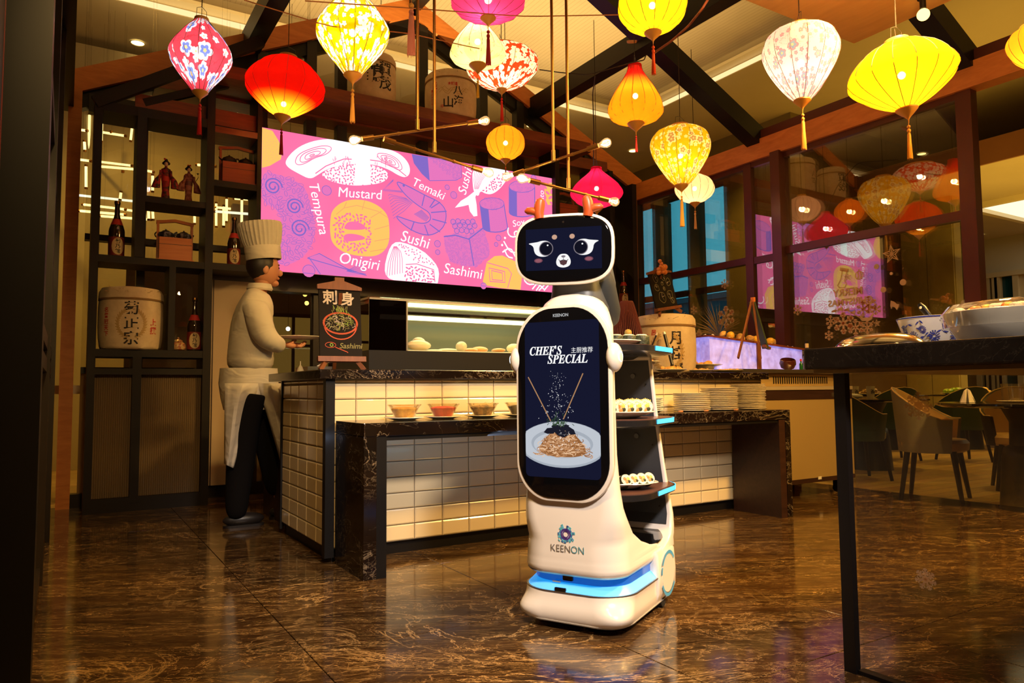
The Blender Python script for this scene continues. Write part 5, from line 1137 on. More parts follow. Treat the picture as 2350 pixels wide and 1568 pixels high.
# ================================================================== BRASS CHANDELIERS
def chandelier(label, dep, rods, bars):
    c0 = at_d(rods[0][0], rods[0][1], dep); T = thing('brass_chandelier', label, 'chandelier', c0, 0, 'brass rod chandeliers')
    for (x0, y0, x1, y1) in [(r[0], r[1], r[0], r[1]) for r in rods]:
        p = at_d(x0, y0, dep) - c0; MB().tube([p, (p.x, p.y, 4.6 - c0.z)], .0075, 10).obj('rod', M_BRASS, T, smooth=True); MB().tube([p + Vector((0, 0, -.004)), p + Vector((0, 0, .05))], .011, 10).obj('rod_sleeve', M_BRASS, T, smooth=True)
    for (xa, ya, da, xb, yb, db, la, lb) in bars:
        A = at_d(xa, ya, dep + da) - c0; B = at_d(xb, yb, dep + db) - c0; d = (B - A).normalized()
        MB().tube([A + d * .06, B - d * .06], .0065, 10).obj('arm', M_BRASS, T, smooth=True)
        for k_ in (.32, .68): q = A.lerp(B, k_); MB().tube([q - d * .006, q + d * .006], .0085, 10).obj('joint', M_BRASS, T, smooth=True)
        for (P, s, lit) in ((A, -1, la), (B, 1, lb)):
            MB().tube([P - d * s * .085, P - d * s * .028], .013, 12).obj('lamp_socket', M_BRASS, T, smooth=True)
            if lit is None: continue
            R = d.to_track_quat('Z', 'Y').to_matrix() if s > 0 else (-d).to_track_quat('Z', 'Y').to_matrix()
            b0 = P - d * s * .03
            MB().lathe([(.010, 0), (.011, .010), (.019, .026), (.0235, .040), (.022, .054), (.013, .064), (.0001, .067)], 16, b0, rot=R).obj('glass_bulb', M_BULBG, T, smooth=True)
            fl_ = MB(); 
            for a in range(4): fl_.tube([b0 + R @ Vector((.003, 0, .012)), b0 + R @ Vector((.008 * cos(a * 1.57), .008 * sin(a * 1.57), .03)), b0 + R @ Vector((.006 * cos(a * 1.57), .006 * sin(a * 1.57), .048))], .0014 * (1.6 if lit > 1 else 1), 5)
            fl_.obj('filament', M_BULB if lit > 1 else M_BULB2, T)
            lg = bpy.data.lights.new('filament_light', 'POINT'); lg.energy = 3.0 * lit; lg.color = (1, .62, .26); lg.shadow_soft_size = .02
            lo = bpy.data.objects.new('filament_light', lg); COL.objects.link(lo); lo.parent = T; lo.location = b0 + R @ Vector((0, 0, .035))
    return T
m = bpy.data.materials.new('bulb_glass'); m.use_nodes = True; nt = m.node_tree; nt.nodes.clear()
t = _n(nt, 'ShaderNodeBsdfTransparent'); t.inputs[0].default_value = (1, .93, .8, 1); g = _n(nt, 'ShaderNodeBsdfGlossy'); g.inputs['Roughness'].default_value = .03; e = _n(nt, 'ShaderNodeEmission'); e.inputs[0].default_value = (1, .62, .25, 1); e.inputs[1].default_value = .35
fr = _n(nt, 'ShaderNodeLayerWeight'); fr.inputs[0].default_value = .35; mx = _n(nt, 'ShaderNodeMixShader'); nt.links.new(fr.outputs['Facing'], mx.inputs[0]); nt.links.new(t.outputs[0], mx.inputs[1]); nt.links.new(g.outputs[0], mx.inputs[2])
ad_ = _n(nt, 'ShaderNodeAddShader'); nt.links.new(mx.outputs[0], ad_.inputs[0]); nt.links.new(e.outputs[0], ad_.inputs[1]); o = _n(nt, 'ShaderNodeOutputMaterial'); nt.links.new(ad_.outputs[0], o.inputs[0]); M_BULBG = m
chandelier('left brass chandelier of crossing rods with bare bulbs, before the sign', 3.6, [(958, 297), (997, 349)], [(818, 321, -.1, 1108, 278, .12, 3, .5), (868, 315, -.2, 1117, 395, .1, None, .4)])
chandelier('right brass chandelier of crossing rods with bare bulbs, above the robot', 3.6, [(1270, 368), (1305, 432)], [(1168, 404, .12, 1386, 330, -.1, 1, .5), (1203, 411, -.12, 1406, 462, .1, 1.5, .5)])
# canopy bulb near the camera
cb = thing('ceiling_bulb', 'bare round bulb screwed under the oak canopy at the top right', 'lamp', at_z(2117, -6, 3.2)); 
MB().lathe([(.03, 0), (.03, -.012), (.018, -.02), (.018, -.07), (.010, -.075)], 16).obj('holder', M_BLACK, cb, smooth=True); MB().ball((0, 0, -.108), .036, 20, 12).obj('glass_globe', emis('globe_bulb', (1, .66, .18), 3.5), cb, smooth=True)
cbl = lamp('globe_light', 'POINT', (0, 0, -.108), 16, (1, .70, .30), .036); cbl.parent = cb
# wires slung between the lanterns
def wire(label, pts, r=.004, m=M_CORD, cat='cable'):
    P = [at_d(*p) for p in pts]; Q = []
    for i in range(len(P) - 1):
        for t in range(6): Q.append(P[i].lerp(P[i + 1], t / 6))
    Q.append(P[-1]); Q = [Q[0]] + [(Q[i - 1] + Q[i] * 2 + Q[i + 1]) / 4 for i in range(1, len(Q) - 1)] + [Q[-1]]
    tag(MB().tube(Q, r, 6).obj('cable', m, None, smooth=True), label, cat)
wire('black cable drooping from the red bowl lantern to the roof crossing', [(1238, 160, 5.5), (1290, 167, 5.4), (1350, 172, 5.3), (1400, 158, 5.2), (1445, 145, 5.2), (1478, 138, 5.1), (1482, 128, 5.1)])
wire('black cable falling from the purlin to the crimson saucer lantern', [(1366, 175, 5.8), (1360, 215, 6.2), (1363, 300, 6.4), (1362, 380, 6.5)], .0045)
wire('brown twine strung across the roof towards the lantern group', [(560, 0, 3.6), (760, 62, 3.9), (930, 75, 4.2), (1100, 112, 4.6)], .003, M_TWINE)
wire('twine strung level across the top behind the magenta lantern', [(700, 2, 3.5), (960, 20, 3.7), (1200, 38, 3.9), (1420, 34, 4.1)], .003, M_TWINE)
wire('twisted cable tied with cord from the yellow lantern to the roof corner', [(1500, 122, 4.9), (1540, 95, 4.8), (1580, 60, 4.7), (1612, 20, 4.6), (1630, -10, 4.6)], .008, M_RAIL)
fan = thing('ceiling_speaker', 'small round speaker disc fixed where the dark roof timbers cross', 'speaker', at_d(1450, 95, 5.75)); MB().lathe([(.0001, -.012), (.035, -.012), (.04, -.006), (.04, .006), (.0001, .01)], 28).obj('grille', mat('speaker_tan', (.62, .30, .12), .6), fan, smooth=True); fan.rotation_euler = (radians(25), radians(-20), 0)

# hall downlights seen in the ceiling
dl_me = MB().lathe([(.075, -.002), (.085, -.006), (.075, -.010), (.07, -.004)], 24, cap=False).mesh('trim_ring', M_CEIL); dg_me = MB().flat(circ(0, 0, .07, 20), frame_mat((0, 0, -.005), (1, 0, 0), (0, -1, 0), (0, 0, -1))).mesh('lit_disc', emis('downlight_disc', (1, .72, .25), 5))
spots = [('over the far left hall corner', 316, 98), ('seen through the upper right glass pane', 2115, 353), ('reflected-looking left one through the right glass', 1823, 426), ('beyond the right post, near', 2247, 540), ('beyond the right post, further right', 2317, 555), ('above the rear windows', 1453, 346), ('left above the small globe lantern', 1219, 288), ('far one over the dining tables', 1848, 423)]
first = None
for i, (lab, px, py) in enumerate(spots):
    p = at_z(px, py, 4.995)
    if px not in (2247, 2317) and (p.y > 12 or p.y < 0 or p.x > 16): p = at_z(px, py, 4.995)
    if px in (2247, 2317): p = at_z(px, py, 3.89)
    if p.length > 18: continue
    d = thing('downlight', 'round recessed downlight ' + lab, 'downlight', (p.x, p.y, 4.995 if p.z > 4.5 else 3.89 if px in (2247, 2317) else p.z), 0, 'recessed ceiling downlights')
    inst('trim_ring', dl_me, d); inst('lit_disc', dg_me, d)
# glowing tube lights of the corridor behind the left shelf
random.seed(5)
M_TUBE = emis('tube_glow', (1.0, .74, .26), 2.6); M_TUBEC = emis('tube_cool', (.85, .88, .62), 1.6)
tubes = [(148, 290, 230, 300, 0), (340, 310, 560, 345, 0), (730, 290, 1065, 340, 0), (330, 565, 615, 600, 0), (330, 605, 700, 635, 0), (145, 545, 262, 560, 0), (180, 930, 560, 975, 0), (480, 965, 640, 990, 0), (150, 985, 560, 1020, 0), (330, 1030, 780, 1062, 0), (130, 850, 640, 905, 1), (245, 150, 235, 560, 0), (215, 590, 215, 800, 0), (200, 380, 205, 480, 0), (350, 210, 345, 400, 0), (610, 265, 595, 395, 0), (785, 670, 785, 830, 0), (515, 815, 505, 900, 0), (725, 640, 800, 655, 0), (720, 970, 722, 1070, 0), (750, 970, 752, 1070, 0), (785, 975, 790, 1070, 0), (1145, 1015, 1145, 1105, 0), (1330, 910, 1330, 1130, 0), (1395, 935, 1393, 1130, 0), (1550, 880, 1548, 1110, 0), (1475, 880, 1620, 890, 0), (1320, 955, 1520, 975, 0), (1310, 990, 1640, 1015, 1), (1420, 870, 1418, 1090, 0), (1520, 80, 1520, 165, 0), (1605, 40, 1600, 175, 0), (1155, 590, 1330, 605, 0), (430, 300, 432, 325, 0), (530, 640, 530, 660, 0)]
OR_ = ['first', 'second', 'third', 'fourth', 'fifth', 'sixth', 'seventh', 'eighth', 'ninth', 'tenth', 'eleventh', 'twelfth', 'thirteenth', 'fourteenth', 'fifteenth', 'sixteenth', 'seventeenth', 'eighteenth', 'nineteenth', 'twentieth']
lev = sorted([t for t in tubes if abs(t[2] - t[0]) > abs(t[3] - t[1])], key=lambda t: t[1]); upr = sorted([t for t in tubes if abs(t[2] - t[0]) <= abs(t[3] - t[1])], key=lambda t: t[0])
for i, (a, b_, c, d, cool) in enumerate(tubes):
    dep = 7.5 + (i % 4) * .3; A = at_d(140 + a * .2678, 220 + b_ * .2678, dep); B = at_d(140 + c * .2678, 220 + d * .2678, dep)
    kind_ = 'level' if abs(c - a) > abs(d - b_) else 'upright'
    T = thing('tube_lamp', ('level glowing tube lamp behind the left shelf, %s from the top' % OR_[lev.index(tubes[i])]) if kind_ == 'level' else ('upright glowing tube lamp behind the left shelf, %s from the left' % OR_[upr.index(tubes[i])]), 'lamp', A, 0, '%s tube lamps of the corridor' % kind_)
    D = B - A; u = D.normalized(); MB().tube([u * .02, D - u * .02], .013, 8).obj('glass_tube', M_TUBEC if cool else M_TUBE, T)
    MB().tube([(0, 0, 0), u * .02], .016, 8).tube([D - u * .02, D], .016, 8).obj('end_cap', M_BRASS, T)
    MB().tube([u * .05, (u.x * .05, u.y * .05, 5.0 - A.z)], .0007, 3).obj('hanging_wire', M_CORD, T)
# ================================================================== SHELF OBJECTS
random.seed(21)
def cyl_text(mb, s, R, z, a0, size, mi=0, bold=.002, vertical=True, off=.0015, sx=1.0):
    bold = min(bold, size * .018)
    """characters wrapped round a barrel, stacked downwards; a0 = azimuth (radians from -Y towards +X)"""
    q = MB(); step = size * 1.08
    for i, ch in enumerate(s):
        if vertical: text_into(q, ch, frame_mat((0, -i * step, 0), (1, 0, 0), (0, 1, 0), (0, 0, 1)), size, bold=bold, xs=sx)
        else: text_into(q, ch, frame_mat(((i - (len(s) - 1) / 2) * size * .95, 0, 0), (1, 0, 0), (0, 1, 0), (0, 0, 1)), size, bold=bold, xs=sx)
    Rr = R if callable(R) else (lambda zz: R)
    mb.add([((Rr(z + v) + off) * sin(a0 + u / Rr(z + v)), -(Rr(z + v) + off) * cos(a0 + u / Rr(z + v)), z + v) for u, v, _ in q.v], q.f, mi)
def cyl_ribbon(mb, pts, wd, R, mi=0, closed=False, off=.0012):
    q = MB(); q.ribbon(pts, wd, Matrix(), 0, closed)
    mb.add([((R(v) + off) * sin(u / R(v)), -(R(v) + off) * cos(u / R(v)), v) for u, v, _ in q.v], q.f, mi)
def cyl_disc(mb, R, z, w_, h_, off, n=20):
    c = [((i / n) * 2 - 1) for i in range(n + 1)]; vs = []
    for t in c:
        u = t * w_; k = h_ * sqrt(max(0, 1 - t * t))
        for s in (-1, 1): vs.append(((R + off) * sin(u / R), -(R + off) * cos(u / R), z + s * k))
    mb.add(vs, [(2 * i, 2 * i + 2, 2 * i + 3, 2 * i + 1) for i in range(n)])
m, nt, b = base('straw_wrap', .75); v = coords(nt, 'Object', (1, 1, 1))
nt.links.new(ramp(nt, noise(nt, v, 14, 5, .6), [(.3, (.64, .47, .27)), (.7, (.78, .61, .38))]), b.inputs['Base Color']); bump(nt, b, noise(nt, coords(nt, 'Object', (1, 1, 1)), 16, 3), .3, .01); M_WRAP = m
INK = mat('brush_ink', (.02, .012, .01), .7); INKR = mat('red_ink', (.55, .03, .02), .7); INKG = mat('gold_ink', (.50, .32, .12), .7); M_ROPE = mat('straw_rope', (.30, .17, .06), .85); M_CREAMLAB = mat('cream_label', (.72, .52, .26), .6)
def barrel(name_label, c, R, H, writing, rz=0, sq=1.0, group=None):
    """straw-wrapped sake cask: body, top cover, rope, tuft, writing"""
    T = thing('sake_barrel', name_label, 'barrel', c, rz, group)
    Rf = lambda z: R * (1 - .10 * (abs(2 * z / H - .92)) ** 3)
    n = 56; prof = [(R * .84, 0), (R * .92, .01), (Rf(.05 * H), .05 * H)] + [(Rf(H * t), H * t) for t in (.2, .35, .5, .65, .74)] + [(R * .965, .78 * H)]
    MB().lathe(prof, n, wob=lambda a, t: 1 + .010 * sin(a * 9 + t * 5) * (1 - t)).obj('wrapped_body', M_WRAP, T, smooth=True)
    MB().lathe([(R * .965, .78 * H), (R * 1.0, .80 * H), (R * .985, .90 * H), (R * .90, .965 * H), (R * .6, .99 * H), (.001, H)], n, wob=lambda a, t: 1 + .012 * sin(a * 11 + 2) * (1 - t * .6)).obj('straw_cover', M_WRAP, T, smooth=True)
    rp_ = MB(); 
    for z in (.775 * H, .79 * H): rp_.tube([(R * .985 * cos(2 * pi * i / 40), R * .985 * sin(2 * pi * i / 40), z) for i in range(41)], R * .018, 6)
    rp_.obj('rope', M_ROPE, T, smooth=True)
    tf = MB()
    for k in range(60):
        a = random.uniform(0, 2 * pi); r = R * random.uniform(.5, .98); z = H * (.99 - .12 * (r / R) ** 3); d = Vector((cos(a + random.uniform(-1, 1)), sin(a + random.uniform(-1, 1)), random.uniform(-.1, .5))) * R * random.uniform(.06, .22)
        p = Vector((r * cos(a), r * sin(a), z)); tf.tube([p, p + d], R * .006, 3)
    tf.obj('straw_ends', M_ROPE, T)['kind'] = 'stuff'
    wm_ = MB(); writing(wm_, Rf, R, H)
    for mi, (nm, im) in enumerate((('writing', INK), ('red_writing', INKR), ('gold_drawing', INKG))):
        q = MB(); idx = {}
        for f_, m_i in zip(wm_.f, wm_.m):
            if m_i == mi:
                for v_ in f_:
                    if v_ not in idx: idx[v_] = len(q.v); q.v.append(wm_.v[v_])
                q.f.append(tuple(idx[v_] for v_ in f_)); q.m.append(0)
        if q.f: q.obj(nm, im, T)
    return T
def laurel(mb, Rf, cz, r, mi=2):
    for s in (-1, 1):
        for i in range(13):
            a = -pi / 2 + s * (.25 + i * .19); x, z = r * cos(a), cz + r * sin(a) * 1.12
            for t in (-.5, .5, 0):
                b_ = a + s * pi / 2 + t * 1.2; cyl_ribbon(mb, [(x, z), (x + cos(b_) * r * .26, z + sin(b_) * r * .26)], r * .085, Rf, mi)
def w1(mb, Rf, R, H):
    laurel(mb, Rf, H * .40, R * .42)
    cyl_text(mb, '菊正宗', Rf, H * .62, 0, H * .215, 0, .006); cyl_text(mb, '上撰', Rf, H * .42, .72, H * .12, 1, .003); cyl_text(mb, '名譽冠天下', Rf, H * .60, -.82, H * .085, 1, .002)
p = at_y(299, 799, YF + .16); pw = at_y(376, 740, YF + .16).x - at_y(222, 740, YF + .16).x
barrel('cream straw-wrapped sake cask with three black characters and a laurel wreath on the left shelf', (p.x, YF + .17, z3t), pw / 2 * .98, .475, w1, rz=radians(-3))
def w2(mb, Rf, R, H):
    cyl_text(mb, '鶴', Rf, H * .48, -.12, H * .40, 0, .009); cyl_text(mb, '賀茂', Rf, H * .62, .50, H * .27, 0, .006)
    for k in range(12): cyl_text(mb, '田', Rf, H * .82, -1.1 + k * .2, H * .055, 0, .001)
def w3(mb, Rf, R, H):
    cyl_text(mb, '八', Rf, H * .48, .25, H * .20, 0, .005); cyl_text(mb, '海', Rf, H * .26, .28, H * .22, 0, .005); cyl_text(mb, '山', Rf, H * .22, -.12, H * .24, 0, .005)
    cyl_text(mb, '名醸', Rf, H * .62, -.66, H * .12, 1, .002); cyl_text(mb, '本醸造', Rf, H * .62, .05, H * .07, 1, .001, vertical=False)
    cyl_ribbon(mb, [(-R * .12, H * .62), (R * .22, H * .62)], H * .085, lambda z: Rf(z) - .0008, 1); cyl_text(mb, '印', Rf, H * .15, -.36, H * .07, 1, .002); cyl_text(mb, '清酒八海山', Rf, H * .50, -.80, H * .06, 1, .001)
    cyl_text(mb, 'HAKKAI', Rf, H * .84, -.2, H * .07, 2, .001, vertical=False)
    for s, dz in ((0, 0), (.03, -.05), (.12, .02)): cyl_ribbon(mb, [(R * (-.5 + .12 * i + s), H * (.50 + dz) + R * .10 * sin(i * 1.7)) for i in range(10)], .005, Rf, 2)
zc = zl + .02
for (lab, px0, px1, pt, fn, rz_) in (('straw-wrapped sake cask with large black brush characters on the gable ledge, left one', 814, 907, 132, w2, -.2), ('straw-wrapped sake cask with a mountain drawing and red marks on the gable ledge, right one', 978, 1088, 176, w3, -.25)):
    yb = YB - .34; a = at_y(px0, 220, yb).x; b_ = at_y(px1, 220, yb).x; xm = (a + b_) / 2; top = at_y((px0 + px1) / 2, pt, yb).z
    barrel(lab, (xm, yb, zc), (b_ - a) / 2 * .96, top - zc, fn, rz=radians(rz_ * 100))
ldg = struct('ledge_front', MB().box(.9, 4.6, YB - .56, YB - .14, zc - .10, zc), M_RAIL, WB)
def bottle(label, c, H, rz=0, red=False, group='green glass sake bottles'):
    T = thing('sake_bottle', label, 'bottle', c, rz); R = H * .125
    pr = [(R * .9, 0), (R, .012), (R, H * .46), (R * .97, H * .50), (R * .78, H * .58), (R * .48, H * .68), (R * .34, H * .76), (R * .30, H * .93), (R * .36, H * .935), (R * .36, H * .96)]
    MB().lathe(pr, 24).obj('glass_body', mat('amber_bottle_glass', (.035, .018, .004), .06, coat=.5, spec=.8), T, smooth=True)
    MB().lathe([(R * .38, H * .955), (R * .40, H * .97), (R * .36, H), (.001, H * 1.002)], 16).obj('cap', M_BRASS if not red else INKR, T, smooth=True)
    MB().lathe([(R * 1.01, H * .04), (R * 1.012, H * .36)], 24, cap=False).obj('label_band', mat('maroon_label', (.22, .022, .012), .5), T, smooth=True)
    lb = MB(); cyl_disc(lb, R, H * .20, R * .80, H * .145, .0014); lb.obj('label_disc', M_CREAMLAB, T)
    tx = MB(); cyl_text(tx, '菊乃館', lambda z: R, H * .285, 0, H * .082, 0, .002, off=.0028); tx.obj('label_writing', INK, T)
    MB().lathe([(R * .80, H * .575), (R * .50, H * .68)], 24, cap=False).obj('shoulder_label', INKR, T, smooth=True); return T
bz_ = at_y(265, 580, YF + .15)
def on_shelf(px, z, dy=.15): q = at_y(px, 600, YF + dy); return (q.x, q.y, z)
hb = (at_y(267, 462, YF + .15).z - z2t)
bottle('sake bottle at the left end of the middle shelf beside the wooden box', on_shelf(266, z2t), hb, radians(8))
bottle('sake bottle on the right bay of the shelf behind the chef hat', on_shelf(536, zr2t), hb * .93, radians(-2))
bottle('sake bottle on the lower shelf right of the sake cask', on_shelf(449, z3t), hb * .97, radians(-2))
bottle('sake bottle on the shelf behind the robot shoulder, right of the sign', (at_y(1430, 600, YG + .14).x, YG + .14, zs), .40, radians(-18))
bottle('bottle half hidden behind the robot neck on the right shelf', (at_y(1404, 600, YG + .14).x + .0, YG + .14, zs), .30, radians(-25))
jar = thing('ceramic_jar', 'small flowered ceramic jar between cask and bottle on the lower shelf', 'jar', on_shelf(413, z3t, .13))
m, nt, b = base('flowered_glaze', .3); nt.links.new(ramp(nt, noise(nt, coords(nt), 60, 3), [(.45, (.55, .36, .16)), (.55, (.30, .08, .04))]), b.inputs['Base Color']); M_FLG = m
MB().lathe([(.03, 0), (.05, .012), (.056, .035), (.048, .06), (.03, .072)], 20).obj('body', M_FLG, jar, smooth=True); MB().lathe([(.032, .072), (.034, .078), (.02, .09), (.006, .094), (.008, .104), (.001, .108)], 16).obj('lid', M_FLG, jar, smooth=True)
# teapot boxes
def teabox(label, c, W, H, m_b, m_r, rz=0, dark=True):
    """lacquer box with a carrying frame, two teapots stand on it"""
    T = thing('carrying_box', label, 'box', c, rz); D = .20
    hb_ = H * .36
    mb = MB(); mb.cbox((0, 0, H * .29), (W * .86, D, H * .50), bev=.003); mb.obj('box_body', m_b, T)
    MB().cbox((0, 0, H * .02), (W, D * 1.05, H * .05), bev=.002).obj('foot_board', m_r, T); MB().box(-W * .43, W * .43, -D / 2 - .001, -D / 2 + .0, H * .375, H * .385).obj('lid_line', M_DARKWOOD, T)
    for s in (-1, 1): MB().box(s * W * .45 - .009, s * W * .45 + .009, -.012, .012, 0, H * .94).obj('upright', m_r, T)
    P = [(-W * .50, H * .93), (-W * .3, H * .95), (0, H * .99), (W * .3, H * .95), (W * .50, H * .93)]
    mb = MB(); n = len(P); mb.add([(x, y, z + dz) for x, z in P for y in (-.014, .014) for dz in (-.014, .008)], [(4 * i + a, 4 * i + b_, 4 * i + 4 + b_, 4 * i + 4 + a) for i in range(n - 1) for a, b_ in ((0, 1), (1, 3), (3, 2), (2, 0))] + [(0, 1, 3, 2), (4 * n - 4, 4 * n - 2, 4 * n - 1, 4 * n - 3)]); mb.obj('handle_bar', m_r, T)
    return T, H * .545
def teapot(label, c, s, mt, rz=0, cups=False):
    T = thing('teapot', label, 'teapot', c, rz)
    MB().lathe([(s * .55, 0), (s * .9, s * .15), (s * 1.05, s * .5), (s * .9, s * .85), (s * .55, s * 1.0)], 22).obj('body', mt, T, smooth=True)
    MB().lathe([(s * .58, s * 1.0), (s * .5, s * 1.1), (s * .2, s * 1.2), (s * .10, s * 1.22), (s * .13, s * 1.36), (.001, s * 1.4)], 18).obj('lid', mt, T, smooth=True)
    MB().tube([(s * .95, 0, s * .5), (s * 1.25, 0, s * .65), (s * 1.42, 0, s * .95)], [s * .2, s * .13, s * .09], 8).obj('spout', mt, T, smooth=True)
    MB().tube([(-s * .95 - s * .42 * sin(t) * 1.1, 0, s * .58 + s * .42 * cos(t)) for t in [i * pi / 8 for i in range(9)]], s * .09, 6).obj('handle', mt, T, smooth=True); return T
M_IRON = mat('cast_iron', (.02, .011, .008), .5); m, nt, b = base('navy_flowered_pot', .3); nt.links.new(ramp(nt, noise(nt, coords(nt), 45, 3), [(.5, (.012, .012, .02)), (.62, (.16, .16, .20))]), b.inputs['Base Color']); M_NAVYPOT = m
c_ = on_shelf(400, z2t, .16); wbx = at_y(441, 560, YF + .16).x - at_y(355, 560, YF + .16).x; T, hz = teabox('orange wooden box with carrying frame holding two dark pots, middle shelf', c_, wbx, .34, M_BOXWOOD, M_BOXWOOD, radians(-3))
for s, lab in ((-1, 'left dark flowered teapot standing on the orange wooden box'), (1, 'right dark flowered teapot standing on the orange wooden box')): teapot(lab, (c_[0] + s * wbx * .24, c_[1], z2t + hz), .056, M_NAVYPOT, radians(20 * s))
c_ = on_shelf(541, zr1t, .16); wb2 = at_y(584, 400, YF + .16).x - at_y(498, 400, YF + .16).x; T, hz = teabox('red lacquered box with carrying frame and two iron teapots, upper right bay', c_, wb2, .335, M_REDWOOD, M_REDWOOD, radians(-3))
for s, lab in ((-1, 'left black iron teapot on the red lacquered box'), (1, 'right black iron teapot on the red lacquered box')): teapot(lab, (c_[0] + s * wb2 * .22, c_[1], zr1t + hz), .056, M_IRON, pi if s < 0 else 0)
c_ = (at_y(1293, 480, YG + .14).x, YG + .14, at_y(1300, 500, YG).z); T, hz = teabox('dark red wooden box with carrying frame right of the sign, above the robot head', c_, .27, .30, M_REDWOOD, M_REDWOOD)
for s, lab in ((-1, 'left iron pot on the box above the robot head'), (1, 'right iron pot on the box above the robot head')): teapot(lab, (c_[0] + s * .06, c_[1], c_[2] + hz), .042, M_IRON, pi if s < 0 else 0)
# two kimono dolls
def doll(label, c, H, c1, c2, fl=1, arm=0):
    T = thing('kimono_doll', label, 'doll', c, radians(10 * fl)); s = H
    MB().lathe([(s * .10, 0), (s * .085, s * .10), (s * .07, s * .25), (s * .082, s * .42), (s * .085, s * .56), (s * .105, s * .68), (s * .09, s * .75), (s * .03, s * .79), (s * .026, s * .82)], 20, sx=1.05, sy=.8).obj('kimono_body', c1, T, smooth=True)
    for k in (-1, 1):
        mb = MB(); mb.loft([[(k * s * (.10 + .02 * t) + s * .030 * cos(a), -s * .05 + s * .05 * sin(a), s * (.70 - t * .32)) if t < .35 else (k * s * (.13 + .06 * t) + s * (.03 + .055 * t) * cos(a), -s * .05 + s * .045 * sin(a), s * (.70 - t * .34)) for a in [2 * pi * i / 10 for i in range(10)]] for t in (0, .3, .6, .9, 1.15)]); mb.obj('sleeve', c1, T, smooth=True)
    MB().lathe([(s * .090, s * .47), (s * .095, s * .52), (s * .090, s * .58)], 18, sx=1, sy=.85, cap=False).obj('sash', c2, T, smooth=True)
    MB().ball((0, -s * .005, s * .87), s * .050, 14, 10, sc=(.85, .9, 1.1)).obj('face', mat('doll_face', (.75, .45, .30), .5), T, smooth=True)
    h = MB(); h.ball((0, s * .02, s * .90), s * .062, 14, 10, sc=(1.1, .9, .95)); h.ball((0, s * .03, s * .965), s * .035, 10, 8); h.ball((-s * .05, s * .02, s * .89), s * .035, 10, 8); h.ball((s * .05, s * .02, s * .89), s * .035, 10, 8); h.obj('hair', mat('black_hair', (.012, .006, .005), .4), T, smooth=True)
    MB().ball((fl * s * .03, -s * .0, s * .985), s * .022, 8, 6).ball((-s * .02, 0, s * .985), s * .018, 8, 6).obj('hair_flower', INKR, T, smooth=True)
    if arm: MB().tube([(s * .15, -s * .06, s * .60), (s * .20, -s * .07, s * .70), (s * .19, -s * .07, s * .78)], s * .008, 6).lathe([(.001, 0), (s * .03, s * .04)], 10, (s * .19, -s * .07, s * .76)).obj('fan', M_DARKWOOD, T)
    return T
def kim(name, a, b_):
    m, nt, b = base(name, .6); nt.links.new(ramp(nt, noise(nt, coords(nt), 38, 3), [(.42, a), (.55, b_)]), b.inputs['Base Color']); return m
hd_ = at_y(376, 363, YF + .15).z - z1t
doll('taller kimono doll in dark red and black on the top shelf', on_shelf(376, z1t), hd_, kim('kimono_red', (.02, .008, .008), (.40, .012, .012)), INKR, -1)
doll('shorter kimono doll in a flowered robe raising a hand, top shelf', on_shelf(429, z1t), hd_ * .93, kim('kimono_flower', (.16, .02, .02), (.35, .12, .08)), mat('doll_sash', (.12, .03, .03), .5), 1, 1)

# ================================================================== ON THE COUNTER
ZW = .9625
def chalkboard(label, c, W, H, rz, art_fn, lean=.14, carved=False):
    T = thing('chalkboard_easel', label, 'sign', c, rz); L = Matrix.Rotation(-lean, 3, 'X'); M4 = L.to_4x4(); M4.translation = Vector((0, 0, 0))
    def pr(mb): mb.v = [tuple(M4 @ Vector(p)) for p in mb.v]; return mb
    pr(MB().cbox((0, 0, H * .54), (W * .88, .012, H * .80))).obj('board', mat('blackboard', (.007, .004, .003), .75, spec=.2), T)
    pr(MB().cbox((0, -.010, H * .115), (W, .035, H * .06), bev=.002)).obj('chalk_tray', M_REDW2, T)
    tp_ = [(-W * .47, 0), (-W * .47, H * .05), (-W * .20, H * .085), (-W * .10, H * .10), (-W * .10, H * .14), (W * .10, H * .14), (W * .10, H * .10), (W * .22, H * .08), (W * .47, H * .035), (W * .47, -.0)]
    pr(MB().prism([(u, v_ + H * .90) for u, v_ in tp_], frame_mat((0, .008, 0), (1, 0, 0), (0, 0, 1), (0, -1, 0)), .022)).obj('top_rail', M_REDW2, T)
    for s in (-1, 1): MB().beam((s * W * .30, -.0, H * .12), (s * W * .46, -.02, 0.0), .016, .022).obj('leg', M_REDW2, T)
    MB().beam((0, .03, H * .85), (0, H * .34, 0), .018, .012).obj('rear_leg', M_REDW2, T)
    a = MB(); art_fn(a, W, H, lambda d=.0072: M4 @ frame_mat((0, -d, 0), (1, 0, 0), (0, 0, 1), (0, -1, 0))); a.obj('chalk_drawing', [mat('chalk_white', (.52, .45, .40), .9), mat('chalk_green', (.25, .36, .06), .9), mat('chalk_red', (.45, .08, .04), .9), mat('chalk_olive', (.22, .20, .08), .9)], T)
    return T
M_REDW2 = wood('easel_wood', (.13, .036, .010), (.20, .06, .016), 8, .5, (8, 1, 1), False)
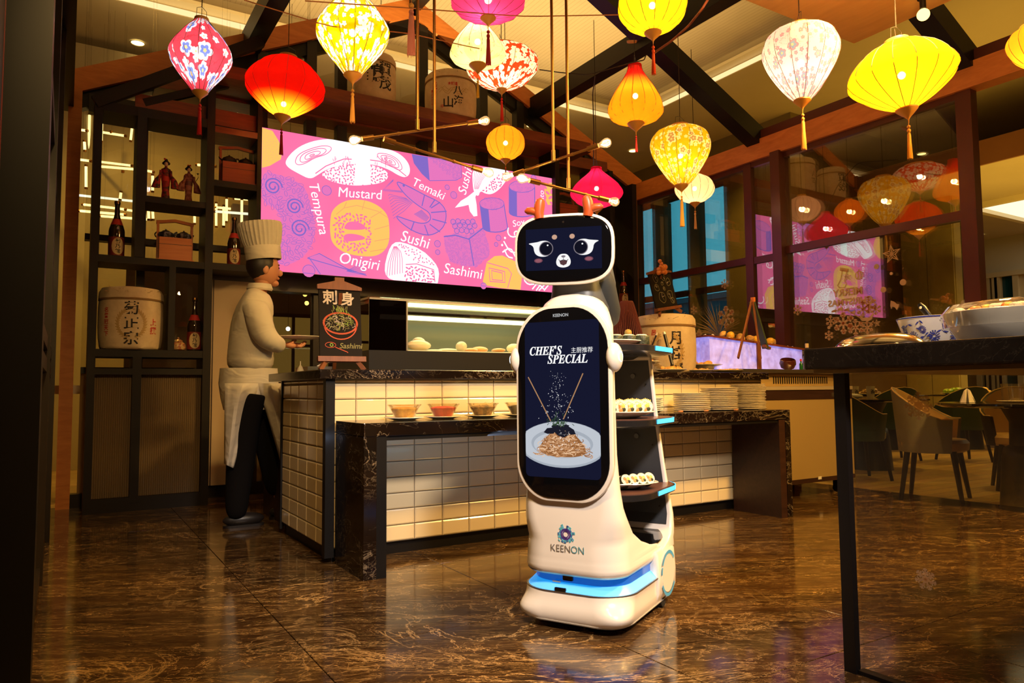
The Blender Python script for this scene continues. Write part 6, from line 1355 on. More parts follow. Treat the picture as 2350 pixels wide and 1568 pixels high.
def art1(a, W, H, M):
    text_into(a, '刺', M() @ frame_mat((-W * .20, H * .80, 0), (1, 0, 0), (0, 1, 0), (0, 0, 1)), H * .17, 0, bold=.002); text_into(a, '身', M() @ frame_mat((W * .16, H * .79, 0), (1, 0, 0), (0, 1, 0), (0, 0, 1)), H * .16, 0, bold=.002)
    for r in (1.0, 1.06): a.ribbon(circ(0, H * .52, W * .34 * r, 30, H * .115 * r), .005, M(), 2, True)
    a.ribbon([(W * .34 * cos(t), H * .50 + H * .16 * sin(t)) for t in [pi + i * pi / 14 for i in range(15)]], .006, M(), 2)
    for k in range(70):
        t = random.uniform(0, 2 * pi); r = random.uniform(0, .9) ** .6; x, y = W * .30 * r * cos(t), H * .52 + H * .10 * r * sin(t); q = random.uniform(0, pi)
        a.ribbon([(x, y), (x + .018 * cos(q), y + .018 * sin(q)), (x + .028 * cos(q + .6), y + .028 * sin(q + .6))], .0022, M(), random.choice((0, 3, 3, 1)))
    for k in range(26): x = random.uniform(-W * .16, W * .16); y = H * .62 + random.uniform(0, .03); a.ribbon([(x, y), (x + random.uniform(-.012, .012), y + .02)], .003, M(), 1 if k % 2 else 3)
    text_into(a, 'Sashimi', M() @ frame_mat((W * .20, H * .265, 0), (1, 0, .0), (0, 1, 0), (0, 0, 1)), H * .085, 3, bold=.0004, shear=.2)
    a.ribbon(circ(-W * .22, H * .275, W * .11, 14, H * .03), .003, M(), 2, True); a.ribbon([(-W * .12, H * .25), (W * .12, H * .20), (W * .14, H * .19)], .004, M(), 2); a.ribbon(circ(-W * .2, H * .275, .008, 8), .004, M(), 1, True)
pc = at_y(781, 846, 3.72); Hb = at_y(770, 645, 3.78).z - ZW; Wb = at_y(829, 700, 3.74).x - at_y(722, 700, 3.74).x
chalkboard('sashimi chalkboard on a small wooden easel at the left end of the counter', (pc.x, 3.70, ZW), Wb, Hb, radians(-4), art1)
# sake cask and the second chalkboard
def w4(mb, Rf, R, H):
    laurel(mb, Rf, H * .36, R * .52); cyl_text(mb, '月桂冠', Rf, H * .56, .32, H * .235, 0, .006); cyl_text(mb, '登録', Rf, H * .88, -.28, H * .085, 0, .001, vertical=False, off=.004)
    cyl_text(mb, '商標', Rf, H * .88, .85, H * .085, 0, .001, vertical=False, off=.004); cyl_text(mb, '呂', Rf, H * .66, -.42, H * .10, 1, .002); cyl_text(mb, '布', Rf, H * .60, -.72, H * .10, 1, .002)
    for s in (.25, .50): cyl_ribbon(mb, circ(R * s, H * .88, H * .055, 16), .004, lambda z: Rf(z) + .003, 2, True)
xa, xb = at_y(1472, 800, 4.02).x, at_y(1582, 800, 4.02).x; Rk = (xb - xa) / 2
barrel('cream straw-wrapped sake cask with black characters standing on the counter beside the robot', ((xa + xb) / 2, 4.02, ZW), Rk * .91, at_y(1525, 722, 4.02).z - ZW, w4, rz=radians(-42))
def art2(a, W, H, M):
    for (x, y, r) in ((-.22, .80, .10), (.10, .82, .09), (-.24, .60, .09), (0, .68, .05), (.26, .70, .10), (-.12, .38, .15), (.22, .42, .12), (.04, .56, .05), (.28, .28, .08)):
        P = [(W * x + W * r * cos(t) * random.uniform(.7, 1.1), H * y + W * r * sin(t) * random.uniform(.7, 1.1)) for t in [i * .7 for i in range(9)]]; a.ribbon(smooth(P, 1), .0035, M(), 3, True)
        for k in range(3): t = random.uniform(0, 6); a.ribbon([(W * x, H * y), (W * (x + r * .7 * cos(t)), H * y + W * r * .7 * sin(t))], .0025, M(), 0 if k else 3)
ztp = at_y(1525, 722, 4.02).z
hc = at_y(1500, 615, 4.02).z - ztp
ce = chalkboard('tilted chalkboard with food drawings standing on top of the sake cask', ((xa + xb) / 2 - .045, 3.94, ztp - .004), .33, hc * .98, radians(12), art2)
ce.rotation_euler = (0, radians(-9), radians(14))
cb_ = MB(); random.seed(4)
for k in range(9): cb_.ball((random.uniform(-.09, .03), .0, hc * .88 + random.uniform(.0, .05)), random.uniform(.014, .024), 8, 6)
for k in range(5): cb_.ball((-.02 + random.uniform(-.02, .02), 0, hc * .90 + k * .02), .015, 8, 6)
cb_.obj('carved_crest', M_BOXWOOD, ce, smooth=True)
# cane cage cover with a little figure
cg = at_y(1440, 800, 3.96); cgx = cg.x
T = thing('cane_cover', 'tall dark red cane food cover, cone shaped, between robot tray and sake cask', 'basket', (cgx, 3.96, ZW)); Hc = at_y(1438, 692, 3.96).z - ZW; Rc = .135
cn = MB(); PC = [(1.0, 0), (.98, .18), (.90, .40), (.72, .62), (.52, .82), (.36, .97), (.30, 1)]
for k in range(44):
    a = 2 * pi * k / 44; cn.tube([(Rc * r * cos(a), Rc * r * sin(a), Hc * z) for r, z in PC], .0034, 5)
cn.obj('cane_ribs', M_WICKER, T, smooth=True)
for r, z in ((1.0, .01), (.985, .28), (.93, .34), (.32, .985)): MB().tube([(Rc * r * cos(2 * pi * i / 30), Rc * r * sin(2 * pi * i / 30), Hc * z) for i in range(31)], .005, 6).obj('cane_hoop', M_WICKER, T, smooth=True)
MB().lathe([(.001, Hc * 1.0), (Rc * .3, Hc * 1.0), (Rc * .3, Hc * .99)], 16).obj('top_disc', M_WICKER, T)
fg = thing('table_figurine', 'little figurine in a red robe standing in front of the cane cover', 'figurine', (at_y(1442, 790, 3.80).x, 3.80, ZW), radians(20))
MB().lathe([(.04, 0), (.045, .14), (.040, .20), (.028, .235), (.012, .25)], 16).obj('red_robe', mat('figurine_red', (.50, .012, .012), .4), fg, smooth=True); MB().ball((0, 0, .272), .026, 12, 8).obj('head', mat('figurine_face', (.55, .38, .12), .4), fg, smooth=True)

# glass display case on the counter
gx0, gx1 = at_y(838, 800, 3.86).x, 3.05; gy0, gy1 = 3.80, 4.42; gz0, gz1 = ZW, at_y(930, 692, 3.84).z; xg = at_y(929, 800, 3.84).x
cs = thing('sushi_showcase', 'lit glass sushi showcase standing on the counter behind the robot', 'showcase', (0, 0, 0))
MB().box(gx0, gx1, gy0, gy1, gz0, gz0 + .115).obj('plinth', M_BLACK, cs); MB().box(gx0, gx1, gy0 + .0, gy1, gz1, gz1 + .012).obj('glass_top', M_GLASS, cs)
MB().box(xg, gx1, gy0, gy0 + .004, gz0 + .118, gz1).obj('front_glass', M_GLASS, cs); MB().box(gx0, xg - .01, gy0, gy0 + .006, gz0 + .115, gz1).obj('smoked_end_glass', glass_sheet('tinted_end', (.05, .04, .04), 1.4), cs)
MB().box(gx0, gx1, gy0 - .004, gy0 + .008, gz1 - .004, gz1 + .006).obj('top_edge', M_STEEL, cs); MB().box(xg - .008, xg, gy0 - .002, gy0 + .01, gz0 + .115, gz1).obj('corner_post', M_STEEL, cs)
MB().box(xg, gx1, gy1 - .02, gy1, gz0 + .118, gz1 - .01).obj('back_panel', mat('case_back', (.13, .135, .095), .35), cs)
MB().box(xg, gx1, gy0 + .02, gy1 - .02, gz0 + .1155, gz0 + .122).obj('case_floor', mat('case_floor', (.60, .62, .46), .3), cs)
MB().box(xg + .04, gx1, gy1 - .12, gy1 - .09, gz1 - .055, gz1 - .028).obj('tube_light', emis('case_tube', (.95, 1.0, .55), 3.0), cs); MB().box(xg + .04, gx1, gy0 + .10, gy0 + .13, gz1 - .034, gz1 - .014).obj('tube_light', emis('case_tube'), cs) if False else None
MB().box(xg + .02, gx1, gy0 + .04, gy0 + .07, gz1 - .026, gz1 - .006).obj('tube_light', MATS['case_tube'], cs)
MB().box(xg + .02, gx1, gy0 + .03, gy0 + .28, gz1 - .006, gz1 - .002).obj('reflector', mat('case_reflector', (.75, .8, .6), .4), cs)
lamp('case_light', 'AREA', ((xg + gx1) / 2, gy0 + .28, gz1 - .03), 4, (.95, 1.0, .62), 1.2, ((xg + gx1) / 2, gy0 + .30, 0), sy=.3)
M_FISH = mat('salmon_fillet', (.75, .32, .10), .35, coat=.3); M_FISH2 = mat('pale_fish', (.80, .62, .38), .35, coat=.3)
for i, (px, w_, h_, mt) in enumerate(((958, .16, .045, M_FISH2), (965, .08, .06, M_FISH2), (1042, .13, .018, M_FISH2), (1055, .06, .045, M_FISH2), (1085, .08, .02, M_FISH), (1115, .10, .03, M_FISH), (1140, .07, .02, M_FISH), (1185, .09, .045, M_FISH2), (1010, .10, .012, M_FISH2))):
    x = at_y(px, 800, gy0 + .12).x; mb = MB(); mb.ball((0, 0, h_ * .7), 1, 12, 8, sc=(w_ * .55, .05, h_ * .7)); f = mb.obj('fish_fillet', mt, None, smooth=True, loc=(x, gy0 + .10 + .05 * (i % 3), gz0 + .1225)); f.rotation_euler = (0, 0, random.uniform(-.4, .4))
    tag(f, ('pale' if mt is M_FISH2 else 'orange') + ' piece of raw fish in the lit showcase, ' + ORD[sorted((958, 965, 1042, 1055, 1085, 1115, 1140, 1185, 1010)).index(px)] + ' from the left', 'fish', ('pale' if mt is M_FISH2 else 'orange') + ' fish pieces in the showcase')
# ---------------------------------------------- tableware
def plate_me(R, h=.016, m=M_CERAMIC, n=36, sx=1, sy=1, wav=0):
    return MB().lathe([(R * .55, 0), (R * .60, .002), (R * .78, h * .55), (R, h), (R * .99, h + .003), (R * .76, h * .55 + .003), (R * .55, .0045), (.001, .004)], n, sx=sx, sy=sy, wob=(lambda a, t: 1 + wav * sin(a * 9) * (1 if .3 < t < .75 else 0)) if wav else None).mesh('plate', m, True)
p_st = MB().lathe([(.066, 0), (.072, .001), (.108, .0035), (.1165, .0065), (.118, .0095), (.1165, .0115), (.108, .0105), (.070, .006), (.001, .0055)], 40).mesh('plate', M_CERAMIC2, True, 60)
ycs = 3.40
for (px, n, lab, R) in ((1588, 10, 'shortest', 1), (1651, 13, 'middle', 1.02), (1717, 16, 'tallest', 1.0)):
    x = at_y(px, 930, ycs).x; Hs = at_y(px, {1588: 899, 1651: 887, 1717: 879}[px], ycs).z - BZ; dz = (Hs - .02) / (n - 1)
    for k in range(n):
        pos = 'topmost plate' if k == n - 1 else 'bottom plate' if k == 0 else 'plate'
        o = bpy.data.objects.new('dinner_plate', p_st); COL.objects.link(o); o.location = (x + random.uniform(-.004, .004), ycs + random.uniform(-.004, .004), BZ + .001 + k * dz); o.scale = (R, R, 1.0) if k < n - 1 else (R * (1.06 if n == 13 else 1), R * (1.06 if n == 13 else 1), .9)
        tag(o, 'cream dinner plate, %s from the bottom of the %s stack on the bench' % (ORD[k], lab) if pos == 'plate' else '%s of the %s cream plate stack on the marble bench' % (pos, lab), 'plate', 'plates of the %s stack on the bench' % lab)
p_sm = plate_me(.072, .012, M_CERAMIC)
for k in range(7):
    o = bpy.data.objects.new('small_plate', p_sm); COL.objects.link(o); o.location = (at_y(1498, 930, 3.42).x + random.uniform(-.004, .004), 3.42, BZ + .001 + k * .0125); tag(o, 'small white plate, %s from the bottom of the low stack right behind the robot trays' % ORD[k], 'plate', 'small plates stacked behind the robot')
for k in range(6):
    o = bpy.data.objects.new('small_plate', p_sm); COL.objects.link(o); o.location = (at_y(1462, 930, 3.46).x - .02, 3.45, BZ + .001 + k * .0125); tag(o, 'small white plate, %s from the bottom of the low stack behind the sushi rolls' % ORD[k], 'plate', 'small plates stacked behind the rolls')
for px, lab in ((1562, 'left of the shortest plate stack'), (1621, 'between the short and middle plate stacks'), (1689, 'between the middle and tallest plate stacks')):
    p = at_y(px, 941, 3.27); mb = MB(); mb.cbox((0, 0, .006), (.05, .018, .010), bev=.003); o = mb.obj('wooden_tag', mat('tag_wood', (.45, .18, .06), .5), None, loc=(p.x, 3.27, BZ + .001)); o.rotation_euler = (0, 0, .5); tag(o, 'small brown wooden tag lying on the bench ' + lab, 'tag')
# four dressing bowls on saucers
me_s = plate_me(.100, .012, M_CERAMIC)
RBL = [(.048, 0), (.050, .004), (.060, .03), (.078, .062), (.088, .070), (.086, .0715), (.074, .062), (.056, .03), (.046, .006), (.001, .005)]
def foodmat(name, c1, c2, sc=40, rough=.35):
    m, nt, b = base(name, rough); n_ = noise(nt, coords(nt), sc, 4); nt.links.new(ramp(nt, n_, [(.35, c1), (.65, c2)]), b.inputs['Base Color']); bump(nt, b, n_, .8, .01); return m
M_PICKLE = foodmat('yellow_pickle', (.62, .30, .02), (.85, .50, .06)); M_GINGER = foodmat('red_ginger', (.55, .012, .008), (.80, .04, .02)); M_DARKV = foodmat('dark_pickle', (.04, .015, .01), (.45, .25, .08)); M_SOY = mat('soy_sauce', (.02, .006, .003), .1)
for px, lab, fm in ((928, 'glass bowl of yellow pickles under film, leftmost on the marble bench', M_PICKLE), (1017, 'glass bowl of bright red pickled ginger on the marble bench', M_GINGER), (1108, 'glass bowl of dark pickles with pale sticks on the marble bench', M_DARKV), (1193, 'glass bowl of dark sauce half hidden behind the robot screen', M_SOY)):
    x = at_y(px, 957, 3.40).x
    o = bpy.data.objects.new('saucer', me_s); COL.objects.link(o); o.location = (x, 3.40, BZ + .001); tag(o, 'white saucer under the ' + lab.split(',')[0].replace(' on the marble bench', '').replace(' half hidden behind the robot screen', ''), 'saucer')
    T = thing('glass_bowl', lab, 'bowl', (x, 3.40, BZ + .0065)); MB().lathe(RBL, 32).obj('bowl', M_CLEAR, T, smooth=True)
    cp_ = MB(); cp_.lathe([(.044, .008), (.057, .034), (.068, .050), (.055, .056), (.03, .060), (.001, .060)], 24, wob=lambda a, t: 1 + .04 * sin(a * 7 + t * 9) * t); f = cp_.obj('contents', fm, T, smooth=True); f['kind'] = 'stuff'
    if fm is M_DARKV:
        for k in range(5): MB().cbox((-.03 + .018 * k, random.uniform(-.02, .02), .066), (.035, .008, .006), Matrix.Rotation(random.uniform(-.6, .6), 3, 'Y')).obj('pale_stick', M_FISH2, T)
    if fm is M_PICKLE:
        w__ = MB(); w__.lathe([(.087, .073), (.05, .066), (.001, .064)], 24, wob=lambda a, t: 1 + .05 * sin(a * 11)); w__.obj('cling_film', M_CLEAR, T, smooth=True)
# small dishes of food along the right half of the counter
M_FRIED = foodmat('fried_food', (.50, .20, .03), (.85, .48, .12), 60, .5); M_RICE = foodmat('rice_white', (.75, .68, .52), (.85, .80, .66), 90, .5); M_NORI = foodmat('nori', (.012, .02, .008), (.05, .055, .02), 60, .5); M_SALM = mat('salmon_fill', (.85, .22, .06), .35); M_EGG = mat('egg_fill', (.85, .55, .10), .4); M_SAUCE = mat('yellow_sauce', (.95, .72, .18), .25, coat=.4)
def dish(label, c, R, fm, n=14, wav=.04, rr=.016, foot=0, lbl=None):
    T = thing('serving_dish', label, 'dish', c); MB().lathe([(R * .5, 0), (R * .6, .004 + foot), (R * .8, .010 + foot), (R, .020 + foot), (R * .98, .023 + foot), (R * .6, .009 + foot), (.001, .008 + foot)], 32, wob=lambda a, t: 1 + wav * sin(a * 8) * (1 if t > .3 and t < .75 else 0)).obj('plate', M_CERAMIC2, T, smooth=True)
    f = MB()
    for k in range(n):
        a = random.uniform(0, 6.28); r = R * .62 * sqrt(random.random()); f.ball((r * cos(a), r * sin(a), .016 + foot + random.uniform(0, rr)), rr * random.uniform(.7, 1.2), 7, 5, sc=(1.3, 1, .8))
    f.obj('food_pieces', fm, T, smooth=True)['kind'] = 'stuff'; return T
dish('oval dish heaped with fried snacks at the counter front, left one beside the leaning chopstick', (at_y(1540, 850, 3.70).x, 3.70, ZW), .105, M_FRIED, 30)
dish('flat dish of small fried pieces at the counter front, middle one', (at_y(1612, 850, 3.72).x, 3.73, ZW), .085, M_FRIED, 22, rr=.010)
dish('long dish of fried crumbs at the right end of the counter front', (at_y(1672, 850, 3.70).x, 3.70, ZW), .105, M_FRIED, 34, rr=.009)
dish('raised dish of round fritters right of the sake cask', (at_y(1612, 825, 4.0).x, 4.0, ZW), .15, M_FRIED, 12, rr=.024, foot=.05)
dish('footed dish of mixed sushi behind the lower robot trays', (at_y(1478, 840, 3.78).x, 3.78, ZW), .115, M_SALM, 16, rr=.018, foot=.055)
# wooden tub under the footed dish, box, leaning chopsticks
T = thing('wooden_tub', 'small round wooden sushi tub below the footed dish', 'tub', (at_y(1452, 850, 3.70).x - .02, 3.66, ZW)); MB().lathe([(.055, 0), (.06, .045), (.054, .045), (.05, .008), (.001, .008)], 20).obj('staves', M_BOXWOOD, T, smooth=True); MB().lathe([(.0605, .012), (.062, .018), (.0605, .024)], 20, cap=False).obj('hoop', M_BRASS, T, smooth=True)
# black scoop rods leaning in the dishes
for (a, b_, lab) in (((1472, 852), (1508, 765), 'thin black serving stick leaning beside the upper robot tray'), ((1543, 838), (1524, 763), 'thick black serving stick standing in the front fried dish')):
    A = at_y(*a, 3.74); B = at_y(*b_, 3.84); A.z = max(A.z, ZW + .012); d = thing('serving_stick', lab, 'utensil', A); MB().tube([(0, 0, 0), B - A], .006 if 'thin' in lab else .011, 8).obj('stick', M_BLACK, d, smooth=True); MB().tube([(B - A) * .93, (B - A) * 1.0], .0075 if 'thin' in lab else .012, 8).obj('tip', M_CERAMIC2, d)
# lit ice display with seafood and lemons
ZI = .863 + .13; ix0, ix1 = at_y(1618, 820, 4.05).x, at_y(1830, 830, 4.05).x
T = thing('ice_display', 'backlit violet ice display bin with a red-brown sloping rim', 'display', (ix0, 4.0, ZI))
Wd_ = min(ix1 - ix0, 1.2)
m, nt, b = base('frosted_ice_panel', .4); v = coords(nt, 'Object', (1, 1, 1)); c_i = ramp(nt, noise(nt, v, 14, 5, .65), [(.32, (.10, .08, .42)), (.6, (.34, .32, .95)), (.75, (.62, .58, 1.0))])
nt.links.new(c_i, b.inputs['Emission Color']); b.inputs['Emission Strength'].default_value = .85; b.inputs['Base Color'].default_value = (.4, .38, .55, 1); M_ICEP = m
zL = at_y(1620, 772, 4.05).z - ZI; zR = max(.05, at_y(1830, 803, 4.05).z - ZI)
MB().add([(0, 0, 0), (Wd_, 0, 0), (Wd_, 0, zR), (0, 0, zL)], [(0, 1, 2, 3)]).obj('lit_front', M_ICEP, T)
MB().add([(0, 0, 0), (0, .5, 0), (0, .5, zL), (0, 0, zL)], [(0, 1, 2, 3)]).obj('lit_side', M_ICEP, T)
MB().beam((-.02, -.01, zL), (Wd_ + .02, -.01, zR), .02, .014).beam((-.01, 0, zL), (-.01, .5, zL), .02, .014).obj('rim', M_RAIL, T); MB().box(Wd_ * .48, Wd_ * .52, -.012, 0, 0, (zL + zR) / 2).obj('centre_post', M_REDW2, T)
ice = MB(); ice.add([(0, .0, zL - .01), (Wd_, 0, zR - .01), (Wd_, .5, zR - .01), (0, .5, zL - .01)], [(0, 1, 2, 3)]); random.seed(9)
for k in range(160): x = random.uniform(.02, Wd_ - .02); ice.cbox((x, random.uniform(.02, .45), zL + (zR - zL) * x / Wd_), (.03, .03, .02), Matrix.Rotation(random.random() * 3, 3, Vector((random.random(), random.random(), 1)).normalized()))
ice.obj('crushed_ice', mat('crushed_ice', (.70, .62, .78), .3), T)['kind'] = 'stuff'
M_LEM = mat('lemon_peel', (.75, .42, .03), .4); M_SHELL = foodmat('clam_shell', (.50, .26, .06), (.75, .45, .14), 50)
for i, (px, py, kind) in enumerate(((1650, 775, 's'), (1672, 770, 'l'), (1688, 778, 's'), (1701, 780, 's'), (1712, 780, 's'), (1722, 774, 's'), (1733, 772, 'l'), (1748, 775, 's'), (1762, 786, 'l'), (1770, 780, 's'))):
    p = at_y(px, py, 4.12); x = p.x
    z = ZI + zL + (zR - zL) * (x - ix0) / Wd_ + .045
    if kind == 'l':
        T = thing('lemon', None, None); MB().ball((0, 0, 0), .034, 14, 10, sc=(1.25, .95, .95)).ball((.042, 0, 0), .008, 6, 5).obj('peel', M_LEM, T, smooth=True); T.location = (x, 4.10, z); T.rotation_euler = (0, .3, i)
        tag(T, {1672: 'lemon nearest the left end of the ice display', 1733: 'lemon in the middle of the ice display', 1762: 'lemon right of the easel leg on the ice display'}[px], 'lemon')
    else:
        T = thing('clam', None, None)
        for s in (-1, 1):
            mb = MB(); mb.lathe([(.001, s * .022), (.020, s * .016), (.030, s * .004), (.032, 0)], 16, wob=lambda a, t: 1 + .04 * sin(a * 12) * t); mb.obj('shell_half', M_SHELL, T, smooth=True)
        T.location = (x, 4.08 + .03 * (i % 2), z); T.rotation_euler = (random.uniform(.5, 1.3), random.uniform(-.4, .4), random.uniform(0, 6)); tag(T, 'brown ridged clam on the ice display, ' + ORD[(1650, 1688, 1701, 1712, 1722, 1748, 1770).index(px)] + ' clam from the left', 'shellfish', 'clams on the ice display')
# second easel seen edge-on
E0 = at_y(1716, 690, 3.9); T = thing('easel', 'empty green-backed easel board seen from its side before the ice display', 'easel', (E0.x, 3.86, ZI))
Ht = E0.z - ZI
MB().beam((0, 0, Ht), at_y(1694, 822, 3.70) - Vector((E0.x, 3.86, ZI)), .012, .02).obj('leg', M_REDW2, T); A_ = Vector((0, .0, Ht * .97)); B_ = at_y(1757, 800, 3.86) - Vector((E0.x, 3.86, ZI)); 
MB().beam(A_, B_, .055, .016).obj('board_edge', mat('green_chalkboard', (.035, .05, .02), .6), T); MB().beam(A_ + Vector((-.01, -.02, 0)), at_y(1746, 824, 3.80) - Vector((E0.x, 3.86, ZI)), .012, .014).obj('leg', M_REDW2, T)
MB().cbox((0, -.012, Ht * .99), (.02, .03, .05)).obj('clip', M_BOXWOOD, T); MB().cbox(B_ + Vector((.0, -.01, .01)), (.07, .03, .02), Matrix.Rotation(.3, 3, 'Y')).obj('chalk_tray', M_REDW2, T)
# palm fan leaves behind it
T = thing('dried_palm_leaf', 'dried brown palm frond spreading behind the easel', 'plant', (E0.x + .05, 4.25, ZI))
random.seed(2); lfm = mat('dry_palm', (.10, .055, .018), .7); c_ = Vector((.0, 0, .30))
MB().tube([(0, 0, 0), (0, .01, .15), c_], .008, 6).obj('stem', lfm, T)
for k in range(34):
    a = radians(-30 + 240 * k / 33); L_ = random.uniform(.24, .34); d = Vector((cos(a), random.uniform(-.15, .15), sin(a))); n_ = Vector((-sin(a), 0, cos(a))) * .006
    MB().add([c_, c_ + d * L_ * .5 + n_, c_ + d * L_ + Vector((0, 0, -.03)), c_ + d * L_ * .5 - n_], [(0, 1, 2, 3)]).obj('leaflet', lfm, T)
# dark bowl, bottles
T = thing('lacquer_bowl', 'dark shiny lacquer bowl tipped at the right end of the ice display', 'bowl', (at_y(1807, 815, 3.75).x, 3.75, ZI + .05)); MB().lathe([(.02, -.048), (.05, -.035), (.064, 0), (.058, .03), (.052, .034), (.056, 0), (.04, -.03), (.001, -.04)], 24).obj('bowl', mat('lacquer_dark', (.06, .012, .010), .12, coat=.6), T, smooth=True); T.rotation_euler = (.25, -.2, 0)
T = thing('oil_bottle', 'clear long-necked bottle with black cap and paper collar by the steel top', 'bottle', (at_y(1853, 830, 3.80).x, 3.80, ZI)); kk = 4.9 / F_PX
MB().lathe([(.040, 0), (.042, .07), (.030, .11), (.015, .16), (.0125, .20)], 18).obj('glass_body', M_CLEAR, T, smooth=True); MB().lathe([(.014, .185), (.015, .215), (.012, .22)], 12).obj('paper_collar', M_CREAMLAB, T); MB().lathe([(.013, .22), (.013, .238), (.001, .24)], 12).obj('cap', M_BLACK, T)
T = thing('sauce_bottle', 'tiny red-capped green sauce bottle beside the clear bottle', 'bottle', (at_y(1838, 830, 3.72).x, 3.72, ZI)); MB().lathe([(.014, 0), (.014, .045), (.007, .058), (.006, .07)], 12).obj('glass_body', mat('green_sauce', (.01, .09, .02), .2), T, smooth=True); MB().lathe([(.008, .068), (.008, .085), (.001, .087)], 12).obj('cap', INKR, T)

# ================================================================== FOOD ON THE ROBOT
def to_world(x, y, z): c, s = cos(RTH), sin(RTH); return Vector((RB.x + c * x - s * y, RB.y + s * x + c * y, z))
def roll_me(kind):
    mb = MB(); 
    mb.lathe([(.0, -.014), (.020, -.014), (.0215, -.012), (.0215, .012), (.020, .014), (.0, .014)], 18, mi=0)
    mb.lathe([(.0195, .0143), (.001, .0146)], 18, mi=1, cap=False); mb.lathe([(.001, -.0146), (.0195, -.0143)], 18, mi=1, cap=False)
    mb.v = [(a, c, b_) for a, b_, c in mb.v]
    for (x, z, mi) in ((-.006, .003, 2), (.006, .004, 3), (0, -.007, 2), (.008, -.005, 4)):
        for s in (-1, 1): mb.ball((x, s * .0145, z), .006, 8, 6, mi=mi, sc=(1, .3, 1))
    if kind == 'light':
        for k in range(7): mb.tube([(-.014 + .0045 * k, -.015, .014 - abs(k - 3) * .002), (-.012 + .0045 * k, 0, .0235 - abs(k - 3) * .0016), (-.014 + .0045 * k, .015, .014 - abs(k - 3) * .002)], .0016, 5, mi=5)
    return mb
rl = roll_me('light').mesh('rice_roll', [M_RICE, M_RICE, M_SALM, M_EGG, M_NORI, M_SAUCE], True); rd = roll_me('dark').mesh('nori_roll', [M_NORI, M_RICE, M_SALM, M_EGG, M_NORI, M_SAUCE], True)
def put(label, name, me, loc, rz, cat, group=None, sc=1.0, rot=None):
    o = bpy.data.objects.new(name, me); COL.objects.link(o); o.location = loc; o.rotation_euler = rot or (0, 0, rz); o.scale = (sc,) * 3; return tag(o, label, cat, group)
pt = [z + .0035 for z in trz]
pl_o = plate_me(.165, .024, M_CERAMIC, 48, 1, .82, .012)
put('oval white plate of sauced sushi rolls on the middle robot tray', 'serving_plate', pl_o, to_world(.055, .085, pt[1]), RTH, 'plate')
put('wavy white plate with dark seaweed rolls on the lowest robot tray', 'serving_plate', plate_me(.165, .024, M_CERAMIC, 48, 1, .8, .03), to_world(.055, .095, pt[0]), RTH, 'plate')
put('white plate on the top robot tray under the seaweed roll', 'serving_plate', plate_me(.150, .022, M_CERAMIC), to_world(.01, .12, pt[2]), RTH, 'plate')
cam_dir = atan2(-1.0, 0)
for k, (x, y) in enumerate(((.185, .125), (.165, .085), (.145, .045), (.125, .005), (.100, -.03), (.130, .13))):
    put('rice sushi roll with yellow sauce stripes, %s from the right on the middle tray' % ORD[k], 'sushi_roll', rl, to_world(x - .015, y, pt[1] + .012 + .030), RTH + radians(25 + 6 * k), 'sushi', 'sauced rolls on the middle tray', 1.42)
for k, (x, y, t) in enumerate(((.175, .125, -.45), (.158, .090, -.5), (.140, .055, -.55), (.122, .020, -.5))):
    put('dark seaweed sushi roll, %s from the right on the lowest robot tray' % ORD[k], 'sushi_roll', rd, to_world(x + .0, y - .0, pt[0] + .010 + .022), 0, 'sushi', 'seaweed rolls on the lowest tray', 1.15, rot=(t, .1, RTH + radians(48)))
mb = MB(); 
for k in range(5): mb.lathe([(.001, 0), (.030, 0), (.032, .004), (.032, .034), (.030, .038), (.001, .038)], 16, (-.10 + .052 * k, 0, 0), mi=0); mb.lathe([(.026, .0385), (.018, .043), (.001, .044)], 14, (-.10 + .052 * k, 0, 0), mi=1)
o = mb.obj('seaweed_roll', [M_NORI, M_RICE], None, smooth=True); o.location = to_world(.06, .10, pt[2] + .007); o.rotation_euler = (0, 0, RTH + radians(35)); tag(o, 'row of upright seaweed rolls topped with rice on the top robot tray', 'sushi')

# ================================================================== GLASS BUFFET TABLE ON THE RIGHT
TX0 = 1.955; TY1 = 1.45; tz0 = .905; tz1 = at_x(1860, 800, TX0).z
bt = thing('glass_buffet', 'big buffet table with thick dark stone slab and snowflake glass sides, right foreground', 'table', (0, 0, 0))
M_SLABT = marble('slab_marble', (.006, .004, .003), (.012, .008, .005), (.07, .05, .03), 2.2, .2, .008, amount=.4)
slabmb(TX0, 3.7, -1.3, TY1, tz0, tz1, .006).obj('stone_slab', M_SLABT, bt); MB().box(TX0 + .02, 3.68, -1.28, TY1 - .02, tz0 - .012, tz0 - .0005).obj('under_edge', mat('edge_gold', (.35, .24, .10), .3, .5), bt)
pxl = onx_l = None
MB().box(2.022, 2.046, 1.357, 1.395, 0, tz0 - .012).obj('corner_post', M_BLACK, bt); MB().box(3.55, 3.6, 1.335, 1.395, 0, tz0 - .012).obj('corner_post', M_BLACKMARBLE, bt)
MB().box(2.03, 2.062, -1.2, 1.357, 0, .012).obj('bottom_rail', M_BLACK, bt)
MB().box(2.046, 2.050, -1.2, 1.357, .012, tz0 - .012).obj('glass_side', M_GLASST, bt)
M_SNOW = glass_sheet('frosted_flake', (.9, .8, .7), .3, body=(1.0, .74, .48), cover=.42)
for (px, py, r) in ((2108, 932, .040), (2124, 1330, .030)):
    p = at_x(px, py, 2.0455); mb = MB(); M = frame_mat((2.0452, p.y, p.z), (0, -1, 0), (0, 0, 1), (-1, 0, 0)); flake(0, 0, r * 1.0, mb, M, .15, 8 if py < 1000 else 7, .34)
    for k in range(8): mb.flat(circ(r * .5 * cos(k * pi / 4 + .39), r * .5 * sin(k * pi / 4 + .39), r * .12, 8), M)
    mb.obj('snowflake_sticker', M_SNOW, bt)
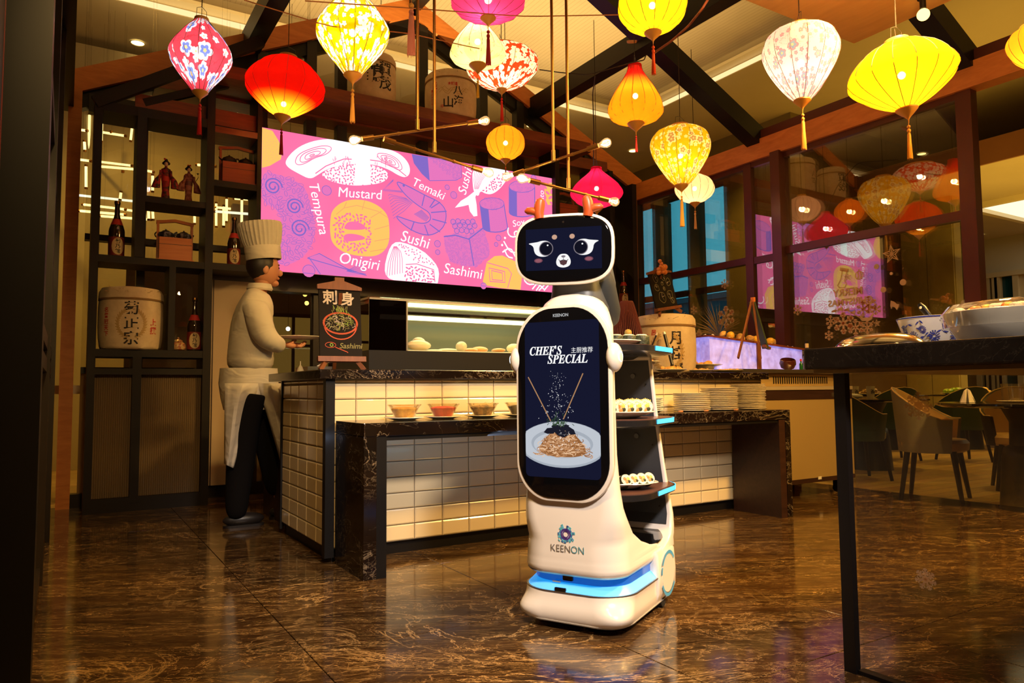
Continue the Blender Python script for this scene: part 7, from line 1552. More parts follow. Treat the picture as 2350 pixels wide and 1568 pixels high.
MB().box(2.07, 3.55, 1.36, 1.364, .022, tz0 - .012).obj('glass_end', M_GLASST, bt)
# dishes on the slab
def at_slab(px, X): p = at_x(px, 780, X); return p
d = thing('chafing_lid', 'shallow polished metal serving tray with domed lid at the slab near corner', 'tray', (2.28, 0, tz1 + .001))
p0, p1 = at_x(1900, 780, 2.28).y, at_x(2148, 780, 2.28).y; d.location.y = (p0 + p1) / 2; hl_ = abs(p0 - p1) / 2
MB().lathe([(hl_ * .86, 0), (hl_ * .9, .004), (hl_ * 1.0, .012), (hl_ * .98, .014), (hl_ * .8, .008), (.001, .008)], 40, sx=.55, sy=1).obj('tray', M_CHROME, d, smooth=True)
MB().lathe([(hl_ * .82, .012), (hl_ * .80, .020), (hl_ * .66, .040), (hl_ * .40, .052), (.001, .056)], 40, sx=.52, sy=1).obj('lid', M_CHROME, d, smooth=True)
X2 = 2.62; p = at_x(2150, 775, X2); R_b = (at_x(2078, 760, X2).y - at_x(2205, 760, X2).y) / 2 * 1.0
hb2 = at_x(2140, 732, X2).z - tz1
d = thing('blue_flower_bowl', 'white porcelain bowl painted with blue flowers', 'bowl', (X2, p.y, tz1 + .001))
Rq = .125; MB().lathe([(Rq * .55, 0), (Rq * .6, .006), (Rq * .85, hb2 * .5), (Rq, hb2), (Rq * .98, hb2 + .002), (Rq * .82, hb2 * .5), (Rq * .5, .01), (.001, .01)], 48).obj('bowl', mat('porcelain', (.70, .68, .66), .12, coat=.5), d, smooth=True)
MB().lathe([(Rq * 1.003, hb2 - .004), (Rq * 1.004, hb2 + .001)], 48, cap=False).obj('blue_rim', mat('cobalt', (.02, .03, .22), .3), d)
bl = MB(); Rf2 = lambda z: Rq * (.6 + .4 * min(1, z / hb2) ** .8) + .002
random.seed(6)
for az in range(10):
    a = -4.0 + az * .32; zc_ = hb2 * (.62 if az % 2 else .42)
    for k in range(14):
        t = 2 * pi * k / 14; r = .021 if az % 2 == 0 else .014
        q = [(a + r * cos(t) * .25 / Rq, zc_ + r * sin(t) * .25), (a + r * cos(t) / Rq, zc_ + r * sin(t))]
        w__ = .004; 
        A = [Vector(((Rf2(z) + .001) * cos(u), (Rf2(z) + .001) * sin(u), z)) for u, z in q]; n_ = (A[1] - A[0]).cross(Vector((cos(a), sin(a), 0))).normalized() * w__ * .5
        bl.add([A[0] - n_ * .4, A[0] + n_ * .4, A[1] + n_, A[1] - n_], [(0, 1, 2, 3)])
    for k in range(6):
        u = a + random.uniform(.12, .38); z = hb2 * random.uniform(.35, .85); q = Vector(((Rf2(z) + .001) * cos(u), (Rf2(z) + .001) * sin(u), z)); tn = Vector((-sin(u), cos(u), random.uniform(-1, 1))).normalized() * .010; up_ = Vector((0, 0, .004)); bl.add([q - tn, q - up_, q + tn, q + up_], [(0, 1, 2, 3)])
bl.obj('blue_flowers', MATS['cobalt'], d)
X3 = 2.40; c0_ = at_x(2335, 775, X3); R3 = .19; h3 = at_x(2300, 712, 2.3).z - tz1
d = thing('film_covered_bowl', 'large white bowl heaped with food under cling film, right edge of the picture', 'bowl', (X3 - .0, c0_.y, tz1 + .001))
MB().lathe([(R3 * .72, 0), (R3 * .76, .004), (R3 * .92, h3 * .6), (R3, h3), (R3 * .98, h3 + .002), (R3 * .86, h3 * .6), (.001, h3 * .5)], 48).obj('bowl', MATS['porcelain'], d, smooth=True)
fd = MB(); 
for k in range(60): a = random.uniform(0, 6.28); r = R3 * .85 * sqrt(random.random()); fd.ball((r * cos(a), r * sin(a), h3 + .002 + .022 * (1 - r / R3)), .016, 7, 5, sc=(1.4, 1, .6), mi=k % 3)
fd.obj('food_pieces', [M_EGG, M_SALM, M_RICE], d, smooth=True)['kind'] = 'stuff'
MB().lathe([(R3 * 1.0, h3 * .55), (R3 * 1.02, h3 * .98), (R3 * .9, h3 + .024), (R3 * .45, h3 + .036), (.001, h3 + .038)], 60, wob=lambda a, t: 1 + .012 * sin(a * 17 + t * 20)).obj('cling_film', M_CLEAR, d, smooth=True)
d = thing('ladle', 'ladle with a black hanging-hole handle leaning out of the blue flowered bowl', 'ladle', (X2, p.y + .02, tz1 + .03)); A = at_x(2110, 698, X2) - Vector(d.location); B = at_x(2140, 735, X2) - Vector(d.location)
u = (A - B).normalized(); MB().tube([(0, 0, 0), B, A - u * .02, A], [.004, .009, .013, .008], 10).obj('handle', M_BLACK, d, smooth=True); MB().ball((0, 0, 0), .03, 12, 8, sc=(1, 1, .6)).obj('scoop', M_CHROME, d, smooth=True)
MB().ball(A - u * .018 + Vector((-.012, 0, 0)), .005, 10, 6).obj('hanging_hole', M_CERAMIC2, d, smooth=True)
# ================================================================== CHEF
def skin_mesh(name, joints, edges, mt, parent, sub=2, root=0, loc=(0, 0, 0), smooth=True):
    me = bpy.data.meshes.new(name); me.from_pydata([j[0] for j in joints], edges, []); o = bpy.data.objects.new(name, me); COL.objects.link(o)
    s = o.modifiers.new('skin', 'SKIN'); s.use_smooth_shade = True; s.branch_smoothing = .3
    for i, v_ in enumerate(me.skin_vertices[0].data):
        r = joints[i][1]; v_.radius = (r, r) if not isinstance(r, tuple) else r; v_.use_root = (i == root)
    if sub: m_ = o.modifiers.new('sub', 'SUBSURF'); m_.levels = sub; m_.render_levels = sub
    bpy.context.view_layer.update(); dg = bpy.context.evaluated_depsgraph_get(); new = bpy.data.meshes.new_from_object(o.evaluated_get(dg)); new.name = name
    bpy.data.objects.remove(o); bpy.data.meshes.remove(me); new.materials.clear(); new.materials.append(mt); new.polygons.foreach_set('use_smooth', [True] * len(new.polygons))
    o = bpy.data.objects.new(name, new); COL.objects.link(o); o.parent = parent; o.location = loc; return o
cf0 = at_y(585, 1180, 4.95); CHX = cf0.x; CHY = 4.95
chef = thing('chef', 'person in white chef jacket, tall pleated hat and apron walking right with a plate', 'person', (CHX, CHY, 0))
M_SKIN = mat('skin', (.52, .22, .11), .5); M_HAIR = mat('short_black_hair', (.010, .006, .005), .5)
m, nt, b = base('chef_cotton', .75); nt.links.new(ramp(nt, noise(nt, coords(nt), 4, 3), [(.3, (.56, .50, .40)), (.7, (.64, .57, .46))]), b.inputs['Base Color']); bump(nt, b, noise(nt, coords(nt, 'Object', (1, 1, 2)), 5, 2, .5, .8), .5, .03); M_COT = m
M_TROUS = mat('black_trousers', (.005, .004, .004), .9, spec=.1); M_SHOE = mat('black_shoe', (.012, .009, .008), .4)
def P2(px, py, dy=0): q = at_y(px, py, CHY + dy); return Vector((q.x - CHX, dy, q.z))
hipz = .92
neck = P2(601, 655, 0); head = P2(610, 622, 0)
sh = P2(585, 682, 0); pel = P2(578, 850, 0)
J = [(pel, .13), (P2(578, 800), .125), (P2(577, 740), .14), (P2(583, 690), .13), (P2(597, 662), .06), (P2(606, 640), .062), (P2(608, 618), .088), (P2(609, 602), .075),
     (P2(590, 694, -.16), .062), (P2(612, 780, -.20), .05), (P2(655, 792, -.16), .034), (P2(588, 692, .16), .062), (P2(602, 775, .18), .05), (P2(652, 790, .10), .034),
     (P2(572, 880, -.08), .10), (P2(560, 1010, -.08), .075), (P2(545, 1160, -.09), .05), (P2(592, 880, .08), .10), (P2(622, 1010, .08), .075), (P2(640, 1150, .10), .05)]
Ed = [(0, 1), (1, 2), (2, 3), (3, 4), (4, 5), (5, 6), (6, 7), (3, 8), (8, 9), (9, 10), (3, 11), (11, 12), (12, 13), (0, 14), (14, 15), (15, 16), (0, 17), (17, 18), (18, 19)]
skin_mesh('body', [(tuple(p), r * (.92 if i < 14 else .62) * (.85 if i < 3 else 1)) for i, (p, r) in enumerate(J)], Ed, M_SKIN, chef)
# face features on the side-facing head (looking towards +X)
hc_ = P2(608, 618)
MB().ball(hc_ + Vector((.0, 0, .0)), 1, 18, 12, sc=(.095, .078, .115)).obj('head', M_SKIN, chef, smooth=True)
nf = MB(); nf.ball(hc_ + Vector((.098, 0, -.020)), .018, 10, 8, sc=(1.1, .7, 1.2)); nf.ball(hc_ + Vector((.080, 0, -.058)), .018, 10, 8, sc=(.9, 1.2, .6)); nf.ball(hc_ + Vector((.064, 0, -.092)), .028, 10, 8, sc=(1.0, 1.1, .8)); nf.obj('nose_and_chin', M_SKIN, chef, smooth=True)
for s in (-1, 1):
    MB().ball(hc_ + Vector((-.012, s * .078, -.010)), .026, 12, 8, sc=(.8, .35, 1.25)).obj('ear', M_SKIN, chef, smooth=True)
    MB().ball(hc_ + Vector((.082, s * .032, .008)), .010, 10, 8, sc=(.6, 1.2, .7)).obj('eye', M_BLACK, chef, smooth=True)
    MB().tube([hc_ + Vector((.088, s * .018, .030)), hc_ + Vector((.080, s * .048, .028))], .004, 6).obj('eyebrow', M_HAIR, chef)
hr = MB(); hr.ball(hc_ + Vector((-.024, 0, .022)), 1, 20, 14, sc=(.098, .088, .108)); hr.obj('hair', M_HAIR, chef, smooth=True)
# hat: band and pleated crown, leaning back
ht = thing('chef_hat', None, None); ht.parent = chef; ht.location = hc_ + Vector((-.008, 0, .060)); ht.rotation_euler = (0, radians(-7), 0)
Hh = (P2(590, 513).z - P2(590, 598).z)
MB().lathe([(.106, 0), (.110, .005), (.112, .085), (.108, .09)], 40, cap=False, sx=1.05, sy=.95).obj('hat_band', M_COT, ht, smooth=True)
MB().lathe([(.106, .085), (.118, .12), (.128, .18), (.134, Hh - .02), (.128, Hh), (.06, Hh + .012), (.001, Hh + .01)], 120, sx=1.05, sy=.95, wob=lambda a, t: 1 + .022 * sin(a * 30) * (1 if t < .75 else .4)).obj('pleated_crown', M_COT, ht, smooth=True)
# jacket
JJ = [(P2(574, 862), (.205, .165)), (P2(575, 815), (.195, .155)), (P2(575, 750), (.195, .155)), (P2(580, 700), (.185, .14)), (P2(594, 668), .085),
      (P2(584, 694, -.19), .090), (P2(606, 775, -.24), .085), (P2(636, 793, -.20), .062), (P2(648, 793, -.17), .050), (P2(582, 694, .19), .090), (P2(600, 775, .22), .08), (P2(640, 790, .14), .052)]
skin_mesh('jacket', [(tuple(p), r) for p, r in JJ], [(0, 1), (1, 2), (2, 3), (3, 4), (3, 5), (5, 6), (6, 7), (7, 8), (3, 9), (9, 10), (10, 11)], M_COT, chef)
MB().lathe([(.072, 0), (.080, .012), (.070, .045), (.066, .045)], 24, P2(596, 668), cap=False, sx=1.05).obj('collar', M_COT, chef, smooth=True)
# apron: wrapped skirt with an opening at the back, two swinging panels
def panel(name, rows, m):
    mb = MB(); n = len(rows[0]); mb.add([p for r in rows for p in r], [(i * n + k, i * n + k + 1, (i + 1) * n + k + 1, (i + 1) * n + k) for i in range(len(rows) - 1) for k in range(n - 1)])
    o = mb.obj(name, m, chef, smooth=True); s = o.modifiers.new('t', 'SOLIDIFY'); s.thickness = .006; s.offset = 0; return o
def skirt(side):
    rows = []
    for t in [i / 12 for i in range(13)]:
        if side < 0: py = 880 + t * 195; xl = 516 - 1 * t; xr = 600 - 64 * t ** .75
        else: py = 880 + t * 185; xl = 590 + 56 * t ** .95; xr = 652 + 26 * t
        row = []
        for k in range(9):
            u = k / 8; px = xl + (xr - xl) * u
            row.append(P2(px, py - ((22 * u if side > 0 else 10 * (1 - u)) * t), -.15 - .05 * sin(pi * u) + .014 * sin(u * 9 + t * 2)))
        rows.append(row)
    return rows
MB().lathe([(.142, P2(576, 940).z), (.160, P2(576, 912).z), (.172, P2(577, 880).z), (.165, P2(578, 846).z)], 40, (P2(572, 880).x, 0, 0), cap=False, sx=1.08, sy=.92, wob=lambda a, t: 1 + .015 * sin(a * 9)).obj('apron_wrap', M_COT, chef, smooth=True)
panel('apron_panel', skirt(-1), M_COT); panel('apron_panel', skirt(1), M_COT)
skin_mesh('trousers', [(tuple(P2(576, 868)), (.165, .13)), (tuple(P2(562, 930, -.09)), .115), (tuple(P2(553, 1050, -.09)), .095), (tuple(P2(543, 1160, -.08)), .074), (tuple(P2(543, 1192, -.06)), .062), (tuple(P2(598, 930, .09)), .115), (tuple(P2(622, 1040, .09)), .095), (tuple(P2(640, 1140, .11)), .078)], [(0, 1), (1, 2), (2, 3), (3, 4), (0, 5), (5, 6), (6, 7)], M_TROUS, chef)
for (px, dy) in ((548, -.05), (650, .12)):
    q = P2(px, 1190, dy); mb = MB(); mb.ball((q.x + .03, q.y, .045), 1, 16, 10, sc=(.128, .046, .044)); mb.loft([[(q.x + .03 + u, q.y + v_, z) for u, v_ in rrect(.125, .044, .04, 5)] for z in (0, .016)]); mb.obj('shoe', M_SHOE, chef, smooth=True)
# hands with five fingers each, holding the plate
def hand(w, d, side):
    d = d.normalized(); up_ = Vector((0, 0, 1)); s = d.cross(up_).normalized() * side
    J = [(w, .024), (w + d * .04, .030), (w + d * .075, .028)]; E_ = [(0, 1), (1, 2)]
    skin_mesh('palm', [(tuple(p), (r, r * .7)) for p, r in J], E_, M_SKIN, chef, 1)
    for k, L in enumerate((.068, .076, .072, .056)):
        b0 = w + d * .07 + s * (-.026 + .017 * k); P = [b0, b0 + d * L * .45 + up_ * -.004, b0 + d * L * .8 + up_ * .010, b0 + d * L * .95 + up_ * .022]
        MB().tube(P, [.010, .0095, .0085, .006], 8).obj('finger', M_SKIN, chef, smooth=True)
    b0 = w + d * .025 - s * .028; MB().tube([b0, b0 - s * .014 + d * .028 + up_ * .012, b0 - s * .004 + d * .052 + up_ * .028], [.012, .0105, .007], 8).obj('thumb', M_SKIN, chef, smooth=True)
hand(P2(655, 793, -.16), Vector((1, .25, -.02)), 1); hand(P2(654, 790, .10), Vector((1, -.35, -.02)), -1)
pc_ = P2(690, 779, -.04)
cpz = thing('carried_plate', 'white oval plate of orange food carried by the chef', 'plate', (CHX + pc_.x, CHY - .02, pc_.z)); MB().lathe([(.07, 0), (.11, .006), (.14, .018), (.138, .021), (.10, .009), (.001, .007)], 32, sx=1.1, sy=.8).obj('plate', M_CERAMIC, cpz, smooth=True)
f = MB(); random.seed(8)
for k in range(9): a = random.uniform(0, 6.28); f.ball((.07 * cos(a), .05 * sin(a), .018), .018, 8, 6, sc=(1.5, 1, .5))
f.obj('food_slices', mat('orange_slices', (.80, .20, .03), .4), cpz, smooth=True)['kind'] = 'stuff'
# steel prep counter behind, with pan and squeeze bottle
pcx = thing('prep_counter', 'steel prep counter with a deep tray behind the chalkboard', 'counter', (1.22, 4.75, 0))
MB().box(0, 1.6, 0, .6, .0, .86).obj('body', M_DARKWOOD, pcx); MB().box(-.02, 1.62, -.02, .62, .86, .90).obj('steel_top', M_STEEL, pcx)
T = thing('steel_tub', 'square steel food tub on the prep counter beside the chef hands', 'tub', (1.58, 5.0, .901)); MB().box(-.2, .2, -.15, -.144, 0, .12).box(-.2, .2, .144, .15, 0, .12).box(-.2, -.194, -.144, .144, 0, .12).box(.194, .2, -.144, .144, 0, .12).box(-.2, .2, -.144, .144, 0, .006).obj('tub', M_STEEL, T); MB().tube([(-.12, -.1, .12), (-.05, -.1, .155), (.08, -.1, .16), (.16, -.1, .12)], .008, 8).obj('handle', M_CERAMIC, T, smooth=True)
T = thing('squeeze_bottle', 'small white squeeze bottle standing left of the steel tub', 'bottle', (1.34, 4.88, .901)); MB().lathe([(.022, 0), (.024, .09), (.016, .11), (.005, .13), (.003, .155)], 14).obj('bottle', M_CERAMIC, T, smooth=True)
# pendant bulbs of the kitchen
for (px, py, c, lab) in ((700, 676, (1, .75, .15), 'yellow kitchen bulb right of the chef hat, upper'), (704, 696, (1, .8, .2), 'yellow kitchen bulb right of the chef hat, lower'), (661, 755, (.8, .95, 1), 'cold white kitchen bulb above the chef hands')):
    T = thing('kitchen_bulb', lab, 'lamp', at_y(px, py, 7.2)); MB().ball((0, 0, 0), .022, 10, 8).obj('bulb', emis('kb_%d' % py, c, 6), T, smooth=True); MB().tube([(0, 0, .02), (0, 0, 3.3)], .002, 4).obj('cord', M_CORD, T)
T = thing('red_pendant', 'red dish pendant lamp seen through the kitchen glass', 'lamp', at_y(872, 693, 6.9)); MB().lathe([(.16, -.01), (.10, .025), (.03, .04), (.01, .06)], 24, cap=False).obj('shade', mat('red_enamel', (.55, .03, .01), .3, emit=(.9, .07, .01), es=1.6), T, smooth=True); MB().ball((0, 0, -.005), .03, 10, 8).obj('bulb', emis('red_pendant_bulb', (1, .5, .1), 3), T, smooth=True); MB().tube([(0, 0, .055), (0, 0, 3.2)], .004, 5).obj('cord', M_CORD, T)

# ================================================================== DINING AREA
M_LEAT = mat('tan_leather', (.42, .26, .09), .45); M_CHGREEN = mat('dark_green_leather', (.018, .045, .015), .35); M_CHGREY = mat('grey_back_fabric', (.20, .19, .14), .7); M_PIPE = mat('tan_piping', (.50, .32, .12), .5)
def chair(label, c, rz, back, front, group=None):
    T = thing('dining_chair', label, 'chair', c, rz, group)
    # tub back: curved shell from arm to arm
    n = 17; o = MB(); A = [radians(-38 + 256 * i / (n - 1)) for i in range(n)]
    def top(a): t = max(0, cos((a - pi / 2) * .80)); return .60 + .24 * t ** 1.3
    R0_, R1_ = .235, .262
    vs = []; 
    for a in A:
        for r, z in ((R0_ * .92, .43), (R0_ * 1.04, top(a)), (R1_ * 1.04, top(a) + .004), (R1_ * .90, .36)): vs.append((r * cos(a) * 1.05, r * sin(a), z))
    fs = []; fi = []
    for i in range(n - 1):
        for k in range(4): fs.append((4 * i + k, 4 * i + (k + 1) % 4, 4 * i + 4 + (k + 1) % 4, 4 * i + 4 + k)); fi.append(0 if k == 0 else 1)
    mb = MB(); mb.v = vs; mb.f = fs + [(0, 1, 2, 3), (4 * n - 1, 4 * n - 2, 4 * n - 3, 4 * n - 4)]; mb.m = fi + [1, 1]; mb.obj('backrest', [front, back], T, smooth=True, sharp=50)
    MB().tube([(1.05 * R1_ * 1.02 * cos(a), R1_ * 1.02 * sin(a), top(a) + .006) for a in A], .006, 6).obj('piping', M_PIPE, T, smooth=True)
    MB().lathe([(.001, .36), (.20, .36), (.235, .38), (.24, .43), (.22, .455), (.001, .46)], 28, sx=1.05).obj('seat', front, T, smooth=True)
    for sx_, sy_ in ((-1, -1), (1, -1), (-1, 1), (1, 1)): MB().tube([(sx_ * .15, sy_ * .15, .37), (sx_ * .20, sy_ * .20, .0)], [.022, .015], 8).obj('leg', M_BLACK, T, smooth=True)
    return T
def rtable(label, c, R=.5, H=.73):
    T = thing('pedestal_table', label, 'table', c); MB().lathe([(.001, H - .03), (R * .93, H - .03), (R, H - .015), (R, H - .002), (R * .995, H), (.001, H)], 48).obj('table_top', M_GB, T, smooth=True, sharp=30)
    MB().lathe([(.20, 0), (.195, .01), (.17, .35), (.155, .42), (.12, .44), (.115, .60), (.16, H - .04), (.20, H - .031)], 36).obj('pedestal', M_BLACK, T, smooth=True, sharp=50); return T
t0 = at_z(2310, 1165, 0); rtable('black round pedestal dining table at the right behind the buffet glass', (5.70, 2.44, 0), .56, .735)
MATS.setdefault('dummy', None)
c1 = at_z(2155, 1143, 0)
chair('grey-backed dining chair with tan seat right behind the snowflake glass', (5.66, 3.08, 0), radians(20), M_CHGREY, M_LEAT)
c2 = at_z(2030, 1075, 0); chair('dark green tub chair with tan piping behind the grey-backed chair', (6.35, 4.15, 0), radians(60), M_CHGREEN, M_CHGREEN)
chair('far green tub chair, left one showing above the grey-backed chair', (8.35, 5.0, 0), radians(150), M_CHGREEN, M_CHGREEN)
chair('far green tub chair, right one showing above the grey-backed chair', (8.8, 4.45, 0), radians(150), M_CHGREEN, M_CHGREEN)
chair('tan-fronted dining chair on the far side of the round black table', (6.75, 2.95, 0), radians(-60), M_BLACK, M_LEAT)
rtable('black round table behind the green tub chair', (7.2, 4.55, 0), .55, .73); rtable('far black table at the dining hall wall, left one', (9.7, 5.9, 0), .55, .74); rtable('far black table at the dining hall wall, right one', (10.6, 5.3, 0), .45, .74); rtable('farthest black table at the dining hall wall', (11.5, 4.8, 0), .5, .74)
# things on the tables
def dropz(name, label, cat, c): return thing(name, label, cat, c)
T = dropz('napkin', 'white folded napkin standing on the near round table', 'napkin', (at_y(2252, 900, 2.9).x, 2.62, .737)); T.location = (5.47, 2.72, .737)
mb = MB()
for k in range(5): a = k * 1.256; mb.add([(0, 0, .10), (.05 * cos(a), .05 * sin(a), 0), (.05 * cos(a + .9), .05 * sin(a + .9), 0), (.02 * cos(a + .45), .02 * sin(a + .45), .085)], [(0, 1, 3), (0, 3, 2), (1, 2, 3)])
mb.obj('fold', M_CERAMIC, T)
T = dropz('dinner_plate', 'white plate on the near round table', 'plate', (5.72, 2.52, .737)); inst('plate', p_st, T)
for (dx, dy, R_, h_, lab) in ((.0, 0, .045, .09, 'short water glass on the plate of the near round table'),):
    T = dropz('water_glass', lab, 'glass', (5.72 + dx, 2.52 + dy, .742)); MB().lathe([(R_ * .8, 0), (R_, h_), (R_ * .96, h_), (R_ * .76, .008), (.001, .008)], 24).obj('glass', M_CLEAR, T, smooth=True)
T = dropz('wine_glass', 'tall clear glass bowl beside the water glass on the near round table', 'glass', (5.92, 2.62, .737)); MB().lathe([(.07, 0), (.075, .004), (.08, .13), (.078, .13), (.07, .01), (.001, .01)], 24).obj('glass', M_CLEAR, T, smooth=True)
for i, (x, y, lab) in enumerate(((7.05, 4.62, 'left printed paper cup on the table behind the green chair'), (7.17, 4.52, 'right printed paper cup on the table behind the green chair'))):
    T = dropz('paper_cup', lab, 'cup', (x, y, .732)); MB().lathe([(.035, 0), (.042, .13), (.04, .13), (.033, .005), (.001, .005)], 20).obj('cup', M_CERAMIC2, T, smooth=True); mb = MB(); cyl_text(mb, '茶', lambda z: .039, .07, -.4, .05, 0, .001); mb.obj('print', INK, T)
T = dropz('table_towel', 'rolled pale towel on the arm rest left of the green tub chair', 'towel', (6.9, 4.55, .735)); MB().tube([(-.15, 0, .03), (0, 0, .028), (.15, 0, .02)], [.03, .028, .02], 10).obj('roll', M_CERAMIC2, T, smooth=True)
M_GREENF = foodmat('salad_green', (.10, .30, .02), (.45, .50, .04), 30)
for i, (x, y, fm, lab) in enumerate(((9.5, 6.0, M_DARKV, 'dark platter on the far left wall table'), (9.9, 5.75, M_FRIED, 'golden heaped platter on the far left wall table'), (10.42, 5.35, M_GREENF, 'salad platter with green leaves on the far right wall table'), (10.8, 5.2, M_EGG, 'yellow fruit platter on the far right wall table'), (11.35, 4.75, M_FRIED, 'golden platter on the farthest table'), (11.7, 4.75, M_DARKV, 'dark platter on the farthest table'))):
    T = dish(lab, (x, y, .7405), .17, fm, 26, 0, .045)
# screens hung at the wall behind the dining area (dark pictures)
wp = thing('wall_picture', 'dark red and green picture hanging low on the dining hall wall', 'picture', (12.88, 4.3, .6)); MB().box(-.02, 0, -.9, .9, 0, .55).obj('frame', M_BLACK, wp)
m, nt, b = base('picture_print', .5); nt.links.new(ramp(nt, noise(nt, coords(nt), 6, 3), [(.4, (.02, .03, .01)), (.5, (.25, .02, .02)), (.6, (.05, .10, .03))]), b.inputs['Base Color']); MB().box(-.025, -.021, -.86, .86, .04, .51).obj('print', m, wp)

# ================================================================== STICKERS ON THE RIGHT GLASS
XS = XR - .062
def SG(px, py): p = at_x(px, py, XS); return (-p.y, p.z)
GM = frame_mat((XS, 0, 0), (0, -1, 0), (0, 0, 1), (-1, 0, 0))
XS2 = XR - .024; GM2 = frame_mat((XS2, 0, 0), (0, -1, 0), (0, 0, 1), (-1, 0, 0))
def SG2(px, py): p = at_x(px, py, XS2); return (-p.y, p.z)
def stick(label, fn, cat='sticker', group=None, name='window_sticker'):
    mb = MB(); fn(mb)
    cx = sum(v_[1] for v_ in mb.v) / len(mb.v); cz = sum(v_[2] for v_ in mb.v) / len(mb.v); mb.v = [(a - XS2, b_ - cx, c - cz) for a, b_, c in mb.v]
    o = mb.obj(name, M_STICKER, None); o.location = (XS2, cx, cz); return tag(o, label, cat, group)
def fl(px, py, r, wd=.16, arms=6, hub=0):
    k = abs(SG2(px + r, py)[0] - SG2(px, py)[0])
    def f(mb): c = SG2(px, py); flake(c[0], c[1], r * .0036, mb, GM2, wd, arms, hub)
    return f
for (px, py, r, lab) in ((1663, 652, 14, 'small snowflake sticker high on the rear glass pane'), (1592, 712, 13, 'small snowflake sticker on the glass right of the sake cask'), (1666, 728, 31, 'large snowflake sticker over the ice display'), (1830, 712, 13, 'faint snowflake sticker left of the sushi reflection'), (1993, 640 + 60, 20, 'snowflake sticker right of the greeting lettering'), (1980, 710, 17, 'snowflake sticker below the right of the lettering'), (1935, 742, 26, 'biggest snowflake sticker under the sleigh'), (1963, 752, 20, 'snowflake sticker right of the biggest one'), (1906, 737, 14, 'snowflake sticker left under the sleigh'), (1990, 752, 15, 'snowflake sticker at the lower right of the group'), (2009, 710, 13, 'wheel-like snowflake sticker right of the reindeer'), (1902, 770, 12, 'lowest left snowflake sticker')):
    stick(lab, fl(px, py, r, .20 if r > 25 else .16))
def star5(px, py, r):
    def f(mb):
        c = SG2(px, py); k = .0036 * r; P = []
        for i in range(10): a = pi / 2 + i * pi / 5 + .1; q = k if i % 2 == 0 else k * .40; P.append((c[0] + q * cos(a), c[1] + q * sin(a)))
        mb.ribbon(P, k * .10, GM2, 0, True)
        for p in P: mb.ribbon([c, p], k * .06, GM2)
    return f
stick('five-pointed star sticker under the window transom', star5(2046, 583, 21)); stick('small star sticker among the lower snowflakes', star5(2012, 742, 9)); stick('small dark star sticker above the greeting lettering', star5(1945, 636, 9))
for i, (px, py, r, lab) in enumerate(((2011, 612, 6, 'dot sticker below the star, upper'), (2045, 628, 3.5, 'smallest dot sticker below the star'), (2072, 648, 7, 'dot sticker at the far right of the group'), (2027, 665, 6.5, 'dot sticker right of the lettering'), (1996, 707, 4, 'dot sticker between the two lower snowflakes'), (1902, 752, 4, 'dot sticker at the lower left of the group'), (1955, 730, 4, 'dot sticker under the reindeer line'))):
    stick(lab, lambda mb, px=px, py=py, r=r: mb.flat(circ(*SG2(px, py), r * .0036, 16), GM2))
def stocking(mb):
    mb.ribbon([SG2(*p) for p in ((1933, 620), (1929, 642), (1922, 655), (1926, 661), (1938, 660), (1942, 652), (1938, 645), (1943, 622))], .008, GM2, 0, True); mb.flat([SG2(*p) for p in ((1928, 614), (1946, 617), (1945, 625), (1927, 622))], GM2)
stick('christmas stocking sticker above the greeting lettering', stocking)
def bauble(mb):
    c = SG2(1971, 632); mb.ribbon(circ(c[0], c[1], .034, 20), .007, GM2, 0, True); mb.ribbon([(c[0] - .012, c[1] - .03), (c[0] - .004, c[1]), (c[0] - .012, c[1] + .03)], .012, GM2); mb.ribbon([(c[0] + .012, c[1] - .028), (c[0] + .018, c[1]), (c[0] + .012, c[1] + .028)], .010, GM2); mb.ribbon([(c[0], c[1] + .034), (c[0], c[1] + .05)], .010, GM2)
stick('striped bauble sticker beside the stocking', bauble)
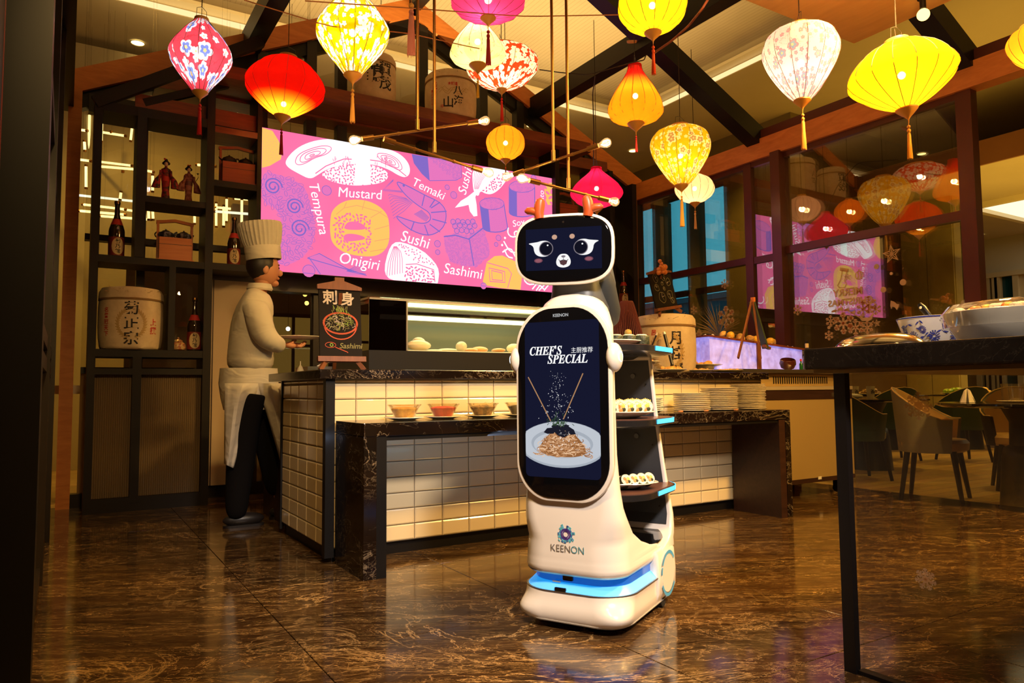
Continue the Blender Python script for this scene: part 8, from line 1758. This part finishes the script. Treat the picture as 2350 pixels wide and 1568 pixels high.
def lettering(mb):
    for s, px, py, sz in (('MERRY', 1945, 671, .088), ('CHRISTMAS', 1950, 693, .078)):
        c = SG2(px, py); text_into(mb, s, frame_mat((XS2, -c[0], c[1]), (0, 1, 0), (0, 0, 1), (-1, 0, 0)), sz, bold=.002)
stick('greeting lettering sticker seen from behind, reading mirrored', lettering)
def sleigh(mb):
    mb.ribbon([SG2(*p) for p in ((1908, 716), (1925, 712), (1945, 712), (1960, 722), (1975, 730))], .007, GM2)
    mb.flat([SG2(*p) for p in ((1974, 722), (1980, 729), (1995, 729), (2000, 722), (2006, 718), (2000, 733), (1993, 737), (1978, 737), (1972, 730))], GM2); mb.ribbon([SG2(*p) for p in ((1968, 738), (1980, 741), (2000, 741), (2004, 737))], .006, GM2)
    for (x, y) in ((1914, 715), (1928, 710), (1943, 712), (1957, 718)):
        mb.flat([SG2(x + a, y + b_) for a, b_ in ((-6, -1), (-2, -3), (3, -5), (6, -3), (5, 1), (0, 2), (-5, 2))], GM2); mb.ribbon([SG2(x - 4, y + 1), SG2(x - 6, y + 7)], .004, GM2); mb.ribbon([SG2(x + 3, y + 1), SG2(x + 5, y + 7)], .004, GM2); mb.ribbon([SG2(x + 4, y - 4), SG2(x + 3, y - 9)], .004, GM2)
stick('sleigh with leaping reindeer sticker under the lettering', sleigh)
def tree_s(cx, cy, k):
    def f(mb):
        for i in range(3):
            w_ = k * (.45 + .28 * i); y = cy - k + i * k * .6; mb.flat([SG2(cx, y - k * .35), SG2(cx + w_, y + k * .45), SG2(cx - w_, y + k * .45)], GM2)
        mb.flat([SG2(cx - 2, cy + k * .6), SG2(cx + 2, cy + k * .6), SG2(cx + 2, cy + k), SG2(cx - 2, cy + k)], GM2)
    return f
stick('pale christmas tree sticker on the glass left of the ice display', tree_s(1604, 778, 18)); stick('little leaping reindeer sticker right of the group', lambda mb: mb.flat([SG2(*p) for p in ((2044, 690), (2052, 693), (2058, 698), (2063, 698), (2062, 704), (2058, 712), (2054, 706), (2048, 704), (2045, 710), (2043, 702))], GM2))
del MATS['dummy']
